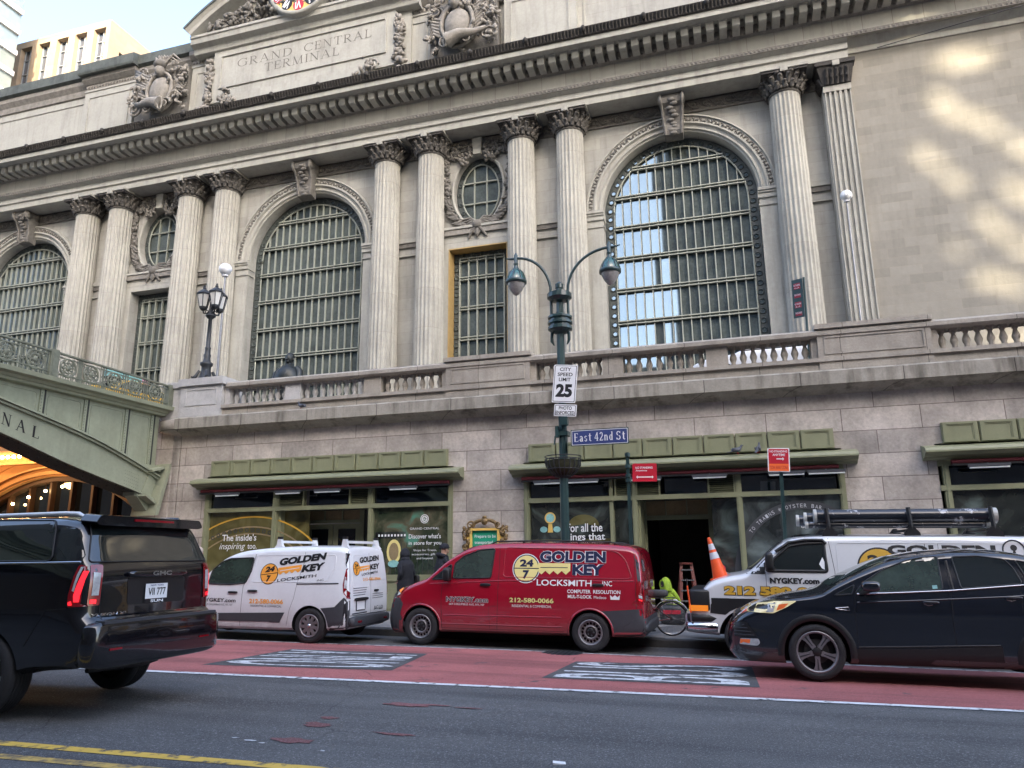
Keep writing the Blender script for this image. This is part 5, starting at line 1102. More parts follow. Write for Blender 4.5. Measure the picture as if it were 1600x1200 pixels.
# ---------------------------------------------------------------- vehicles
class Car:
    """a vehicle in its own space: x = 0 at the front bumper, growing to the rear; y < 0 is the side that faces the camera"""
    def __init__(s, name, label, cat, loc, slope, L, W, top, bot, plan, tum, F, R, rc, crown, paint, under, re=.12, group=None, yaw_=0., fe=.12):
        s.root = thing(name, label, cat, loc, (0, slope, yaw_), group); s.L = L; s.hw = W/2; s.mats = (paint, under)
        T = pchip(top); B = pchip(bot); PL = pchip(plan); TU = pchip(tum); FF = pchip(F); RR = pchip(R); RC = pchip(rc) if isinstance(rc, list) else (lambda x: rc); s.T = T
        fl, rl = .9, .9
        st = [0, .01, .03, .06, .1, .15, .21, .28, .36, .45, .55, .67, .8]+[.8+(L-1.5)*i/44 for i in range(1, 45)]+[L-d for d in (.6, .5, .41, .33, .26, .2, .15, .11, .08, .05, .025, .01, 0)]
        def inset(d, r): return r-sqrt(max(r*r-(r-d)**2, 0)) if d < r else 0
        half = []
        for u in st:
            ef = inset(u, fe); er = inset(L-u, re); e = max(ef, er); w_ = s.hw*PL(u)
            zt = T(u)-e*.7; zb = B(u)+e*.5; r = RC(u); cw = crown
            sec = [(0, zb), (w_*.5, zb), (w_*.9-e, zb), (w_*TU(zb+.03)-e, zb+.05)]
            z0 = zb+.1; z1 = max(zt-r-cw, z0+.02); n = 16
            for i in range(n+1):
                z = z0+(z1-z0)*i/n; sec.append((w_*TU(z)-e, z))
            ye, ze = sec[-1]
            for i in range(1, 6):
                a = pi/2*i/6; sec.append((ye-r*(1-cos(a)), ze+r*sin(a)))
            ye2 = ye-r; 
            for i in range(0, 7):
                y = ye2*(1-i/6); sec.append((y, zt-cw*(y/max(ye2, .01))**2))
            half.append(sec)
        k = len(half[0]); V = []; 
        for u, sec in zip(st, half):
            full = [(y, z) for y, z in sec]+[(-y, z) for y, z in sec[-2:0:-1]]
            for y, z in full:
                x = u
                if u < fl: x = FF(z)+(u/fl)*(fl-FF(z))
                if L-u < rl: x = RR(z)-((L-u)/rl)*(RR(z)-(L-rl))
                V.append((x, y, z))
        m = 2*k-2; fs = [(i*m+j, i*m+(j+1) % m, (i+1)*m+(j+1) % m, (i+1)*m+j) for i in range(len(st)-1) for j in range(m)]
        for o_, rv in ((0, True), ((len(st)-1)*m, False)):
            cap_ = [(0, 1, m-1)]+[(j, j+1, m-j-1, m-j) for j in range(1, k-2)]+[(k-2, k-1, m-k+2)]
            fs += [tuple(o_+q for q in (c[::-1] if rv else c)) for c in cap_]
        b = MB(); b.add(V, fs, paint, True); s.V = V; s.m = m
        s.body = b.build('body', paint, s.root)
        s.bvh = BVHTree.FromPolygons([Vector(v) for v in V], fs)
    def wells(s, xs, zc, r, depth=.34):
        bpy.context.view_layer.update()
        for x in xs:
            for sd in (-1, 1):
                c = MB(); y0, y1 = sorted((sd*(s.hw+.2), sd*(s.hw-depth)))
                c.lathe([(r, y0), (r, y1)], (x, 0, zc), 36, M['blackm'], False, 'Y')
                o = c.build('cut', M['blackm']); s.body.data.materials.append(M['blackm']) if len(s.body.data.materials) < 2 else None
                md = s.body.modifiers.new('w', 'BOOLEAN'); md.operation = 'DIFFERENCE'; md.object = o; md.solver = 'EXACT'
                o.parent = s.root
                bpy.context.view_layer.update(); dg = bpy.context.evaluated_depsgraph_get()
                me = bpy.data.meshes.new_from_object(s.body.evaluated_get(dg)); s.body.modifiers.clear(); s.body.data = me; bpy.data.objects.remove(o)
        bm = bmesh.new(); bm.from_mesh(s.body.data)
        for e in bm.edges:
            if len(e.link_faces) == 2 and e.calc_face_angle(0) > radians(42): e.smooth = False
        for f in bm.faces: f.smooth = len(f.verts) < 12
        bm.to_mesh(s.body.data); bm.free()
    def cast(s, p, side, off):
        if side in 'nf' and getattr(s, 'dx', 0): p = (p[0]+s.dx, p[1])
        if side in ('n', 'f'): o = Vector((p[0], -3 if side == 'n' else 3, p[1])); d = Vector((0, 1 if side == 'n' else -1, 0))
        elif side == 'rear': o = Vector((s.L+2, p[0], p[1])); d = Vector((-1, 0, 0))
        elif side == 'front': o = Vector((-2, p[0], p[1])); d = Vector((1, 0, 0))
        else: o = Vector((p[0], p[1], 4)); d = Vector((0, 0, -1))
        h = s.bvh.ray_cast(o, d)
        if h[0] is None: h = s.bvh.find_nearest(Vector((p[0], -s.hw if side == 'n' else s.hw, p[1])) if side in 'nf' else Vector((s.L if side == 'rear' else 0, p[0], p[1])))
        n = h[1]
        if n.dot(d) > 0: n = -n
        return h[0]+n*off
    def patch(s, b, outer, side, m, off=.004, holes=(), res=.07, rnd=0):
        if rnd: outer = rounded(outer, rnd)
        def dens(q):
            r = []
            for i in range(len(q)):
                a, c = q[i], q[(i+1) % len(q)]; k = max(1, int(hypot(c[0]-a[0], c[1]-a[1])/res))
                r += [(a[0]+(c[0]-a[0])*j/k, a[1]+(c[1]-a[1])*j/k) for j in range(k)]
            return r
        O = dens(outer); A = 0.
        for i in range(len(O)): A += O[i-1][0]*O[i][1]-O[i][0]*O[i-1][1]
        if A < 0: O = O[::-1]
        pts = list(O)
        def inside(x, z, q):
            c = False
            for i in range(len(q)):
                x1, z1 = q[i]; x2, z2 = q[i-1]
                if (z1 > z) != (z2 > z) and x < (x2-x1)*(z-z1)/(z2-z1)+x1: c = not c
            return c
        xs = [p[0] for p in O]; zs = [p[1] for p in O]; x = min(xs)+res*.6
        while x < max(xs):
            z = min(zs)+res*.6
            while z < max(zs):
                if inside(x, z, O) and min((x-p[0])**2+(z-p[1])**2 for p in O) > (res*.45)**2: pts.append((x, z))
                z += res
            x += res
        r = delaunay_2d_cdt([Vector(p) for p in pts], [], [list(range(len(O)))], 1, 1e-5)
        vs = [s.cast((v.x, v.y), side, off) for v in r[0]]
        b.add(vs, [tuple(f) for f in r[2]], m, True); return b
    def seam(s, b, path, side, w=.008, m=None, off=.003, res=.06):
        P_ = []
        for a, c in zip(path, path[1:]):
            k = max(1, int(hypot(c[0]-a[0], c[1]-a[1])/res)); P_ += [(a[0]+(c[0]-a[0])*j/k, a[1]+(c[1]-a[1])*j/k) for j in range(k)]
        P_.append(path[-1]); vs = []
        for i, p in enumerate(P_):
            a, c = P_[max(i-1, 0)], P_[min(i+1, len(P_)-1)]; dx, dz = c[0]-a[0], c[1]-a[1]; l = hypot(dx, dz) or 1; nx, nz = -dz/l*w/2, dx/l*w/2
            vs += [s.cast((p[0]+nx, p[1]+nz), side, off), s.cast((p[0]-nx, p[1]-nz), side, off)]
        b.add(vs, [(2*i, 2*i+1, 2*i+3, 2*i+2) for i in range(len(P_)-1)], m or M['blackm'], True); return b
    def rod(s, b, path, side, r, m, off=.01, res=.08, closed=False):
        P_ = []
        pp = list(path)+([path[0]] if closed else [])
        for a, c in zip(pp, pp[1:]):
            k = max(1, int(hypot(c[0]-a[0], c[1]-a[1])/res)); P_ += [(a[0]+(c[0]-a[0])*j/k, a[1]+(c[1]-a[1])*j/k) for j in range(k)]
        if not closed: P_.append(path[-1])
        b.tube([s.cast(p, side, off) for p in P_], r, 6, m, closed=closed); return b
    def text(s, b, t, x0, x1, z0, z1, side, m, off=.006, bold=.0, shear=0., rise=0., outline=None, ow=.02):
        for (mm, bo, of) in (([(outline, bold+ow, off-.0025)] if outline else [])+[(m, bold, off)]):
            vs, fs = fit_text(t, x0, x1, z0, z1, bo, shear)
            if outline and bo != bold: g = (x1-x0)*.004; vs = [(x0-g+(v[0]-x0)/(x1-x0)*(x1-x0+2*g), z0-g*1.4+(v[1]-z0)/(z1-z0)*(z1-z0+2.8*g)) for v in vs]
            vs = [(v[0], v[1]+rise*(v[0]-x0)) for v in vs]
            b.add([s.cast(v, side, of) for v in vs], fs, mm)
        return b
    def put(s, b, name, parent=None, label=None): return b.build(name, None, parent or s.root, label)
def tyre(R, w, rimr):
    b = MB(); pr = [(rimr, -w*.42), (rimr+.02, -w*.5), (R*.8, -w*.53), (R*.94, -w*.49), (R*.985, -w*.4), (R, -w*.3)]
    k = 0
    for y in (-.18, -.06, .06, .18): pr += [(R, w*(y-.04)), (R-.012, w*(y-.03)), (R-.012, w*(y+.03)), (R, w*(y+.04))]
    pr += [(R, w*.3), (R*.985, w*.4), (R*.94, w*.49), (R*.8, w*.53), (rimr, w*.45)]
    b.lathe(pr, (0, 0, 0), 40, M['rub'], True, 'Y', caps=False); return b
def wheel_disc(kind, R):
    b = MB()
    b.lathe([(R*.2, .05), (R, .05), (R, -.09), (R+.012, -.1), (R+.012, -.115), (R-.012, -.11), (R-.02, -.06)], (0, 0, 0), 36, M['steel'] if kind != 'tyre' else M['black'], True, 'Y', caps=False)
    b.lathe([(0, .0), (R*.98, .0), (R*.98, .01)], (0, 0, 0), 30, M['blackm'], False, 'Y')
    if kind == 'steel':
        hs = [circ(.74*R*cos(a), .74*R*sin(a), .065*R/.2*.38, n=8) for a in [2*pi*k/16 for k in range(16)]]
        b.plate(circ(0, 0, R*.9, n=40), hs, -.045, -.03, M['steel']); b.lathe([(R*.88, -.045), (R*.9, -.075), (R*.97, -.1), (R, -.1)], (0, 0, 0), 40, M['steel'], True, 'Y', caps=False)
        b.lathe([(R*.62, -.04), (R*.56, -.075), (R*.46, -.08), (R*.42, -.05)], (0, 0, 0), 36, M['steel'], True, 'Y', caps=False)
        b.lathe([(0, -.075), (R*.3, -.07), (R*.44, -.05)], (0, 0, 0), 30, M['black'], True, 'Y', caps=False)
        for k in range(5): a = 2*pi*k/5; b.lathe([(0, -.1), (.014, -.1), (.016, -.06)], (R*.27*cos(a), 0, R*.27*sin(a)), 8, M['dgrey'], False, 'Y', caps=False)
    if kind == 'hubcap':
        hs = []
        for k in range(9):
            a = 2*pi*k/9+.1; hs.append([(R*r*cos(a+d), R*r*sin(a+d)) for r, d in ((.5, 0), (.66, -.13), (.84, -.14), (.9, 0), (.84, .14), (.66, .13))])
        b.plate(circ(0, 0, R*.97, n=40), hs, -.1, -.085, M['steel']); b.lathe([(0, -.125), (R*.14, -.12), (R*.2, -.1)], (0, 0, 0), 16, M['chrome'], True, 'Y', caps=False)
        for k in range(9):
            a = 2*pi*(k+.5)/9+.1; b.bar((R*.2*cos(a), -.1, R*.2*sin(a)), (R*.9*cos(a), -.1, R*.9*sin(a)), .035, .02, M['steel'], (0, 1, 0))
    if kind == 'alloy':
        for k in range(5):
            a = 2*pi*k/5-pi/2; ca, sa = cos(a), sin(a); px, pz = -sa, ca
            q = [(.12, .14), (.45, .11), (.72, .14), (.96, .25)]
            poly = [(R*(r*ca+w*px), R*(r*sa+w*pz)) for r, w in q]+[(R*(r*ca-w*px), R*(r*sa-w*pz)) for r, w in q[::-1]]
            b.plate(poly, (), -.085, -.05, M['steel']); q2 = [(.35, .018), (.9, .05)]
            b.plate([(R*(r*ca+w*px), R*(r*sa+w*pz)) for r, w in q2]+[(R*(r*ca-w*px), R*(r*sa-w*pz)) for r, w in q2[::-1]], (), -.09, -.084, M['dgrey'])
        b.plate(circ(0, 0, R*1.0, n=36), [circ(0, 0, R*.93, n=36)], -.095, -.06, M['steel']); b.lathe([(0, -.1), (R*.12, -.1), (R*.3, -.075)], (0, 0, 0), 20, M['black'], True, 'Y', caps=False)
        for k in range(5): a = 2*pi*k/5-pi/2+.63; b.lathe([(0, -.1), (.012, -.1), (.014, -.06)], (R*.24*cos(a), 0, R*.24*sin(a)), 8, M['blackm'], False, 'Y', caps=False)
        b.lathe([(R*.3, -.02), (R*.62, -.02), (R*.62, .0)], (0, 0, 0), 28, M['kerb'], False, 'Y', caps=False)
    return b
def wheels(car, spots, R, w, rimr, kind, y, steer=0.):
    proto = None
    for x, sd in spots:
        if proto is None:
            o = tyre(R, w, rimr).build('wheel', None, car.root); d = wheel_disc(kind, rimr).build('wheel_disc', None, o); proto = (o, d)
        else:
            o = proto[0].copy(); d = proto[1].copy(); COL.objects.link(o); COL.objects.link(d); o.parent = car.root; d.parent = o
        o.location = (x, sd*y, R); o.rotation_euler = (0, random.random()*0, (0 if sd < 0 else pi))
def boxy(b, c, sx, sy, sz, m, r=.3, T=None):
    """rounded box blob, for mirrors and handles"""
    n, k = 16, 10; vs = []
    for i in range(k+1):
        t = pi*i/k-pi/2
        for j in range(n):
            a = 2*pi*j/n; f = lambda v: (abs(v)**r)*(1 if v >= 0 else -1)
            vs.append(Vector((sx*f(cos(t))*f(cos(a)), sy*f(cos(t))*f(sin(a)), sz*f(sin(t)))))
    if T is not None: vs = [T @ v for v in vs]
    b.add([v+Vector(c) for v in vs], [(i*n+j, i*n+(j+1) % n, (i+1)*n+(j+1) % n, (i+1)*n+j) for i in range(k) for j in range(n)], m, True); return b
def archlip(car, x, zc, r, m, wd=.05, side='n', a0=-.1, a1=pi+.1):
    b = MB(); vs = []; n = 26
    for i in range(n+1):
        a = a0+(a1-a0)*i/n
        for rr_, of in ((r-.005, .0), (r-.005, .02), (r+wd*.6, .022), (r+wd, .004)): 
            p = car.cast((x+rr_*cos(a), max(zc+rr_*sin(a), .2)), side, of); vs.append(p)
    b.add(vs, [(i*4+j, i*4+4+j, i*4+5+j, i*4+1+j) for i in range(n) for j in range(3)], m, True); car.put(b, 'wheel_arch_trim')
def logo(car, circle, golden, key, bar, lock, inc, side, fill, ink, barm, shear=.0, rise=0., outl=None, lockm=None, bold=.045):
    cx_, cz_, r_ = circle; b = MB()
    if outl: car.patch(b, circ(cx_, cz_, r_*1.09, n=30), side, outl, .004)
    car.patch(b, circ(cx_, cz_, r_*1.03, n=30), side, ink, .0055); car.patch(b, circ(cx_, cz_, r_*.95, n=30), side, fill, .007)
    car.seam(b, [(cx_-r_, cz_-r_*rise), (cx_+r_, cz_+r_*rise)], side, r_*.07, ink, .0085)
    car.text(b, '24', cx_-r_*.52, cx_+r_*.56, cz_+r_*.12, cz_+r_*.66, side, ink, .0085, bold, shear, rise); car.text(b, '7', cx_-r_*.25, cx_+r_*.25, cz_-r_*.78, cz_-r_*.14, side, ink, .0085, bold, shear)
    x0, x1, z0, z1, zm = bar; rs_ = rise
    q = [(x0, z0), (x0+.03, zm-.02)]; n = 5
    for i in range(n): q += [(x0+(x1-x0)*(i+.35)/n*.95, zm+.0+(x1-x0)*(i+.3)/n*rs_), (x0+(x1-x0)*(i+.85)/n*.95, zm-.075+(x1-x0)*(i+.8)/n*rs_)]
    zt_ = z0; z0 = z0-(z0-zm)*.45
    q = [(x0, z0+.0), (x1, z0+rs_*(x1-x0)), (x1, z1+rs_*(x1-x0)), (x0, z1)]
    car.patch(b, q, side, barm, .006)
    for i in range(4):
        xa = x0+(x1-x0)*i/4; xb = x0+(x1-x0)*(i+.95)/4; xm = (xa+xb)/2; dz = rs_*(xm-x0); car.patch(b, [(xa, z0+dz-.004), (xb, z0+dz+.004), (xm, zm+dz-.012)], side, barm, .006)
    car.seam(b, [(x0+.05, (zt_*.8+z1*.2)), (x1-.05, (zt_*.8+z1*.2)+rs_*(x1-x0))], side, .014, ink if outl else car.mats[0], .0075)
    ow = dict(outline=outl, ow=.035) if outl else {}
    car.text(b, 'GOLDEN', golden[0], golden[1], golden[2], golden[3], side, ink, .008, bold, shear, rise, **ow)
    car.text(b, 'KEY', key[0], key[1], key[2], key[3], side, ink, .008, bold, shear, rise, **ow)
    car.text(b, 'LOCKSMITH', lock[0], lock[1], lock[2], lock[3], side, lockm or ink, .0085, .012, 0, rise, **({} if lockm else {'outline': outl, 'ow': .016} if outl else {}))
    if inc: car.text(b, 'INC', inc[0], inc[1], inc[2], inc[3], side, lockm or ink, .008, .006, 0, rise)
    return car.put(b, 'company_lettering')
def glass(car, poly, side='n', m='cglass', frame='black', fw=.025, name='window', rnd=.04, fr=True):
    pr = rounded(poly, rnd); b = MB(); car.patch(b, pr, side, M[m], .006); o = car.put(b, name)
    if fr: b = MB(); car.rod(b, pr, side, fw*.5, M[frame], .006, closed=True); b.build('window_seal', None, o)
    return o
# ---- red van ------------------------------------------------------------------------------------------------
MT = Car('red_van', 'dark red locksmith van parked at the kerb, grey bumpers, lettered in black and gold', 'van', (-6.95, 15.02, -.06), .016, 5.24, 2.0,
    top=[(0, .92), (.1, 1.02), (.3, 1.12), (.55, 1.21), (.85, 1.29), (1.0, 1.40), (1.2, 1.57), (1.45, 1.74), (1.7, 1.87), (1.95, 1.945), (2.4, 1.975), (3.2, 1.985), (4.4, 1.965), (5.0, 1.93), (5.24, 1.86)],
    bot=[(0, .2), (.6, .22), (1.2, .26), (4.3, .28), (5.24, .3)], plan=[(0, .80), (.12, .9), (.35, .965), (.9, .99), (1.6, 1), (4.6, 1), (5.05, .985), (5.24, .95)],
    tum=[(.2, .955), (.5, .985), (.85, 1.0), (1.2, .985), (1.35, .955), (1.9, .85), (2.0, .83)], F=[(.2, .06), (.45, 0), (.7, .03), (.95, .09), (1.1, .16), (1.3, .2)], R=[(.3, 5.14), (.55, 5.16), (.62, 5.12), (1.0, 5.12), (1.4, 5.1), (1.9, 5.02), (2.0, 4.98)],
    rc=[(0, .14), (.9, .1), (1.3, .07), (1.9, .12), (2.5, .14), (5.24, .15)], crown=.03, paint=M['red'], under=M['dgrey'], re=.08, fe=.1)
MT.wells((.775, 4.14), .35, .405)
wheels(MT, [(.775, -1), (4.14, -1), (.775, 1), (4.14, 1)], .352, .225, .215, 'steel', .875)
for x in (.775, 4.14): archlip(MT, x, .35, .405, M['red'] , .03)
glass(MT, [(1.43, 1.27), (1.45, 1.55), (1.62, 1.69), (1.95, 1.81), (2.26, 1.84), (2.21, 1.29)], m='wglass'); glass(MT, [(.98, 1.24), (1.38, 1.54), (1.38, 1.26)], name='quarter_window')
glass(MT, [(-.78, 1.36), (.78, 1.36), (.66, 1.88), (-.66, 1.88)], 'front', name='windscreen')
b = MB(); MT.patch(b, [(.30, .2), (.0, .2), (.0, .84), (.12, .86), (.3, .88), (.38, .77), (.33, .6), (.30, .45)], 'n', M['dgrey'], .006); MT.patch(b, [(-.95, .2), (.95, .2), (.95, .8), (.6, .72), (-.6, .72), (-.95, .8)], 'front', M['dgrey'], .008); MT.put(b, 'front_bumper')
b = MB(); MT.patch(b, [(4.56, .28), (5.2, .3), (5.23, .56), (5.12, .79), (5.0, .78), (4.35, .73), (4.47, .62), (4.55, .45)], 'n', M['dgrey'], .006); MT.patch(b, [(-.98, .3), (.98, .3), (.98, .62), (-.98, .62)], 'rear', M['dgrey'], .01)
boxy(b, (5.13, 0, .45), .08, .94, .1, M['dgrey'], .5); MT.put(b, 'rear_bumper')
b = MB(); MT.patch(b, rounded([(.07, .86), (.09, .96), (.2, 1.05), (.44, 1.085), (.3, .93)], .03), 'n', M['clear'], .02); MT.patch(b, [(.1, .87), (.11, .93), (.2, .97), (.24, .92)], 'n', M['dgrey'], .0225); MT.patch(b, [(.26, 1.0), (.3, 1.04), (.38, 1.06), (.32, .97)], 'n', M['amber'], .0225); MT.put(b, 'headlight')
b = MB(); MT.patch(b, rounded([(-.92, .86), (-.5, .84), (-.5, 1.0), (-.9, 1.04)], .04), 'front', M['clear'], .006); MT.patch(b, rounded([(.92, .86), (.5, .84), (.5, 1.0), (.9, 1.04)], .04), 'front', M['clear'], .006); MT.patch(b, rounded([(-.46, .74), (.46, .74), (.46, .98), (-.46, .98)], .05), 'front', M['black'], .006); MT.put(b, 'grille')
b = MB(); MT.patch(b, rounded([(5.0, 1.26), (5.12, 1.26), (5.16, 1.0), (5.17, .85), (5.02, .87), (4.99, 1.05)], .02), 'n', M['redl'], .01); MT.patch(b, [(5.03, 1.03), (5.15, 1.01), (5.16, .96), (5.04, .98)], 'n', M['clear'], .0125); MT.patch(b, [(5.03, .96), (5.15, .94), (5.15, .92), (5.04, .935)], 'n', M['redon'], .0125)
MT.patch(b, rounded([(-.99, .85), (-.78, .87), (-.8, 1.26), (-.95, 1.26)], .02), 'rear', M['redl'], .008); MT.put(b, 'tail_light')
b = MB(); MT.patch(b, [(4.93, 1.88), (5.0, 1.89), (5.07, 1.66), (5.12, 1.29), (5.02, 1.27), (4.98, 1.62)], 'n', M['dgrey'], .006); MT.put(b, 'rear_pillar_trim')
b = MB(); S = lambda p, **k: MT.seam(b, p, 'n', **k)
S([(1.22, 1.18), (1.20, .9), (1.22, .34)]); S([(2.36, 1.92), (2.37, 1.3), (2.345, .34)]); S([(4.95, 1.9), (4.98, 1.3), (4.99, .8)]); S([(2.18, .77), (2.2, .36)], w=.005); S([(2.2, .77), (2.34, .77)], w=.005); S([(1.22, .34), (3.65, .35)], w=.006)
MT.rod(b, rounded([(2.47, 1.86), (4.4, 1.83), (4.65, 1.79), (4.8, 1.66), (4.92, 1.34), (4.86, 1.31), (2.46, 1.31)], .07), 'n', .007, M['red'], .004, closed=True); MT.put(b, 'door_seam')
b = MB(); MT.rod(b, [(1.2, .42), (3.6, .43)], 'n', .012, M['red'], .0); MT.rod(b, [(1.25, .585), (3.6, .6)], 'n', .01, M['red'], .0); MT.rod(b, [(.95, 1.16), (2.5, 1.245), (4.95, 1.27)], 'n', .012, M['red'], -.003); MT.put(b, 'side_crease')
for hx, hz in ((2.11, 1.16), (4.3, 1.19)):
    b = MB(); boxy(b, MT.cast((hx, hz), 'n', .02), .11, .02, .028, M['black'], .6); MT.put(b, 'door_handle')
b = MB(); c_ = MT.cast((1.35, 1.32), 'n', .13); boxy(b, c_, .075, .1, .13, M['black'], .55); b.bar(MT.cast((1.38, 1.26), 'n', 0), c_-Vector((0, 0, .08)), .06, .04, M['black']); MT.put(b, 'door_mirror')
for sd, s_ in (('n', -1), ('f', 1)):
    b = MB(); zf = lambda x: MT.T(x)-.045
    b.tube([(2.1, s_*.72, zf(2.1)-.0), (2.25, s_*.72, zf(2.25)+.055), (3.4, s_*.72, zf(3.4)+.06), (4.5, s_*.72, zf(4.5)+.055), (4.8, s_*.72, zf(4.8)-.0)], .016, 6, M['black'])
    for x in (2.8, 3.9): b.bar((x, s_*.72, zf(x)-.02), (x, s_*.72, zf(x)+.05), .05, .03, M['black'])
    MT.put(b, 'roof_rail')
logo(MT, (2.91, 1.475, .25), (3.17, 4.44, 1.59, 1.80), (3.81, 4.41, 1.365, 1.56), (3.14, 3.77, 1.475, 1.575, 1.38), (3.13, 4.18, 1.165, 1.275), (4.38, 4.56, 1.175, 1.265), 'n', M['pgold'], M['nink'], M['pgold'], outl=M['signw'], lockm=M['signw'], bold=.05)
b = MB(); MT.text(b, 'NYGKEY.com', 1.31, 2.17, .83, .925, 'n', M['ink'], .008, .015, 0, 0, M['signw'], .035); MT.text(b, '669 COLUMBUS AVE, NY, NY', 1.37, 2.1, .765, .81, 'n', M['signw'], .006); MT.put(b, 'web_address')
b = MB(); MT.text(b, '212-580-0066', 2.6, 3.46, .85, .935, 'n', M['pgold'], .008, .03, 0, 0, M['ink'], .03); MT.text(b, 'RESIDENTIAL & COMMERCIAL', 2.65, 3.42, .765, .81, 'n', M['signw'], .006); MT.put(b, 'telephone_number')
b = MB(); MT.text(b, 'COMPUTER  RESOLUTION', 3.72, 4.71, 1.04, 1.105, 'n', M['signw'], .006, .02); MT.text(b, 'MUL-T-LOCK', 3.73, 4.18, .95, 1.01, 'n', M['signw'], .006, .03); MT.text(b, 'Medeco', 4.22, 4.45, .95, 1.0, 'n', M['signw'], .006)
MT.patch(b, [(4.53, .94), (4.69, .94), (4.7, 1.02), (4.655, .985), (4.61, 1.02), (4.565, .985), (4.52, 1.02)], 'n', M['signw'], .006); MT.put(b, 'supplier_logos')
b = MB()
for k, (y, z, w_, h_) in enumerate(((-.5, 1.2, .5, .14), (-.5, .95, .4, .1), (.4, 1.2, .5, .14), (-.6, 1.55, .3, .2))): MT.patch(b, [(y-w_/2, z-h_/2), (y+w_/2, z-h_/2), (y+w_/2, z+h_/2), (y-w_/2, z+h_/2)], 'rear', M['clear'], .006)
MT.put(b, 'rear_stickers')
# ---- white compact van --------------------------------------------------------------------------------------
CN = Car('white_van', 'white compact locksmith van with a white ladder rack, parked ahead of the red van', 'van', (-12.05, 14.25, .04), .016, 4.78, 1.86,
    top=[(0, .8), (.1, .9), (.45, 1.0), (.9, 1.08), (1.15, 1.17), (1.48, 1.455), (1.73, 1.64), (2.1, 1.765), (2.52, 1.82), (3.04, 1.855), (3.8, 1.87), (4.4, 1.87), (4.78, 1.84)],
    bot=[(0, .22), (1.3, .22), (3.8, .24), (4.78, .28)], plan=[(0, .78), (.15, .9), (.45, .965), (1.2, 1), (4.2, 1), (4.55, .985), (4.78, .93)],
    tum=[(.2, .96), (.5, .99), (.8, 1.0), (1.1, .985), (1.3, .955), (1.8, .87), (1.9, .85)], F=[(.2, .05), (.5, 0), (.8, .05), (1.1, .2)], R=[(.25, 4.62), (.55, 4.64), (.9, 4.63), (1.3, 4.60), (1.85, 4.52)],
    rc=.13, crown=.03, paint=M['white'], under=M['dgrey'], re=.09)
CN.wells((.77, 3.83), .33, .385); CN.dx = .45
wheels(CN, [(3.83, -1), (.77, -1), (3.83, 1), (.77, 1)], .335, .215, .205, 'hubcap', .80)
glass(CN, [(.98, 1.09), (1.03, 1.36), (1.2, 1.51), (1.42, 1.59), (1.98, 1.61), (1.94, 1.3), (1.87, 1.12), (1.5, 1.08)], m='wglass', fw=.03); glass(CN, [(-.7, 1.2), (.7, 1.2), (.6, 1.66), (-.6, 1.66)], 'front', name='windscreen')
b = MB(); Q = lambda p, m, side='n', off=.006, **k: CN.patch(b, p, side, m, off, **k)
Q([(1.28, .37), (2.46, .385), (2.52, .375), (2.72, .375), (2.83, .57), (1.28, .52)], M['dgrey'], off=.01); CN.put(b, 'side_cladding')
b = MB(); Q([(3.8, .26), (4.7, .3), (4.72, .52), (4.24, .52), (4.21, .84), (4.1, .88), (3.92, .70), (3.62, .67), (3.72, .55), (3.78, .4)], M['dgrey']); Q([(-.93, .28), (.93, .28), (.93, .5), (-.93, .5)], M['dgrey'], 'rear', .008)
Q([(-.93, .5), (-.8, .5), (-.8, .82), (-.93, .82)], M['dgrey'], 'rear', .008); boxy(b, (4.66, 0, .42), .08, .82, .1, M['dgrey'], .4)
b.box(4.72, 4.745, -.62, -.48, .4, .43, M['redl']); b.box(4.72, 4.745, .48, .62, .4, .43, M['redl']); CN.put(b, 'rear_bumper')
b = MB(); Q(rounded([(4.08, .96), (4.06, 1.12), (4.08, 1.42), (4.17, 1.44), (4.22, .9), (4.17, .84)], .03), M['redl'], off=.012); Q([(4.085, 1.05), (4.08, 1.27), (4.17, 1.27), (4.19, 1.05)], M['clear'], off=.0145); CN.put(b, 'tail_light')
b = MB(); Q(rounded([(.93, .86), (.82, .9), (.84, 1.4), (.91, 1.42)], .02), M['redl'], 'rear', .01); CN.put(b, 'tail_light')
b = MB(); Q([(4.06, 1.5), (4.04, 1.70), (4.1, 1.76), (4.17, 1.45)], M['sglass'], off=.016); CN.put(b, 'rear_quarter_trim')
b = MB(); CN.rod(b, [(3.05, 1.115), (3.97, 1.14)], 'n', .012, M['black'], .002); CN.put(b, 'sliding_door_track')
b = MB(); S = lambda p, side='n', **k: CN.seam(b, p, side, **k)
S([(2.02, 1.74), (1.97, 1.35), (1.82, 1.05), (1.8, .27)]); S([(3.14, 1.79), (3.17, 1.58), (3.06, 1.14), (3.01, .84), (2.93, .63), (2.86, .27)], w=.006)
CN.rod(b, rounded([(2.06, 1.66), (3.85, 1.68), (3.86, 1.45), (3.74, 1.2), (3.6, 1.16), (2.0, 1.14)], .06), 'n', .006, M['white'], .002, closed=True)
S([(.06, .53), (.06, 1.72)], 'rear'); S([(-.78, .53), (-.80, 1.1), (-.74, 1.75)], 'rear'); S([(-.78, .53), (.78, .53)], 'rear', w=.012)
CN.rod(b, rounded([(-.7, 1.05), (-.02, 1.05), (-.02, 1.66), (-.62, 1.68), (-.7, 1.5)], .06), 'rear', .006, M['white'], .002, closed=True); CN.put(b, 'door_seam')
for hx, hz in ((1.6, .93), (2.06, .965)):
    b = MB(); boxy(b, CN.cast((hx, hz), 'n', .02), .115, .02, .022, M['black'], .6); CN.put(b, 'door_handle')
b = MB(); boxy(b, CN.cast((.28, .97), 'rear', .02), .02, .09, .02, M['black'], .6); boxy(b, CN.cast((-.38, .83), 'rear', .03), .03, .28, .03, M['black'], .6); CN.put(b, 'rear_handle')
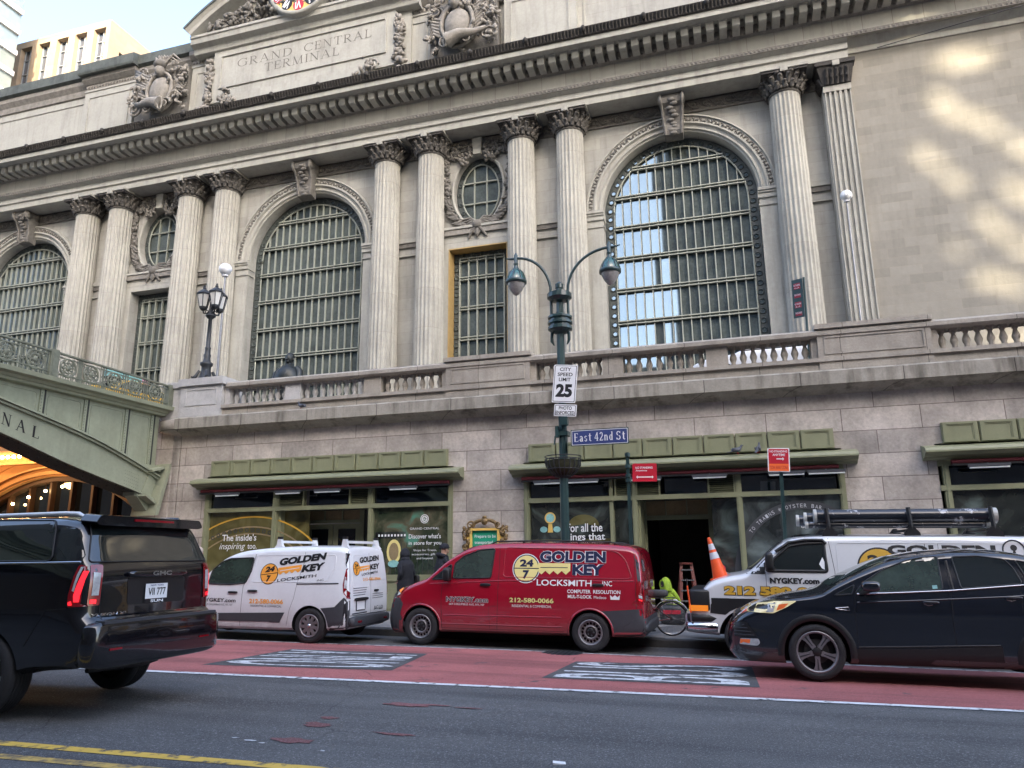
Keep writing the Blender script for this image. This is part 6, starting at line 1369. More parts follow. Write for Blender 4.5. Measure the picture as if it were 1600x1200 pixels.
b = MB(); Q(rounded([(-.56, .62), (-.2, .62), (-.2, .8), (-.56, .8)], .01), M['signw'], 'rear', .012); CN.text(b, 'KRJ 4821', .0, .1, .0, .1, 'rear', M['ink']) if False else None; CN.rod(b, [(-.56, .62), (-.2, .62), (-.2, .8), (-.56, .8)], 'rear', .01, M['dgrey'], .014, closed=True); CN.put(b, 'number_plate')
logo(CN, (2.39, 1.30, .2), (2.59, 3.64, 1.46, 1.60), (3.12, 3.63, 1.335, 1.475), (2.58, 3.11, 1.345, 1.42, 1.29), (2.6, 3.47, 1.145, 1.205), (3.5, 3.65, 1.17, 1.205), 'n', M['lorange'], M['ink'], M['lorange'], .12, .125, outl=None, bold=.06)
b = MB(); CN.text(b, 'NYGKEY.com', .85, 1.68, .735, .81, 'n', M['ink'], .008, .02); CN.text(b, '669 COLUMBUS AVE, NY, NY', .95, 1.61, .66, .705, 'n', M['ink'], .006); CN.put(b, 'web_address')
b = MB(); CN.text(b, '212-580-0066', 2.0, 2.78, .725, .815, 'n', M['lorange'], .008, .03); CN.text(b, 'RESIDENTIAL & COMMERCIAL', 2.04, 2.75, .66, .70, 'n', M['ink'], .006); CN.put(b, 'telephone_number')
# rear lettering, read from behind: y runs right-hand side to the far side
RL = dict(side='rear')
logo(CN, (-.52, 1.42, .135), (-.37, .48, 1.52, 1.63), (.06, .48, 1.38, 1.49), (-.39, .04, 1.40, 1.455, 1.36), (-.32, .38, 1.27, 1.32), None, 'rear', M['lorange'], M['ink'], M['lorange'], .1, .06)
b = MB(); CN.text(b, '212-580-0066', -.28, .5, 1.17, 1.23, 'rear', M['lorange'], .008, .02)
for k in range(4): CN.seam(b, [(-.68, 1.04-.045*k), (-.1-.03*k, 1.045-.045*k)], 'rear', .012, M['dgrey'], .006)
for k in range(3): CN.seam(b, [(.12, .9-.04*k), (.6, .905-.04*k)], 'rear', .01, M['dgrey'], .006)
CN.seam(b, [(-.72, .56), (-.1, .565)], 'rear', .022, M['dgrey'], .006); CN.text(b, 'JLC', .2, .38, .58, .66, 'rear', M['ink'], .006, .02); CN.text(b, 'LLO', .42, .6, .58, .66, 'rear', M['ink'], .006, .02); CN.put(b, 'rear_lettering')
for x0 in (2.9, 4.4):
    b = MB(); zt = 1.84
    for s_ in (-1, 1):
        y = s_*.66; b.plate([(x0-.13, zt-.04), (x0+.11, zt-.04), (x0+.05, zt+.03), (x0+.02, zt+.15), (x0-.05, zt+.15), (x0-.07, zt+.03)], (), y-.04, y+.04, M['white']); b.box(x0-.06, x0+.03, y-.035, y+.035, zt+.15, zt+.2, M['black'])
    b.box(x0-.045, x0+.015, -.66, .66, zt+.07, zt+.12, M['white']); CN.put(b, 'ladder_rack')
# ---- silver van ---------------------------------------------------------------------------------------------
EX = Car('silver_van', 'silver and black full-size locksmith van carrying black tubes, parked behind the black crossover', 'van', (-1.13, 15.2, -.17), .016, 5.9, 2.04,
    top=[(0, .78), (.05, .8), (.14, .86), (.18, 1.1), (.26, 1.24), (.4, 1.34), (.7, 1.42), (1.05, 1.48), (1.2, 1.56), (1.5, 1.83), (1.75, 2.02), (1.95, 2.10), (2.4, 2.14), (4, 2.16), (5.9, 2.12)],
    bot=[(0, .42), (.6, .38), (1.4, .36), (5.9, .4)], plan=[(0, .86), (.1, .93), (.3, .965), (1, .985), (1.6, 1), (5.4, 1), (5.9, .95)],
    tum=[(.3, .97), (.7, .99), (1.0, 1.0), (1.35, .985), (1.5, .965), (2.1, .86)], F=[(.4, .0), (.8, .0), (1.0, .1), (1.2, .16), (1.4, .2)], R=[(.3, 5.88), (2.1, 5.75)], rc=.12, crown=.04, paint=M['silver'], under=M['black'], re=.1, fe=.06)
EX.wells((1.05, 4.5), .37, .46)
wheels(EX, [(1.05, -1), (4.5, -1), (1.05, 1), (4.5, 1)], .38, .24, .21, 'steel', .86)
glass(EX, [(1.44, 1.50), (1.6, 1.72), (1.85, 1.92), (2.12, 1.97), (2.42, 1.98), (2.44, 1.50)], m='cglass', fw=.05); glass(EX, [(-.8, 1.52), (.8, 1.52), (.66, 2.0), (-.66, 2.0)], 'front', name='windscreen')
b = MB(); EX.patch(b, [(1.1, 1.44), (1.5, 1.83), (1.42, 1.5), (1.42, 1.44)], 'n', M['black'], .006); EX.put(b, 'quarter_trim')
b = MB(); EX.rod(b, [(1.62, 1.82), (1.85, 1.97), (2.12, 2.02), (2.4, 2.02), (2.46, 1.96)], 'n', .03, M['black'], .03); EX.put(b, 'rain_visor')
b = MB(); EX.patch(b, [(.5, .95), (.45, 1.02), (.55, 1.03), (5.75, 1.02), (5.8, .44), (1.6, .4), (1.55, .6), (1.4, .8), (1.05, .9), (.7, .8)], 'n', M['black'], .005) if False else EX.patch(b, [(.48, .9), (.48, 1.02), (5.75, 1.02), (5.75, .9), (1.5, .9)], 'n', M['black'], .005)
EX.patch(b, [(.45, .76), (.47, .92), (1.9, .92), (1.6, .6)]+[(1.05+.5*cos(a), .37+.5*sin(a)) for a in [radians(25+12*k) for k in range(10)]], 'n', M['black'], .005); EX.patch(b, [(1.56, .42), (5.75, .44), (5.75, .9), (1.3, .9), (1.5, .7)], 'n', M['black'], .005); EX.put(b, 'two_tone_band')
b = MB(); boxy(b, (.32, 0, .67), .3, 1.0, .075, M['black'], .22); boxy(b, (.31, 0, .515), .31, 1.01, .09, M['chrome'], .22); b.box(.0, .02, -.5, .5, .47, .57, M['black']); EX.put(b, 'front_bumper')
for s_ in (-1, 1):
    b = MB(); y0, y1 = sorted((s_*.62, s_*1.0)); boxy(b, (.28, (y0+y1)/2, .97), .19, .195, .195, M['black'], .25); b.box(.09, .42, min(y0, s_*1.012), max(y1, s_*1.012), .79, .89, M['amber']); b.box(.08, .1, y0+.05, y1-.05, .93, 1.12, M['clear']); EX.put(b, 'headlight')
b = MB(); b.box(.1, .3, -.6, .6, .78, 1.16, M['black'])
for k in range(4): b.box(.07, .11, -.58, .58, .82+k*.09, .85+k*.09, M['chrome'])
EX.put(b, 'grille')
b = MB(); S = lambda p, side='n', **k: EX.seam(b, p, side, **k)
S([(1.43, 1.48), (1.43, .45)]); S([(2.5, 2.06), (2.56, 1.5), (2.52, .45)]); EX.rod(b, rounded([(2.62, 1.98), (5.6, 1.98), (5.6, 1.4), (2.62, 1.4)], .06), 'n', .006, M['silver'], .003, closed=True); S([(4.0, 1.98), (4.0, .45)]); S([(4.2, 1.98), (4.2, 1.4)], w=.006); EX.rod(b, [(1.9, 2.1), (5.8, 2.1)], 'n', .012, M['black'], .0); EX.put(b, 'door_seam')
b = MB(); c_ = EX.cast((1.5, 1.63), 'n', .17); boxy(b, c_, .07, .1, .16, M['black'], .45); b.bar(EX.cast((1.56, 1.55), 'n', 0), c_-Vector((0, 0, .1)), .07, .05, M['black']); EX.put(b, 'door_mirror')
b = MB(); EX.text(b, 'NYGKEY.com', 1.49, 2.30, 1.285, 1.385, 'n', M['ink'], .008, .05); EX.put(b, 'web_address')
b = MB(); EX.text(b, '212 580-0066', .71, 2.62, 1.08, 1.235, 'n', M['gold'], .010, .06, 0, 0, M['ink'], .04); EX.put(b, 'telephone_number')
logo(EX, (3.27, 1.56, .34), (3.42, 5.04, 1.78, 1.95), (4.2, 5.04, 1.55, 1.72), (3.6, 4.1, 1.55, 1.7, 1.45), (3.55, 4.9, 1.28, 1.38), None, 'n', M['gold'], M['ink'], M['gold'])
b = MB(); EX.rod(b, circ(5.3, 1.87, .16, n=20), 'n', .012, M['ink'], .006, closed=True); EX.patch(b, circ(5.3, 1.91, .05, n=12), 'n', M['ink'], .006); EX.patch(b, [(5.27, 1.78), (5.33, 1.78), (5.31, 1.9), (5.29, 1.9)], 'n', M['ink'], .006); EX.put(b, 'keyhole_logo')
b = MB(); EX.patch(b, [(2.36, 1.55), (2.4, 1.53), (2.41, 1.66), (2.38, 1.74), (2.35, 1.68), (2.32, 1.62)], 'n', M['signw'], .011); EX.put(b, 'window_sticker')
b = MB(); b.tube([(.12, -1.0, .74), (.07, -1.0, 1.22)], .015, 6, M['orange']); b.tube([(.12, -1.0, .6), (.12, -1.0, .76)], .02, 6, M['chrome']); b.tube([(.07, -1.0, 1.22), (.07, -1.0, 1.36)], .011, 6, M['black']); EX.put(b, 'bumper_marker')
for x in (2.55, 3.86, 5.1):
    b = MB(); zr = 2.13
    for s_ in (-1, 1): b.plate([(x-.13, zr-.05), (x+.13, zr-.05), (x+.12, zr+.03), (x+.03, zr+.14), (x-.03, zr+.14), (x-.12, zr+.03)], (), s_*.78-.03, s_*.78+.03, M['black'])
    b.box(x-.03, x+.03, -.8, .8, zr+.06, zr+.1, M['black']); b.bar((x, -.78, zr+.1), (x-.03, -.80, zr+.46), .06, .04, M['black']); EX.put(b, 'roof_rack_bar')
# tubes carried on the roof
def tube_on_roof(y, z, r, x0, x1, lab):
    b = MB(); b.tube([(x0, y, z), (x1, y, z)], r, 20, M['tube']); o = b.build('carrier_tube'); 
    k = MB(); k.tube([(x0-.03, y, z), (x0+.02, y, z)], r*1.05, 20, M['cap']); k.tube([(x1-.02, y, z), (x1+.05, y, z)], r*1.05, 20, M['cap'])
    c2 = k.build('tube_cap', None, o); o.location = (-1.13, 15.2, -.17); o.rotation_euler = (0, .016, 0)
    return tag(o, lab, 'tube', 'black carrier tubes strapped to the silver van roof')
tube_on_roof(-.62, 2.455, .118, 2.35, 5.15, 'long black tube with pale end caps, topmost on the silver van roof')
tube_on_roof(-.60, 2.30, .06, 2.2, 5.05, 'thin black tube lying directly under the thick near tube on the silver van')
tube_on_roof(-.40, 2.43, .10, 2.2, 5.2, 'black tube second from the street side on the silver van roof')
tube_on_roof(-.16, 2.40, .10, 2.08, 5.0, 'black tube farthest from the street on the silver van roof')
# ---- black crossover ----------------------------------------------------------------------------------------
ES = Car('black_crossover', 'shiny black crossover with silver alloy wheels in the red lane at the right edge', 'car', (-.35, 12.4, -.07), .012, 4.85, 1.9,
    top=[(0, .70), (.06, .78), (.16, .88), (.3, .96), (.55, 1.04), (.9, 1.11), (1.2, 1.155), (1.32, 1.19), (1.5, 1.30), (1.85, 1.475), (2.25, 1.635), (2.7, 1.72), (3.15, 1.755), (3.6, 1.745), (3.9, 1.70), (4.4, 1.6), (4.85, 1.38)],
    bot=[(0, .2), (.6, .2), (1.7, .22), (4.0, .24), (4.85, .3)], plan=[(0, .72), (.1, .83), (.25, .91), (.5, .965), (.9, .99), (1.6, 1), (3.6, 1), (4.4, .97), (4.85, .86)],
    tum=[(.2, .955), (.4, .985), (.65, .985), (.9, 1.0), (1.1, .975), (1.25, .93), (1.6, .80), (1.75, .77)], F=[(.2, .1), (.35, .03), (.6, .02), (.8, .05), (.95, .14), (1.1, .2)], R=[(.3, 4.82), (.7, 4.85), (1.2, 4.75), (1.7, 4.5)],
    rc=[(0, .12), (1, .06), (1.6, .08), (2.5, .11), (4.85, .13)], crown=.05, paint=M['navy'], under=M['black'], re=.16, fe=.14)
ES.wells((1.19, 4.08), .355, .43)
wheels(ES, [(1.19, -1), (4.08, -1), (1.19, 1), (4.08, 1)], .37, .235, .262, 'alloy', .83)
for x in (1.19, 4.08): archlip(ES, x, .355, .425, M['black'], .085)
glass(ES, [(1.74, 1.15), (1.86, 1.29), (2.12, 1.46), (2.42, 1.58), (2.64, 1.63), (2.83, 1.64), (2.82, 1.21), (2.2, 1.175)], m='wglass', fw=.02); glass(ES, [(1.47, 1.12), (1.74, 1.26), (1.7, 1.14)], fw=.015, name='quarter_window', rnd=.02)
glass(ES, [(3.04, 1.23), (3.0, 1.64), (3.31, 1.65), (3.62, 1.61), (3.7, 1.5), (3.76, 1.3)], fw=.02); glass(ES, [(3.84, 1.31), (3.78, 1.5), (3.74, 1.6), (4.0, 1.54), (4.22, 1.42), (4.2, 1.36)], fw=.02, name='rear_quarter_window')
glass(ES, [(-.72, 1.24), (.72, 1.24), (.58, 1.64), (-.58, 1.64)], 'front', m='wglass', name='windscreen', fr=False)
b = MB(); ES.rod(b, [(1.76, 1.14), (2.3, 1.165), (2.9, 1.20), (3.8, 1.285)], 'n', .011, M['chrome'], .012); ES.put(b, 'chrome_belt_strip')
b = MB(); S = lambda p, side='n', **k: ES.seam(b, p, side, **k)
S([(1.79, 1.25), (1.73, 1.1), (1.71, .8), (1.73, .46), (1.77, .24)]); S([(2.91, 1.66), (2.91, 1.19), (2.885, .8), (2.9, .5), (2.91, .26)]); S([(2.83, 1.64), (2.93, 1.65), (2.95, 1.22)], w=.02, m=M['black']); S([(3.72, 1.2), (3.7, .95)]); S([(.6, 1.035), (1.0, 1.08), (1.4, 1.14)], w=.006); ES.put(b, 'door_seam')
b = MB(); ES.patch(b, [(1.7, .23), (1.68, .43), (2.5, .46), (3.42, .52), (3.42, .25)], 'n', M['black'], .008); ES.rod(b, [(1.72, .45), (3.4, .53)], 'n', .012, M['black'], .0); ES.put(b, 'sill_cladding')
b = MB(); ES.rod(b, [(1.75, 1.03), (2.6, 1.075), (3.6, 1.14), (4.2, 1.2)], 'n', .016, M['navy'], -.009); ES.put(b, 'side_crease')
b = MB(); ES.patch(b, rounded([(.3, .87), (.36, .95), (.7, 1.015), (.98, 1.035), (.84, .95), (.66, .865)], .025), 'n', M['headon'], .012); ES.patch(b, [(.7, .9), (.74, .98), (.87, 1.0), (.8, .935)], 'n', M['signo'], .0145); ES.patch(b, [(.56, .875), (.6, .98), (.7, .99), (.66, .88)], 'n', M['clear'], .0145); ES.put(b, 'headlight')
b = MB(); ES.patch(b, rounded([(.18, .43), (.2, .51), (.44, .515), (.46, .46), (.42, .42)], .02), 'n', M['clear'], .012); ES.patch(b, [(.19, .44), (.2, .5), (.33, .5), (.32, .45)], 'n', M['signo'], .0145); ES.put(b, 'fog_light')
b = MB(); ES.patch(b, [(.12, .53), (.12, .74), (.3, .73), (.42, .55)], 'n', M['black'], .008)
for k in range(4): ES.rod(b, [(.12, .56+.045*k), (.38-.04*k, .56+.045*k)], 'n', .006, M['dgrey'], .012)
ES.patch(b, rounded([(-.55, .4), (.55, .4), (.6, .68), (-.6, .68)], .06), 'front', M['black'], .008); ES.patch(b, rounded([(-.5, .76), (.5, .76), (.5, .86), (-.5, .86)], .03), 'front', M['black'], .008); ES.rod(b, [(-.5, .8), (.5, .8)], 'front', .012, M['chrome'], .015); ES.put(b, 'grille')
b = MB(); ES.rod(b, [(1.47, .95), (1.52, .935), (1.65, .925), (1.63, .965), (1.47, .955)], 'n', .007, M['chrome'], .01); ES.put(b, 'fender_vent')
for hx, hz in ((2.65, 1.045), (3.62, 1.12)):
    b = MB(); boxy(b, ES.cast((hx, hz), 'n', .03), .1, .016, .018, M['navy'], .6); ES.patch(b, circ(hx-.03, hz, .06, .035, 14), 'n', M['black'], .004); ES.rod(b, [(hx-.08, hz-.02), (hx-.03, hz-.04), (hx+.02, hz-.025)], 'n', .005, M['chrome'], .01); ES.put(b, 'door_handle')
b = MB(); c_ = ES.cast((1.92, 1.2), 'n', .17); boxy(b, c_, .12, .1, .07, M['navy'], .6); b.bar(ES.cast((1.82, 1.15), 'n', 0), c_-Vector((0, 0, .05)), .08, .04, M['black']); ES.put(b, 'door_mirror')
for s_ in (-1, 1):
    b = MB(); b.tube([(2.1, s_*.66, ES.T(2.1)-.07), (2.25, s_*.65, ES.T(2.25)-.03), (3.2, s_*.64, ES.T(3.2)-.02), (4.0, s_*.63, ES.T(4.0)-.05)], .014, 6, M['navy']); ES.put(b, 'roof_rail')
b = MB(); ES.patch(b, [(2.70, 1.22), (2.76, 1.225), (2.76, 1.27), (2.7, 1.265)], 'n', M['mint'], .011); ES.put(b, 'window_sticker')
# ---- black SUV at the left ----------------------------------------------------------------------------------
YU = Car('black_suv', 'large shiny black sport utility vehicle seen from behind at the left edge, tail lamp lit', 'car', (-12.0, 7.12, .07), .004, 5.75, 2.0,
    top=[(0, .9), (.2, 1.1), (.6, 1.2), (1.5, 1.28), (1.75, 1.45), (2.2, 1.85), (2.5, 1.97), (3.2, 2.03), (4.6, 2.04), (5.2, 2.03), (5.55, 2.0), (5.75, 1.96)],
    bot=[(0, .3), (1, .35), (4.6, .38), (5.1, .46), (5.75, .5)], plan=[(0, .85), (.3, .95), (1, .99), (2, 1), (5.2, 1), (5.6, .985), (5.75, .955)],
    tum=[(.3, .95), (.7, .985), (1.0, 1.0), (1.35, .99), (1.5, .965), (2.0, .84), (2.1, .82)], F=[(.3, .0), (1.2, .1)], R=[(.4, 5.58), (.55, 5.66), (.75, 5.75), (.95, 5.72), (.98, 5.64), (1.45, 5.62), (1.6, 5.55), (2.0, 5.38), (2.1, 5.35)],
    rc=[(0, .12), (2, .12), (5.75, .13)], crown=.04, paint=M['blk'], under=M['black'], re=.16)
YU.wells((1.1, 4.42), .4, .47)
wheels(YU, [(4.42, -1), (4.42, 1), (1.1, -1), (1.1, 1)], .41, .28, .27, 'alloy', .84)
glass(YU, rounded([(3.75, 1.54), (3.75, 1.98), (5.0, 1.96), (5.05, 1.9), (5.14, 1.58), (5.1, 1.54)], .04), fw=.02); glass(YU, [(2.1, 1.54), (2.5, 1.9), (3.6, 1.97), (3.6, 1.54)], fw=.02)
glass(YU, [(-.88, 1.53), (.88, 1.53), (.74, 1.93), (-.74, 1.93)], 'rear', name='rear_window', fw=.015)
b = MB(); YU.patch(b, [(5.2, 1.55), (5.1, 1.95), (5.3, 1.97), (5.5, 1.6), (5.5, 1.55)], 'n', M['cglass'], .004); YU.put(b, 'rear_pillar_glass')
b = MB(); q = rounded([(-.82, 1.95), (-.76, 2.035), (.76, 2.035), (.82, 1.95), (.74, 1.93), (-.74, 1.93)], .03)
b.add([(5.30 if k == 0 else 5.52, y, z-.02*k) for k in (0, 1) for y, z in q], [(i, (i+1) % len(q), len(q)+(i+1) % len(q), len(q)+i) for i in range(len(q))]+[tuple(range(len(q), 2*len(q)))], M['blk'])
YU.put(b, 'roof_spoiler'); b = MB(); b.box(5.515, 5.535, -.3, .3, 1.965, 1.99, M['redl']); YU.put(b, 'high_brake_light')
def yl(s_):
    b = MB(); y = lambda v: s_*v
    YU.patch(b, rounded([(y(.9), 1.1), (y(.78), 1.1), (y(.76), 1.5), (y(.88), 1.5)], .02), 'rear', M['redl'], .012); YU.patch(b, [(y(.87), 1.2), (y(.80), 1.2), (y(.79), 1.42), (y(.86), 1.43)], 'rear', M['clear'], .017)
    YU.patch(b, [(y(.88), 1.12), (y(.82), 1.12), (y(.82), 1.16), (y(.88), 1.16)], 'rear', M['redon'], .017)
    sd = 'n' if s_ < 0 else 'f'
    YU.patch(b, rounded([(5.46, 1.09), (5.45, 1.2), (5.5, 1.5), (5.62, 1.52), (5.64, 1.1)], .02), sd, M['redl'], .01); YU.patch(b, [(5.52, 1.14), (5.51, 1.2), (5.55, 1.44), (5.58, 1.44), (5.56, 1.2), (5.56, 1.14)], sd, M['redon'], .014); YU.patch(b, [(5.49, 1.25), (5.52, 1.48), (5.54, 1.48), (5.51, 1.24)], sd, M['clear'], .013); YU.patch(b, [(5.47, 1.11), (5.465, 1.14), (5.5, 1.15), (5.51, 1.11)], sd, M['redon'], .014)
    YU.put(b, 'tail_light')
yl(-1); yl(1)
b = MB(); YU.patch(b, rounded([(-.4, 1.08), (.45, 1.08), (.45, 1.36), (-.42, 1.36)], .04), 'rear', M['black'], .004); c_ = YU.cast((0, 1.4), 'rear', .03); boxy(b, c_, .035, .45, .035, M['blk'], .5); YU.put(b, 'plate_recess')
b = MB(); YU.patch(b, [(-.17, 1.13), (.16, 1.13), (.16, 1.29), (-.17, 1.29)], 'rear', M['signw'], .02); YU.text(b, 'NEW YORK', -.1, .1, 1.262, 1.282, 'rear', M['signb'], .024); YU.text(b, 'VII 777', -.13, .13, 1.165, 1.245, 'rear', M['ink'], .024, .01); YU.patch(b, [(-.18, 1.085), (.17, 1.085), (.17, 1.125), (-.18, 1.125)], 'rear', M['ink'], .02); YU.text(b, 'SUN', -.09, .1, 1.09, 1.12, 'rear', M['signw'], .024, .03); YU.put(b, 'number_plate')
b = MB(); YU.text(b, 'GMC', -.13, .16, 1.375, 1.425, 'rear', M['chrome'], .07, .04); YU.text(b, 'YUKON XL', -.86, -.4, .985, 1.02, 'rear', M['chrome'], .014, .02, .2); YU.put(b, 'badge_lettering')
b = MB(); boxy(b, (5.67, 0, .72), .13, .97, .24, M['blk'], .28); YU.put(b, 'rear_bumper')
b = MB(); b.box(5.62, 5.80, -.84, .84, .92, .95, M['dgrey']); YU.put(b, 'bumper_step'); b = MB(); b.box(5.77, 5.805, .58, .74, .66, .68, M['redl']); b.box(5.77, 5.805, -.74, -.58, .66, .68, M['redl']); YU.put(b, 'reflector')
b = MB(); S = lambda p, side='rear', **k: YU.seam(b, p, side, **k)
S([(-.76, .96), (-.77, 1.5), (-.8, 1.53), (.8, 1.53), (.77, 1.5), (.76, .96)]); YU.seam(b, [(3.68, 1.98), (3.68, .5)], 'n'); YU.seam(b, [(5.45, 1.08), (5.2, 1.06), (4.95, .7)], 'n', w=.006); YU.put(b, 'door_seam')
b = MB(); YU.rod(b, [(2.2, 1.5), (5.5, 1.53)], 'n', .012, M['chrome'], .004); YU.put(b, 'belt_strip')
for s_ in (-1, 1):
    b = MB(); b.tube([(2.5, s_*.74, 1.93), (2.6, s_*.74, 2.02), (5.0, s_*.74, 2.04), (5.2, s_*.74, 2.03), (5.3, s_*.74, 1.99)], [.02, .024, .026, .028, .02], 8, M['silver'] if s_ < 0 else M['blk']); YU.put(b, 'roof_rail')
b = MB(); b.tube([(5.3, -.5, .42), (5.35, .2, .4), (5.3, .5, .42)], .03, 6, M['black']); YU.put(b, 'exhaust')
# ---------------------------------------------------------------- double street lamp with its signs
gp = lambda x, y: gz(x, y)+.004
PL = M['pole']; LX, LY = -3.70, 16.1
SL = thing('street_lamp', 'tall green double-arm street lamp on the kerb in front of the station', 'street lamp', (LX, LY, gp(LX, LY)), world=True)
z0 = gp(LX, LY)
b = MB(); b.lathe([(.2, z0), (.2, z0+.1), (.15, z0+.2), (.12, z0+.9), (.1, z0+1.0), (.092, 6.6), (.085, 7.7)], (LX, LY, 0), 8, PL, False); b.build('pole', None, SL)
b = MB(); b.lathe([(.1, 6.58), (.2, 6.62), (.285, 6.68), (.285, 6.74), (.24, 6.76), (.24, 6.80), (.29, 6.82), (.29, 6.87), (.24, 6.89), (.24, 6.93), (.285, 6.95), (.285, 7.0), (.15, 7.04), (.1, 7.08)], (LX, LY, 0), 16, PL, False); b.build('lower_collar', None, SL)
b = MB(); b.lathe([(.08, 7.36), (.2, 7.38), (.29, 7.45), (.29, 7.55), (.24, 7.56), (.24, 7.58), (.12, 7.6), (.08, 7.62), (.08, 7.68), (.095, 7.7), (.095, 7.8), (.05, 7.84), (0, 7.87)], (LX, LY, 0), 16, PL, False); b.build('upper_collar', None, SL)
for s, hx, hz in ((-1, -4.75, 8.58), (1, -2.49, 8.57)):
    b = MB(); xs = LX+s*.2; d = abs(hx-xs)
    path = [(xs, LY, 6.45), (xs, LY, 7.6)]+[(xs+s*d*(1-cos(a)), LY, 7.6+(hz-7.6)*sin(a)) for a in [pi/2*i/10 for i in range(1, 11)]]+[(hx+s*.12, LY, hz), (hx+s*.26, LY, hz+.03)]
    b.tube(path, [.035]*(len(path)-3)+[.035, .03, .012], 8, PL); b.tube([(xs, LY, 6.6), (xs, LY, 6.42), (xs-s*.05, LY, 6.32)], [.04, .04, .01], 6, PL); b.build('arm', None, SL)
    b = MB(); b.lathe([(0, .16), (.02, .13), (.035, .1), (.05, .08), (.05, -.12), (.065, -.14), (.05, -.16), (.05, -.22), (.08, -.26), (.085, -.3)], (hx, LY, hz), 12, PL); st = b.build('lamp_stem', None, SL)
    b = MB(); b.lathe([(.06, -.26), (.1, -.30), (.18, -.4), (.22, -.52), (.225, -.56)], (hx, LY, hz), 20, M['poleb']); b.lathe([(.225, -.55), (.255, -.56), (.255, -.63), (.22, -.65)], (hx, LY, hz), 20, PL)
    for k in range(8): a = 2*pi*k/8; b.tube([(hx+r*cos(a), LY+r*sin(a), hz+z) for r, z in ((.1, -.29), (.185, -.39), (.225, -.5), (.235, -.56))], .012, 5, PL)
    b.build('lamp_hood', None, SL)
    b = MB(); b.lathe([(.21, -.62), (.2, -.7), (.14, -.82), (.06, -.92), (0, -.95)], (hx, LY, hz), 20, M['lens'], caps=False); b.build('lamp_lens', None, SL)
# sign clamp and small box
b = MB(); b.box(LX-.14, LX+.14, LY-.14, LY+.14, 4.2, 4.3, PL); b.box(LX-.0, LX+.16, LY-.25, LY-.08, 4.42, 4.6, PL); b.box(LX-.13, LX-.05, LY-.2, LY-.1, 4.15, 4.4, PL); b.tube([(LX-.15, LY-.1, 4.2), (LX-.17, LY-.12, 4.0)], .02, 5, PL); b.build('sign_clamp', None, SL)
def sign(name, label, cat, q, y0, body, texts=(), border=None, face=None, arrow=None, extra=None, rnd=.02, loc=None, tilt=(0, 0, 0), group=None):
    """flat sign; q = (x0,x1,z0,z1); local origin at its centre"""
    x0, x1, z0_, z1_ = q; cx_, cz_ = (x0+x1)/2, (z0_+z1_)/2; hw_, hh = (x1-x0)/2, (z1_-z0_)/2
    t = thing(name, label, cat, (cx_, y0, cz_), tilt, group)
    b = MB(); b.plate(rounded([(-hw_, -hh), (hw_, -hh), (hw_, hh), (-hw_, hh)], rnd), (), 0, .012, body); b.build('sign_plate', None, t)
    if face or border:
        b = MB(); m_ = border or face; k = .02 if border else .0
        if border: b.plate(rounded([(-hw_+k, -hh+k), (hw_-k, -hh+k), (hw_-k, hh-k), (-hw_+k, hh-k)], rnd), (), -.002, .001, border); k += .012
        b.plate(rounded([(-hw_+k, -hh+k), (hw_-k, -hh+k), (hw_-k, hh-k), (-hw_+k, hh-k)], rnd), (), -.004, -.001, face or body); b.build('sign_face', None, t)
    for (s, a0, a1, c0, c1, m_, bo, ser) in texts:
        b = MB(); flat2(b, (serif_text if ser else fit_text)(s, a0*hw_, a1*hw_, c0*hh, c1*hh, bo), -.006, m_); b.build('sign_text', None, t)
    if arrow:
        for (a0, a1, cz2, w_, m_, two) in arrow:
            b = MB(); xa, xb = a0*hw_, a1*hw_; z_ = cz2*hh; b.plate([(xa+(.03 if two else 0), z_-w_/2), (xb-.03, z_-w_/2), (xb-.03, z_-w_*1.6), (xb, z_), (xb-.03, z_+w_*1.6), (xb-.03, z_+w_/2)]+([(xa+.03, z_+w_/2), (xa+.03, z_+w_*1.6), (xa, z_), (xa+.03, z_-w_*1.6)] if two else [(xa, z_+w_/2)]), (), -.007, -.005, m_); b.build('sign_arrow', None, t)
    return t
K = M['ink']; W_ = M['signw']
sign('speed_limit_sign', 'white CITY SPEED LIMIT 25 sign on the green street lamp', 'sign', (-3.86, -3.32, 4.93, 5.80), LY-.16, W_, [('CITY', -.5, .46, .66, .85, K, .02, 0), ('SPEED', -.66, .62, .39, .58, K, .02, 0), ('LIMIT', -.52, .48, .12, .31, K, .02, 0), ('25', -.72, .68, -.72, -.02, K, .05, 0)], K, W_, tilt=(0, .10, 0))
sign('photo_enforced_sign', 'small white PHOTO ENFORCED plate right under the speed limit sign', 'sign', (-3.85, -3.34, 4.62, 4.89), LY-.16, W_, [('PHOTO', -.58, .58, .08, .66, K, .02, 0), ('ENFORCED', -.84, .84, -.7, -.12, K, .02, 0)], K, W_, tilt=(0, .10, 0))
sign('street_name_sign', 'long blue East 42nd St sign reaching right from the lamp', 'sign', (-3.47, -2.2, 3.93, 4.29), LY-.22, PL, [('East', -.88, -.28, -.48, .56, W_, .16, 1), ('42nd', -.17, .46, -.48, .56, W_, .16, 1), ('St', .58, .88, -.48, .56, W_, .16, 1)], W_, M['signb'], rnd=.01)
t = sign('street_name_sign', 'end-on dark street name plate pointing toward the kerb, below the blue one', 'sign', (-3.9, -3.1, 3.86, 4.1), LY-.55, PL, rnd=.01, tilt=(0, 0, -1.35)); t.location = (-3.53, LY-.3, 3.95)
b = MB()
for i in range(20):
    a = 2*pi*i/20; b.tube([(.40*cos(a), .40*sin(a), 0), (.385*cos(a), .385*sin(a), -.14), (.30*cos(a), .30*sin(a), -.28), (.18*cos(a), .18*sin(a), -.38), (.1*cos(a), .1*sin(a), -.41)], .011, 4, M['iron'])
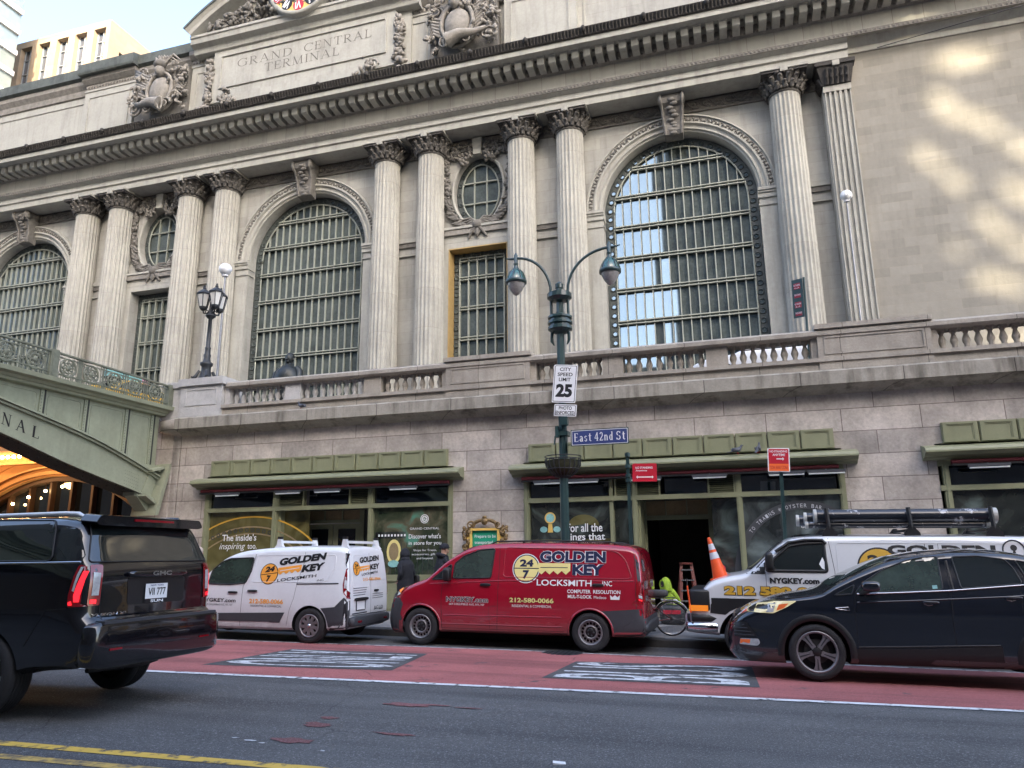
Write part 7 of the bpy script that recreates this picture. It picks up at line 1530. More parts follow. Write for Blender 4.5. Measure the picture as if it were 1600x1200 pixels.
for r_, z in ((.40, 0), (.405, .06), (.35, -.22), (.18, -.38)): b.tube([(r_*cos(2*pi*k/24), r_*sin(2*pi*k/24), z) for k in range(24)], .011, 4, M['iron'], closed=True)
b.lathe([(.36, -.03), (.34, -.18), (.25, -.3), (.14, -.37), (.09, -.38)], (0, 0, 0), 20, mat('basket_liner', (.055, .06, .03), .9, var=.5, vs=12), caps=True)
o = b.build('hanging_basket'); o.location = (LX-.01, LY, 3.68); tag(o, 'empty wire flower basket around the green street lamp post', 'basket')
# ---- two no-standing posts
def post(x, y, ztop, lean=0.):
    t = thing('sign_post', '', 'sign post', (x, y, gp(x, y))); h = ztop-gp(x, y)
    b = MB(); b.box(-.025, .025, -.02, .02, 0, h, PL); b.box(-.035, -.025, -.03, .02, 0, h, PL); b.box(.025, .035, -.03, .02, 0, h, PL); b.build('post', None, t); return t
t = post(-2.25, 15.9, 3.74); t['label'] = 'slim green post holding the small red sign beside the lamp'
b = MB(); 
for z in (3.66, 3.42, 3.22, 3.12): b.lathe([(.06, 0), (.06, .07)], (0, 0, z), 10, PL)
b.build('clamp', None, t)
sign('parking_sign', 'small red NO STANDING sign with double arrow, beside the blue street sign', 'sign', (-2.15, -1.64, 3.1, 3.48), 15.84, PL, [('NO STANDING', -.76, .66, .42, .66, W_, .02, 0), ('Anytime', -.74, .2, .08, .32, W_, .02, 0)], None, M['signr'], arrow=[(-.7, .72, -.5, .022, W_, True)], tilt=(0, .03, 0)); 
t = post(.75, 15.95, 3.66); t['label'] = 'slim green post holding the red and orange sign near the silver van'; t.rotation_euler = (0, .02, 0)
t = sign('parking_sign', 'red NO STANDING ANYTIME sign over an orange strip, above the silver van', 'sign', (.58, 1.0, 3.2, 3.68), 15.88, W_, [('NO STANDING', -.8, .8, .62, .8, W_, .02, 0), ('ANYTIME', -.55, .6, .32, .52, W_, .02, 0)], M['signr'], M['signr'], arrow=[(-.2, .5, .08, .022, W_, False)], tilt=(0, .05, 0))
b = MB(); b.plate([(-.19, -.225), (.19, -.225), (.19, -.08), (-.19, -.08)], (), -.006, -.004, M['signo']); flat2(b, fit_text('TOW AWAY ZONE', -.17, .17, -.19, -.12, .01), -.008, M['signr']); b.build('orange_strip', None, t)
# ---- signs on a terrace pole
t = thing('terrace_sign_pole', 'dark pole behind the balustrade with four small red signs on a green board', 'sign post', (2.05, 21, 6.2), (0, .03, -.5))
b = MB(); b.tube([(0, 0, 0), (0, 0, 2.85)], .035, 8, PL); b.build('post', None, t)
b = MB(); b.box(-.33, -.03, -.06, -.03, 1.72, 2.82, PL); b.build('sign_board', None, t)
for k, (z, hh) in enumerate(((2.62, .13), (2.34, .08), (2.08, .13), (1.82, .08))):
    b = MB(); b.box(-.27, -.09, -.07, -.06, z-hh*.65, z+hh*.65, mat('dull_sign_red', (.26, .015, .03), .5)); flat2(b, fit_text('NO STANDING' if hh > .1 else 'TAXI STAND', -.27, -.09, z, z+.05), -.075, W_)
    if hh > .1: flat2(b, fit_text('<-->', -.25, -.12, z-.07, z-.03), -.075, W_)
    b.build('small_red_sign', None, t)
# ---- tall candelabra on the corner pedestal
CA = thing('lantern_post', 'dark cast-iron lantern post standing on the corner pedestal by the green bridge', 'lamp post', (-16.6, 19.9, 7.24))
I = M['iron']
b = MB(); b.lathe([(.34, 0), (.34, .07), (.27, .1), (.2, .2), (.15, .42), (.15, .55), (.2, .6), (.21, .68), (.13, .72), (.1, .85), (.12, .95), (.09, 1.0), (.085, 1.15), (.1, 1.2), (.072, 1.24), (.06, 2.2), (.1, 2.24), (.17, 2.3), (.17, 2.34), (.08, 2.38), (.07, 2.5), (.05, 2.9), (.03, 3.2), (0, 3.3)], (0, 0, 0), 16, I); b.build('shaft', None, CA)
for k in range(4): a = pi/4+pi/2*k; b = MB(); b.tube([(.2*cos(a), .2*sin(a), .4), (.3*cos(a), .3*sin(a), .2), (.42*cos(a), .42*sin(a), .08), (.4*cos(a), .4*sin(a), .18)], [.05, .06, .07, .05], 6, I); b.build('foot_scroll', None, CA)
def lantern(px, py):
    b = MB(); b.tube([(px*.1, py*.1, 2.5), (px*.5, py*.5, 2.4), (px*.9, py*.9, 2.42), (px, py, 2.55)], .03, 6, I); b.tube([(px*.5+.06*cos(k), py*.5, 2.47+.06*sin(k)) for k in range(6)], .018, 5, I); b.build('bracket', None, CA)
    b = MB(); b.lathe([(.04, 2.5), (.1, 2.54), (.13, 2.58), (.14, 2.64)], (px, py, 0), 6, I, False); b.lathe([(.24, 3.06), (.25, 3.1), (.17, 3.17), (.09, 3.24), (.05, 3.27), (.06, 3.31), (.03, 3.35), (.04, 3.38), (0, 3.42)], (px, py, 0), 6, I, False)
    for k in range(6): a = 2*pi*k/6; b.bar((px+.135*cos(a), py+.135*sin(a), 2.63), (px+.225*cos(a), py+.225*sin(a), 3.07), .022, .022, I)
    ln = b.build('lantern', None, CA)
    b = MB(); b.lathe([(.125, 2.64), (.21, 3.06)], (px, py, 0), 6, M['milk'], False); b.build('lantern_glass', None, ln)
for px, py in ((-.25, -.1), (.25, -.12), (.1, .3)): lantern(px, py)
# ---- camera domes on poles
def dome(x, y, zb, zt, label, r=.2):
    t = thing('dome_camera', label, 'camera', (x, y, zb)); h = zt-zb
    b = MB(); b.tube([(.0, .0, 0), (0, 0, h*.45), (0, 0, h-.12)], [.045, .04, .03], 8, M['steel']); b.tube([(.03, -.05, h*.2), (.03, -.04, h*.2+.12)], .06, 6, M['steel']); b.build('post', None, t)
    b = MB(); b.ell((0, -.02, h), (r, r, r*.95), M['signw'], 16, 10); b.ell((0, -.13, h+.03), (r*.45, r*.45, r*.35), M['dgrey'], 12, 8); b.lathe([(r*.5, h-r*1.15), (r*.35, h-r*.8)], (0, 0, 0), 12, M['signw']); b.build('dome', None, t); return t
dome(-17.85, 22.0, 6.2, 12.18, 'white camera dome on a thin pole behind the iron lantern post', .24); dome(5.12, 31.2, 6.2, 16.05, 'white camera dome on a tall thin pole in front of the right-hand pilaster', .24)
# ---- bronze statue on the terrace
b = MB(); ST = M['brz']; x, y, z = 0, 0, 0
b.lathe([(.30, 0), (.42, .3), (.50, 1.0), (.52, 1.75), (.56, 2.15), (.50, 2.4), (.36, 2.58), (.16, 2.68), (.12, 2.78)], (0, 0, 0), 18, ST)
b.ell((0, -.02, 2.98), (.17, .2, .24), ST, 14, 10); b.ell((0, -.2, 2.93), (.04, .06, .06), ST, 6, 5); b.ell((0, .03, 3.05), (.19, .2, .2), ST, 12, 8); b.ell((-.17, 0, 2.95), (.04, .05, .08), ST, 6, 5); b.ell((.17, 0, 2.95), (.04, .05, .08), ST, 6, 5); b.ell((0, -.13, 2.83), (.1, .08, .06), ST, 8, 6)
for s in (-1, 1): b.tube([(s*.36, 0, 2.52), (s*.53, -.03, 2.35), (s*.58, -.15, 1.95), (s*.42, -.38, 1.75), (s*.2, -.45, 1.8)], [.16, .17, .14, .12, .09], 10, ST); b.tube([(s*.1, -.25, 2.62), (s*.16, -.42, 2.3), (s*.1, -.5, 1.8)], [.06, .09, .06], 6, ST)
b.box(-.7, .7, -.7, .7, -1.0, 0, M['granp']); 
o = b.build('bronze_statue'); o.location = (-17.55, 26, 6.72); tag(o, 'dark bronze standing figure seen from the chest up over the balustrade', 'statue')
# ---- gilded poster frame on the wall
t = thing('poster_frame', 'ornate gilded frame with a green poster on the granite between the two shops', 'poster frame', (-6.66, 19.45, 1.5))
b = MB(); b.plate([(-.53, -.6), (.53, -.6), (.53, .84), (-.53, .84)], [[(-.36, -.45), (.36, -.45), (.36, .78), (-.36, .78)]], -.12, 0, M['giltb']); b.plate([(-.42, -.52), (.42, -.52), (.42, .83), (-.42, .83)], [[(-.36, -.45), (.36, -.45), (.36, .78), (-.36, .78)]], -.16, -.1, M['giltb']); b.build('frame', None, t)
b = MB(); q = random.Random(9)
for s in (-1, 1):
    for k in range(26):
        z = -.55+1.4*k/25; b.ell((s*(.52+.08*sin(k*1.3)), -.1-.04*q.random(), z), (.05+.03*q.random(), .05, .06), M['gilt'], 7, 5, Matrix.Rotation(q.uniform(-1, 1), 4, 'Y'))
    for k in range(4): scroll(b, s*.55, -.4+.38*k, .1, -.12, M['gilt'], s, 1.3, .025)
for k in range(22): a = pi*k/21; b.ell((.34*cos(a), -.12, .9+.16*sin(a)), (.06, .05, .05), M['gilt'], 7, 5)
scroll(b, -.4, .92, .12, -.12, M['gilt'], 1, 1.3, .03); scroll(b, .4, .92, .12, -.12, M['gilt'], -1, 1.3, .03); b.ell((0, -.14, 1.02), (.1, .07, .1), M['gilt'], 10, 6); b.ell((0, -.15, 1.13), (.07, .05, .05), M['gilt'], 8, 5)
b.build('gilt_ornament', None, t)
b = MB(); b.box(-.36, .36, -.09, -.06, -.45, .78, M['pgreen']); b.build('poster', None, t)
b = MB(); flat2(b, fit_text('Prepare to be', -.3, .3, .56, .67, .01), -.095, W_); flat2(b, fit_text('transported.', -.3, .24, .40, .51, .01), -.095, W_); b.build('poster_text', None, t)
# ---- pigeons
def pigeon(x, y, z, rz, label, up=0):
    b = MB(); P_ = M['pigeon']
    b.tube([(-.16, 0, .06-up*.05), (-.08, 0, .085), (0, 0, .10), (.07, 0, .13+up*.02), (.1, 0, .17+up*.04), (.115, 0, .2+up*.05)], [.015, .04, .062, .05, .028, .026], 10, P_); b.ell((.125, 0, .21+up*.05), (.03, .026, .026), P_, 8, 6); b.tube([(.145, 0, .21+up*.05), (.175, 0, .2+up*.05)], [.009, .002], 5, K); b.bar((-.26, 0, .03-up*.05), (-.1, 0, .075), .06, .012, P_)
    for s in (-1, 1): b.ell((-.03, s*.05, .105), (.11, .02, .045), P_, 8, 5, Matrix.Rotation(.15, 4, 'Y')); b.tube([(.01, s*.02, .05), (.015, s*.022, 0), (.045, s*.022, 0)], .005, 4, M['signr'])
    o = b.build('pigeon'); o.location = (x, y, z); o.rotation_euler = (0, 0, rz); return tag(o, label, 'pigeon')
pigeon(.0, 19.1, 4.0, .3, 'pale grey pigeon standing on the green shop cornice, left of the red sign'); pigeon(.5, 19.1, 4.0, 1.3, 'dark pigeon on the green shop cornice, the nearer one to the red sign', 1); pigeon(-12.45, 19.2, 5.97, 3.0, 'dark pigeon on the ledge under the balustrade, above the white van')

b = MB(); b.tube([(6.3+.6*k, 28, 20.5+.9*(k*.6/7)+.0) for k in range(26)], .018, 5, K); o = b.build('overhead_cable'); tag(o, 'thin black cable crossing in front of the upper right wall', 'cable')
# ---------------------------------------------------------------- people
def person(label, loc, rz, J, clothes, legs=None, skinm='skin', scale=1., hair=None):
    """J: joint name -> (x,y,z); one continuous skin over the skeleton; faces +y before rotation"""
    t = thing('person', label, 'person', loc, (0, 0, rz)); t.scale = (scale,)*3
    V = []; E = []; Rr = []
    def v(p, r): V.append(p); Rr.append(r); return len(V)-1
    pel = v(J['pelvis'], (.16, .12)); wa = v(J['waist'], (.145, .11)); ch = v(J['chest'], (.18, .125)); nb = v(J['neck'], (.075, .075)); hd0 = v(J['jaw'], (.06, .07)); hd1 = v(J['head'], (.082, .1)); hd2 = v(J['crown'], (.06, .075))
    E += [(pel, wa), (wa, ch), (ch, nb), (nb, hd0), (hd0, hd1), (hd1, hd2)]
    for s in ('l', 'r'):
        sh = v(J['sh'+s], (.075, .075)); el = v(J['el'+s], (.05, .05)); wr = v(J['wr'+s], (.034, .03)); E.extend([(ch, sh), (sh, el), (el, wr)])
        w_ = Vector(J['wr'+s]); d = (w_-Vector(J['el'+s])).normalized(); sd = d.cross(Vector((0, 1, .2))).normalized(); dn = sd.cross(d)
        pm = v(tuple(w_+d*.05), (.036, .018)); E.append((wr, pm))
        for k, ln in enumerate((.055, .075, .08, .072, .055)):
            a = (k-2)*.014; q1 = w_+d*(.075 if k else .04)+sd*a*(1.2 if k else 2.2); q2 = q1+d*ln*.6+dn*.012+sd*a*.3; q3 = q2+d*ln*.35+dn*.03
            i1 = v(tuple(q1), (.011, .01)); i2 = v(tuple(q2), (.009, .009)); i3 = v(tuple(q3), (.008, .008)); E.extend([(pm, i1), (i1, i2), (i2, i3)])
        hp = v(J['hip'+s], (.1, .1)); kn = v(J['kn'+s], (.064, .066)); an = v(J['an'+s], (.045, .05)); to = v(J['to'+s], (.04, .035)); E.extend([(pel, hp), (hp, kn), (kn, an), (an, to)])
    me = bpy.data.meshes.new('body'); me.from_pydata(V, E, [])
    bm = bmesh.new(); bm.from_mesh(me); ly = bm.verts.layers.skin.verify(); bm.verts.ensure_lookup_table()
    for i, q in enumerate(bm.verts): q[ly].radius = Rr[i]; q[ly].use_root = (i == 0)
    bm.to_mesh(me); bm.free()
    o = bpy.data.objects.new('body', me); COL.objects.link(o); md = o.modifiers.new('s', 'SKIN'); md.use_smooth_shade = True; o.modifiers.new('u', 'SUBSURF').levels = 2
    bpy.context.view_layer.update(); dg = bpy.context.evaluated_depsgraph_get(); m2 = bpy.data.meshes.new_from_object(o.evaluated_get(dg)); o.modifiers.clear(); o.data = m2; o.parent = t
    m2.materials.clear(); [m2.materials.append(M[k]) for k in (clothes, skinm, legs or clothes)]
    nz = J['neck'][2]; hc = Vector(J['head'])
    for p in m2.polygons:
        c = p.center; mi = 0
        if c.z > nz+.03 and (Vector(c)-hc).length < .26: mi = 1
        elif min((Vector(c)-Vector(J['wr'+s])).length for s in 'lr') < .17 and min((Vector(c)-Vector(J['el'+s])).length for s in 'lr') > (Vector(J['wrl'])-Vector(J['ell'])).length*.93: mi = 1
        elif c.z < J['pelvis'][2]-.02: mi = 2
        p.material_index = mi; p.use_smooth = True
    # face on the front (+y) of the head
    b = MB(); f = hc+Vector((0, .095, -.01))
    b.ell(f+Vector((0, .012, -.015)), (.013, .02, .028), M[skinm], 8, 6); b.ell(f+Vector((0, 0, -.06)), (.028, .008, .009), M['redc'], 8, 4)
    for s in (-1, 1): b.ell(f+Vector((s*.032, -.006, .015)), (.013, .006, .008), M['ink'], 8, 5); b.ell(f+Vector((s*.032, -.004, .035)), (.018, .006, .004), M['hair'], 8, 4); b.ell(hc+Vector((s*.083, .0, -.01)), (.012, .025, .034), M[skinm], 8, 5)
    b.build('face', None, t)
    return t
def stand(h=1.75, arms='down', stride=0., lean=0.):
    k = h/1.75; P_ = {}
    P_['pelvis'] = (0, 0, .95*k); P_['waist'] = (0, .01, 1.1*k); P_['chest'] = (0, .02+lean, 1.33*k); P_['neck'] = (0, .02+lean*1.2, 1.49*k); P_['jaw'] = (0, .03+lean*1.3, 1.55*k); P_['head'] = (0, .045+lean*1.4, 1.635*k); P_['crown'] = (0, .03+lean*1.4, 1.7*k)
    for s, n in ((-1, 'l'), (1, 'r')):
        P_['sh'+n] = (s*.19*k, .01+lean, 1.41*k); st = stride*s
        if arms == 'down': P_['el'+n] = (s*.26, -.04-st*.3, 1.14*k); P_['wr'+n] = (s*.25, .06-st*.5, .92*k)
        elif arms == 'front': P_['el'+n] = (s*.27, .03, 1.16*k); P_['wr'+n] = (s*.07, .24, 1.2*k)
        elif arms == 'pocket': P_['el'+n] = (s*.28, -.06, 1.13*k); P_['wr'+n] = (s*.17, .08, .98*k)
        P_['hip'+n] = (s*.1, 0, .88*k); P_['kn'+n] = (s*.11, .03+st*.5, .49*k); P_['an'+n] = (s*.12, st, .09*k); P_['to'+n] = (s*.13, .15+st, .035)
    return P_
# man in a black cap looking down, facing right-hand shop side
J = stand(1.80, 'front', .05, .03)
t = person('person in a black cap and dark hooded sweatshirt standing behind the red van bonnet', (-7.08, 17.3, gp(-7.08, 17.3)), -.7, J, 'cloth')
h = Vector(J['head'])
b = MB(); b.lathe([(.112, .0), (.115, .04), (.1, .09), (.06, .12), (0, .13)], (h.x, h.y-.005, h.z+.03), 18, M['cloth']); b.plate(circ(h.x, .14, .085, .1, 14), (), 0, .012, M['ink'], Matrix.Translation((0, 0, h.z+.05)) @ Matrix(((1, 0, 0, 0), (0, 0, 1, 0), (0, 1, 0, 0), (0, 0, 0, 1)))); b.build('cap', None, t)
b = MB(); b.tube([(.13*cos(a), .0+.11*sin(a)+.02, 1.53+.04*sin(a)*-1) for a in [2*pi*k/12 for k in range(12)]], .05, 8, M['cloth'], closed=True); b.build('hood', None, t)
b = MB(); b.ell((0, .02, 1.2), (.235, .17, .3), M['cloth'], 16, 12); b.ell((0, .03, 1.0), (.22, .165, .14), M['cloth'], 14, 8); b.build('sweatshirt', None, t)
# woman in a long dark coat, hood up, walking left
J = stand(1.66, 'pocket', .16, .02)
t = person('person in a long black hooded coat walking between the white and red vans', (-8.2, 17.7, gp(-8.2, 17.7)), 1.35, J, 'cloth'); h = Vector(J['head'])
b = MB(); b.lathe([(.16, .45), (.2, .6), (.22, .9), (.19, 1.1), (.22, 1.28), (.17, 1.38), (.09, 1.44)], (0, .01, 0), 16, M['cloth']); b.build('coat', None, t)
b = MB(); b.ell(h+Vector((0, -.03, .01)), (.125, .13, .155), M['cloth'], 14, 10); b.ell(h+Vector((0, -.05, -.13)), (.13, .12, .12), M['cloth'], 12, 8); b.ell(h+Vector((0, -.10, -.3)), (.1, .06, .2), M['hair'], 10, 8); b.build('hood', None, t)
b = MB(); boxy(b, (.24, -.1, .92), .05, .14, .13, M['ink'], .5); b.tube([(.24, -.02, 1.0), (.16, .1, 1.25), (.1, .02, 1.42)], .012, 6, M['ink']); b.build('bag', None, t)
# person behind the white van, only the pale hair shows
J = stand(1.70); t = person('person with pale hair standing behind the front of the white van', (-13.95, 17.0, gp(-13.95, 17.0)), -.4, J, 'dgrey'); h = Vector(J['head'])
b = MB(); b.ell(h+Vector((0, -.015, .035)), (.105, .12, .11), M['blond'], 14, 10); b.ell(h+Vector((0, -.05, -.05)), (.1, .08, .13), M['blond'], 12, 8); b.build('hair', None, t)
# crouching worker in a hi-vis hooded jacket
J = stand(1.72, 'front', 0, .1)
for k in list(J): x, y, z = J[k]; J[k] = (x, y+(.25*(z-.9) if z > .9 else 0), z-.62) if k not in ('anl', 'anr', 'tol', 'tor', 'knl', 'knr') else J[k]
for n, s in (('l', -1), ('r', 1)): J['hip'+n] = (s*.1, -.12, .34); J['kn'+n] = (s*.17, .28, .46); J['pelvis'] = (0, -.14, .38)
t = person('person crouching in a fluorescent yellow hooded jacket before the open dark doorway', (-1.7, 19.0, gp(-1.7, 19.0)), 2.5, J, 'hiviz', 'cloth', scale=.9); h = Vector(J['head']); c3 = Vector(J['chest'])
b = MB(); b.lathe([(.16, -.16), (.15, -.02), (.12, .1), (.06, .17), (.0, .19)], (h.x, h.y-.04, h.z), 14, M['hiviz'], caps=False); b.ell((h.x, h.y+.08, h.z-.01), (.075, .04, .1), M['ink'], 12, 8); b.tube([(h.x+.085*cos(a), h.y+.1, h.z+.11*sin(a)) for a in [2*pi*k/14 for k in range(14)]], .018, 6, M['hiviz'], closed=True); b.ell(c3+Vector((0, -.02, -.05)), (.235, .18, .27), M['hiviz'], 14, 10); b.build('hooded_jacket', None, t)
b = MB(); b.tube([c3+Vector((.24*cos(a), .185*sin(a)-.02, -.1)) for a in [2*pi*k/16 for k in range(16)]], .022, 6, M['conew'], closed=True); b.build('reflective_stripe', None, t)
# person in a red cap bending
J = stand(1.7, 'down', .05, .28)
for k in list(J):
    x, y, z = J[k]
    if z > .9: J[k] = (x, y+.35*(z-.9), z-.33*(z-.9))
t = person('person in a red cap and dark jacket bending behind the orange cone', (-.2, 18.2, gp(-.2, 18.2)-.1), 2.6, J, 'cloth'); h = Vector(J['head'])
b = MB(); b.ell(h+Vector((0, -.01, .045)), (.11, .12, .09), M['redc'], 14, 8); b.ell(h+Vector((0, .12, .03)), (.08, .07, .012), M['redc'], 10, 4); b.build('cap', None, t)
# ---------------------------------------------------------------- bicycle
BK = thing('bicycle', 'old bicycle with a silver mudguard parked on the pavement behind the red van', 'bicycle', (-1.54, 16.2, gp(-1.54, 16.2)), (0, 0, .12))
RW = .34; dr = mat('dull_red_frame', (.12, .02, .02), .4)
def bw(x):
    b = MB(); c = [(x+RW*cos(2*pi*k/36), 0, RW+RW*sin(2*pi*k/36)) for k in range(36)]; b.tube([(x+(RW-.015)*cos(2*pi*k/36), 0, RW+(RW-.015)*sin(2*pi*k/36)) for k in range(36)], .017, 8, M['rub'], closed=True); b.tube([(x+(RW-.035)*cos(2*pi*k/36), 0, RW+(RW-.035)*sin(2*pi*k/36)) for k in range(36)], .008, 6, M['chrome'], closed=True); b.tube([(x, -.04, RW), (x, .04, RW)], .02, 8, M['chrome'])
    for k in range(28): a = 2*pi*k/28; s = .03 if k % 2 else -.03; b.tube([(x+.02*cos(a+1.2), s, RW+.02*sin(a+1.2)), (x+(RW-.04)*cos(a), 0, RW+(RW-.04)*sin(a))], .0018, 3, M['chrome'])
    b.build('wheel', None, BK)
bw(0); bw(-1.03)
b = MB(); P2 = dict(bb=(-.43, 0, .27), st=(-.55, 0, .75), hd=(-.9, 0, .72), hd2=(-.93, 0, .58), rx=(0, 0, RW), fx=(-1.03, 0, RW))
for a, c_, r in (('bb', 'st', .014), ('bb', 'hd2', .016), ('st', 'hd', .014), ('hd', 'hd2', .017)): b.tube([P2[a], P2[c_]], r, 8, dr)
for s in (-.045, .045): b.tube([(0, s, RW), (-.43, s*.5, .27)], .009, 6, dr); b.tube([(0, s, RW), (-.55, s*.3, .73)], .008, 6, dr); b.tube([(-1.03, s, RW), (-.94, s*.8, .58)], .011, 6, dr)
b.build('frame', None, BK)
b = MB(); vs = []; arc_ = [radians(20+130*k/18) for k in range(19)]
for a in arc_: vs += [(( RW+.03)*cos(a), -.03, RW+(RW+.03)*sin(a)), ((RW+.042)*cos(a), 0, RW+(RW+.042)*sin(a)), ((RW+.03)*cos(a), .03, RW+(RW+.03)*sin(a))]
b.add(vs, [(3*i+j, 3*i+3+j, 3*i+4+j, 3*i+1+j) for i in range(18) for j in (0, 1)], M['silv'], True); b.build('mudguard', None, BK)
b = MB(); b.tube([(-.55, 0, .74), (-.57, 0, .86)], .012, 6, M['chrome']); b.tube([(-.78, 0, .90), (-.66, 0, .9), (-.5, 0, .91), (-.44, 0, .9)], [.02, .035, .075, .03], 10, M['ink']); b.build('saddle', None, BK)
b = MB(); b.tube([(-.9, 0, .72), (-.88, 0, .95)], .012, 6, M['chrome']); b.tube([(-.75, -.28, .95), (-.85, -.25, .96), (-.9, -.1, .96), (-.9, .1, .96), (-.85, .25, .96), (-.75, .28, .95)], .012, 6, M['chrome']); b.build('handlebar', None, BK)
b = MB(); b.box(-.42, .1, -.06, .06, .745, .76, M['dgrey']); b.bar((.05, -.06, .75), (0, -.06, RW), .012, .012, M['dgrey']); boxy(b, (-.2, 0, .84), .16, .1, .075, M['dgrey'], .5); b.build('rear_rack', None, BK)
b = MB(); b.lathe([(.09, -.05), (.09, -.04)], (-.43, 0, .27), 20, M['iron'], axis='Y'); b.lathe([(.035, -.05), (.035, -.03)], (0, 0, RW), 12, M['iron'], axis='Y'); b.bar((-.43, -.045, .36), (0, -.045, .375), .006, .01, M['ink']); b.bar((-.43, -.045, .18), (0, -.045, .305), .006, .01, M['ink']); b.bar((-.43, -.07, .27), (-.38, -.07, .11), .02, .015, M['chrome']); b.bar((-.42, -.15, .11), (-.34, -.08, .11), .05, .02, M['ink']); b.build('chainset', None, BK)
# ---------------------------------------------------------------- step ladder, toolbox, cone
b = MB(); L_ = M['ladr']
for s in (-1, 1): b.bar((s*.12, 0, 1.62), (s*.25, -.30, 0), .035, .075, L_, (1, 0, 0)); b.bar((s*.12, .04, 1.6), (s*.25, .42, 0), .03, .04, L_, (1, 0, 0))
for k in range(5): z = .28+.29*k; t_ = 1-z/1.62; b.box(-.12-.13*t_, .12+.13*t_, -.3*t_-.05, -.3*t_+.04, z-.015, z+.015, M['steel'])
b.box(-.15, .15, -.08, .12, 1.6, 1.65, L_)
LT = thing('step_ladder', 'red fibreglass step ladder standing in the dark open doorway', 'ladder', (-1.42, 19.45, gp(-1.42, 19.3)), (0, 0, .25)); LT.scale = (1, 1, .84); b.build('ladder_frame', None, LT)
b = MB(); boxy(b, (0, 0, .2), .3, .2, .2, M['iron'], .4); b.box(-.2, .2, -.215, -.19, .22, .3, M['redc']); b.tube([(-.14, 0, .38), (-.14, 0, .45), (.14, 0, .45), (.14, 0, .38)], .015, 6, M['iron']); o = b.build('tool_crate'); o.location = (-1.72, 18.5, gp(-1.72, 18.5)); o.scale = (1, 1, 1.1); tag(o, 'dark tool crate with a red band on the pavement below the ladder', 'crate')
CO = thing('traffic_cone', 'orange traffic cone with two white bands leaning on the silver van bonnet', 'traffic cone', (-.46, 14.75, 1.165), (0, -.23, 0))
b = MB(); q = rounded([(-.19, -.19), (.19, -.19), (.19, .19), (-.19, .19)], .05); b.add([(x, y, z) for z in (0, .03) for x, y in q], [(i, (i+1) % len(q), len(q)+(i+1) % len(q), len(q)+i) for i in range(len(q))]+[tuple(range(len(q), 2*len(q))), tuple(range(len(q)))[::-1]], M['orange']); b.build('cone_base', None, CO)
b = MB(); cr_ = lambda z: .135-.105*(z-.03)/.72
zz_ = [(.03, 'orange'), (.36, 'conew'), (.48, 'orange'), (.53, 'conew'), (.64, 'orange'), (.75, None)]
for (z, m_), (z2, _) in zip(zz_, zz_[1:]): b.lathe([(cr_(z), z), (cr_(z2), z2)], (0, 0, 0), 24, M[m_], caps=False)
b.lathe([(cr_(.75), .75), (.02, .76), (0, .755)], (0, 0, 0), 24, M['orange'], caps=False); b.build('cone_body', None, CO)
# ---------------------------------------------------------------- vehicles on the terrace roadway
def sedan(name, label, loc, yaw_, paint):
    c = Car(name, label, 'car', loc, 0, 4.7, 1.85, top=[(0, .6), (.15, .75), (.6, .9), (1.3, .98), (1.8, 1.25), (2.2, 1.42), (3.0, 1.46), (3.6, 1.35), (4.2, 1.08), (4.6, 1.02), (4.7, .95)], bot=[(0, .2), (4.7, .25)],
        plan=[(0, .75), (.2, .9), (.7, .98), (2, 1), (4, 1), (4.5, .92), (4.7, .82)], tum=[(.2, .96), (.6, 1), (.9, .98), (1.3, .82), (1.5, .75)], F=[(.2, .05), (.5, 0), (.8, .05)], R=[(.3, 4.68), (.8, 4.7), (1.1, 4.6)], rc=.08, crown=.04, paint=paint, under=paint, yaw_=yaw_)
    c.wells((.95, 3.75), .33, .38); wheels(c, [(.95, -1), (3.75, -1), (.95, 1), (3.75, 1)], .33, .2, .21, 'steel', .8)
    for sd in 'nf': glass(c, [(1.55, 1.0), (1.9, 1.2), (2.25, 1.34), (3.2, 1.36), (3.7, 1.2), (3.95, 1.02)], sd, rnd=.03)
    glass(c, [(-.6, 1.02), (.6, 1.02), (.5, 1.36), (-.5, 1.36)], 'front', name='windscreen'); glass(c, [(-.6, 1.08), (.6, 1.08), (.5, 1.34), (-.5, 1.34)], 'rear', name='rear_window')
    b = MB(); [c.patch(b, [(s*.85, .7), (s*.5, .7), (s*.5, .85), (s*.85, .88)], 'rear', M['redl'], .006) for s in (-1, 1)]; c.put(b, 'tail_light'); return c
sedan('parked_car', 'white car on the terrace roadway, glimpsed between the balusters below the terrace sign pole', (-1.2, 22.3, ZT+.02), 0, M['white'])
c = sedan('taxi', 'yellow taxi on the bridge deck, glimpsed through the ornate green railing', (-20.8, 18.1, 6.32), -pi/2+pi, M['taxi'])
b = MB(); b.box(1.9, 3.6, -.18, .18, 1.5, 1.78, M['mint']); b.box(1.85, 3.65, -.2, .2, 1.46, 1.52, M['ink']); b.box(3.3, 3.58, -.19, .19, 1.53, 1.75, mat('pink_panel', (.6, .3, .4), .5)); c.put(b, 'roof_ad_box')
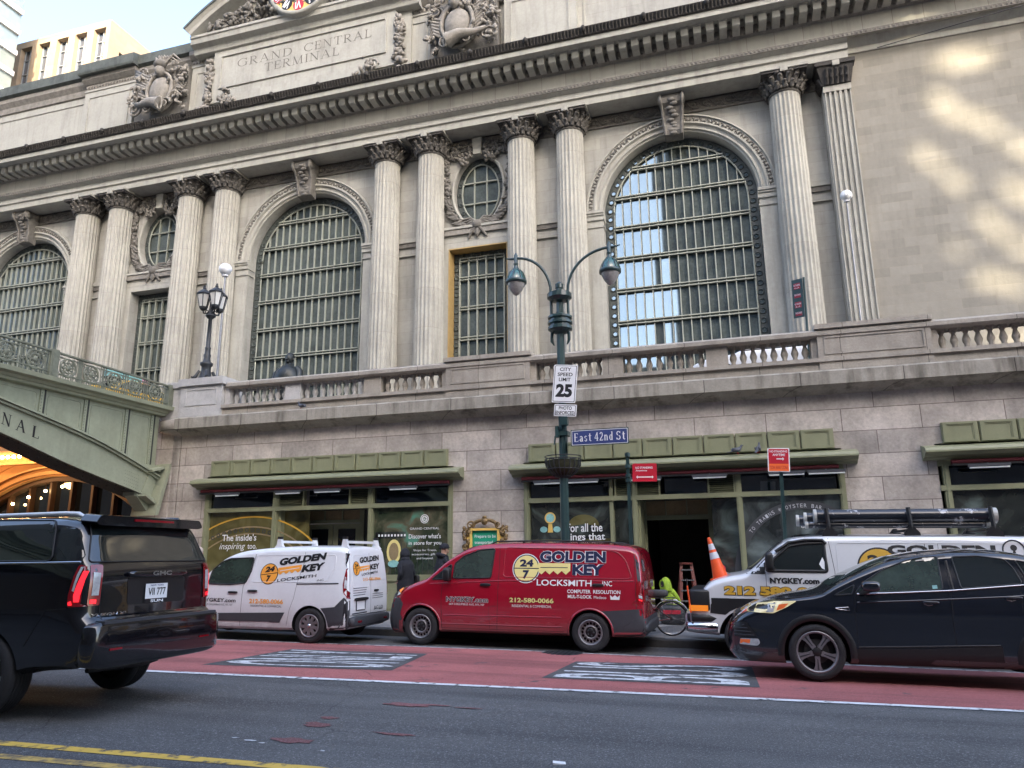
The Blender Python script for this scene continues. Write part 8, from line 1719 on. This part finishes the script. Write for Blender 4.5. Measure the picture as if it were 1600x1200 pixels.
# ---------------------------------------------------------------- distant towers, the building across the street and added sun blockers (behind the camera)
b = MB(); X0_, X1_, Y0_, Y1_, ZH = -150, -102, 90, 104, 96.5
fx = [-122.9+i*4.3 for i in range(-5, 5)]
hs = [[(x, 20), (x+2.7, 20), (x+2.7, 95.2), (x, 95.2)] for x in fx if x+2.7 < X1_-.8]
b.plate([(X0_, -5), (X1_, -5), (X1_, ZH), (X0_, ZH)], hs, Y0_, Y0_+1.2, M['tan']); TN = thing('tan_tower', 'sunlit tan masonry tower with tall window bays rising behind the left end of the attic', 'building', (-125, 97, -5), world=True)
P(b, 'tower_wall', parent=TN)
b = MB(); b.box(X1_-1.2, X1_, Y0_+1.2, Y0_+2.4, -5, ZH, M['tan']); b.box(X1_-1.2, X1_, Y0_+8.5, Y1_+30, -5, ZH, M['tan']); b.box(X1_-1.2, X1_, Y0_+2.4, Y0_+8.5, 91.5, ZH, M['tan']); b.box(X0_, X1_-1.2, Y0_+1.2, Y1_+30, 92, ZH-.3, M['tan']); P(b, 'side_wall', parent=TN)
for x in fx:
    if x+2.7 >= X1_-.8: continue
    b = MB(); b.box(x, x+2.7, Y0_+1.0, Y0_+1.1, 20, 95.2, M['bwin'])
    for i in (0, 1, 2): b.box(x+.05+1.25*i, x+.2+1.25*i, Y0_+.8, Y0_+1.0, 20, 95.2, M['tframe'])
    z = 60
    while z < 95: b.box(x, x+2.7, Y0_+.8, Y0_+1.0, z, z+.1, M['tframe']); z += 3.0
    P(b, 'window_bay', parent=TN)
b = MB(); b.box(X1_-.6, X1_-.5, Y0_+2.4, Y0_+8.5, 20, 91.5, M['bwin'])
for i in range(6): b.box(X1_-.5, X1_-.3, Y0_+2.4+i*1.2, Y0_+2.55+i*1.2, 20, 91.5, M['tframe'])
z = 60
while z < 91: b.box(X1_-.5, X1_-.3, Y0_+2.4, Y0_+8.5, z, z+.1, M['tframe']); z += 3.0
P(b, 'window_bay', parent=TN)
GT = thing('glass_tower', 'tall pale glass tower cut by the left edge of the sky', 'building', (-130, 95, -5), world=True)
b = MB(); b.box(-150, -115.9, 80, 84, -5, 135, M['tank']); P(b, 'curtain_wall', parent=GT)
b = MB(); z = 55
while z < 134: b.box(-150, -115.8, 79.7, 80, z, z+.9, M['white']); b.box(-115.9, -115.5, 79.7, 84, z, z+.9, M['white']); z += 4.1
for i in range(14): x = -116.8-i*2.2; b.box(x, x+.25, 79.8, 80, 40, 135, M['signw'])
P(b, 'floor_band', parent=GT)
# behind the camera: added slabs shade the street, cut openings shape the sun patches
bm_ = mat('blocker_building', (.16, .14, .125), .6, var=.3, vs=.1, brick=(3.4, 3.7, .7, .3, (.2, .175, .15)))  # window-grid colours shared by the added blockers and the street building
YS_ = -200.0
SO = thing('blocker_building', 'very tall dark slab added far behind the viewer to block the sun, with one opening cut in it', 'building', (110, -205, 0), world=True)  # added sun blocker that keeps the station front in shade
def through(x, z, y=33.2): t = (y-YS_)/(-SDIR.y); return x+SDIR.x*t, z+SDIR.z*t
def eh(x, z, rx, rz, tilt, y=33.2):
    X, Z = through(x, z, y); t = radians(tilt)
    q = random.Random(int(x*100+z)); f = [1+.45*q.uniform(-1, 1) for _ in range(14)]
    return [(X+f[k]*rx*cos(a)*cos(t)-f[k]*rz*sin(a)*sin(t), Z+f[k]*rx*cos(a)*sin(t)+f[k]*rz*sin(a)*cos(t)) for k, a in enumerate([2*pi*k/14 for k in range(14)])]
cut = [(through(0, 0)[0]+u, through(0, 0)[1]+v) for u, v in ((4, 3), (17, 3), (17, 29), (4, 29))]; cut2 = [(through(0, 0, 19.5)[0]+u, through(0, 0, 19.5)[1]+v) for u, v in ((2.5, 4), (10.7, 4), (10.7, 9.5), (2.5, 9.5))]  # opening that lets the sun through to the pierced screen
b = MB(); b.plate([(20, -1), (230, -1), (230, 185), (20, 185)], [cut], YS_-.5, YS_, bm_); P(b, 'blocker_slab', parent=SO)
YS_ = -60.0
blobs = [(11.0, 22.75, 1.25, .5, -8), (10.1, 20.5, 1.35, .42, -52), (11.3, 19.5, 1.1, .36, -48), (12.7, 18.1, .9, .45, -40), (9.0, 18.3, .95, .32, -55), (9.9, 17.0, .8, .26, -50), (12.3, 16.1, 1.1, .42, -45), (11.0, 14.9, 1.2, .32, -52), (9.4, 14.1, .6, .2, -35), (12.4, 13.4, 1.2, .34, -28), (10.9, 12.4, 1.1, .36, -30), (8.8, 24.8, .9, .2, -8), (10.9, 10.1, 1.2, .3, -12), (12.8, 11.2, .8, .25, -20)]  # openings shaped as the sun patches on the right wall
blob2 = [(5.95, 5.35, .95, .28, -5), (4.7, 6.3, .65, .12, -5), (6.9, 6.9, .5, .25, 0)]
bl = [(*through(x, z), rx, rz, radians(t)) for x, z, rx, rz, t in blobs]+[(*through(x, z, 19.5), rx, rz, radians(t)) for x, z, rx, rz, t in blob2]
def is_open(X, Z):
    for i, (cx_, cz_, rx, rz, t) in enumerate(bl):
        u = (X-cx_)*cos(t)+(Z-cz_)*sin(t); v_ = -(X-cx_)*sin(t)+(Z-cz_)*cos(t)
        if (u/rx)**2+(v_/rz)**2 < 1+.5*sin(u*3.1+i)*cos(v_*4.3+2*i): return True
    return False
OM = thing('sun_patch_screen', 'slim dark screen added behind the viewer, pierced to throw sun patches on the right wall', 'building', (60, -62, 0), world=True)  # added unseen screen; its openings shape the sun patches
gx0, gx1, gz0, gz1, cs = 50., 66., 50., 82., .22
b = MB(); b.box(44, gx0, YS_-.4, YS_, -1, 92, bm_); b.box(gx1, 78, YS_-.4, YS_, -1, 92, bm_); b.box(gx0, gx1, YS_-.4, YS_, -1, gz0, bm_); b.box(gx0, gx1, YS_-.4, YS_, gz1, 92, bm_)
nz_ = int((gz1-gz0)/cs); vs = []; fs = []
for j in range(nz_+1):
    z = gz0+(gz1-gz0)*j/nz_; i = 0; nx_ = int((gx1-gx0)/cs); run = None
    for i in range(nx_+1):
        x = gx0+(gx1-gx0)*i/nx_; solid = i < nx_ and j < nz_ and not is_open(x+cs/2, z+cs/2)
        if solid and run is None: run = x
        if (not solid) and run is not None:
            b.box(run, x, YS_-.3, YS_-.1, z, z+(gz1-gz0)/nz_, bm_); run = None
P(b, 'blocker_slab', parent=OM); YS_ = -200.0
b = MB(); b.box(-20.5, 20, YS_-4, YS_, -1, 185, bm_); tag(b.build('reflection_tower'), 'slim dark tower added far behind the viewer to darken the window reflections', 'building')  # unseen mass added so the arched windows reflect something dark
b = MB(); b.box(-330, -43, YS_-4, YS_, -1, 185, bm_); tag(b.build('reflection_block'), 'long dark block added far behind the viewer for window reflections, left of the pale gap', 'building')  # unseen mass added to keep the left windows' reflections dark
b = MB(); b.box(-130, 130, -9.5, -9, -1, 22, bm_); tag(b.build('south_side_building'), 'dark masonry building along the near pavement, directly behind the viewer', 'building')

# ---------------------------------------------------------------- groups of look-alikes
for pre, g in (('blocker_building', 'buildings behind the viewer'), ('sun_patch_screen', 'buildings behind the viewer'), ('reflection_tower', 'buildings behind the viewer'), ('reflection_block', 'buildings behind the viewer'), ('south_side_building', 'buildings behind the viewer'),
               ('pigeon', 'pigeons on the podium ledges'), ('person', 'people on the pavement'), ('dome_camera', 'camera domes on poles'), ('parking_sign', 'red no standing signs'), ('sign_post', 'slim green sign posts'), ('street_name_sign', 'street name plates'),
               ('red_van', 'locksmith vans parked along the kerb'), ('white_van', 'locksmith vans parked along the kerb'), ('silver_van', 'locksmith vans parked along the kerb')):
    for o in bpy.data.objects:
        if o.name.split('.')[0] == pre and 'label' in o: o['group'] = g
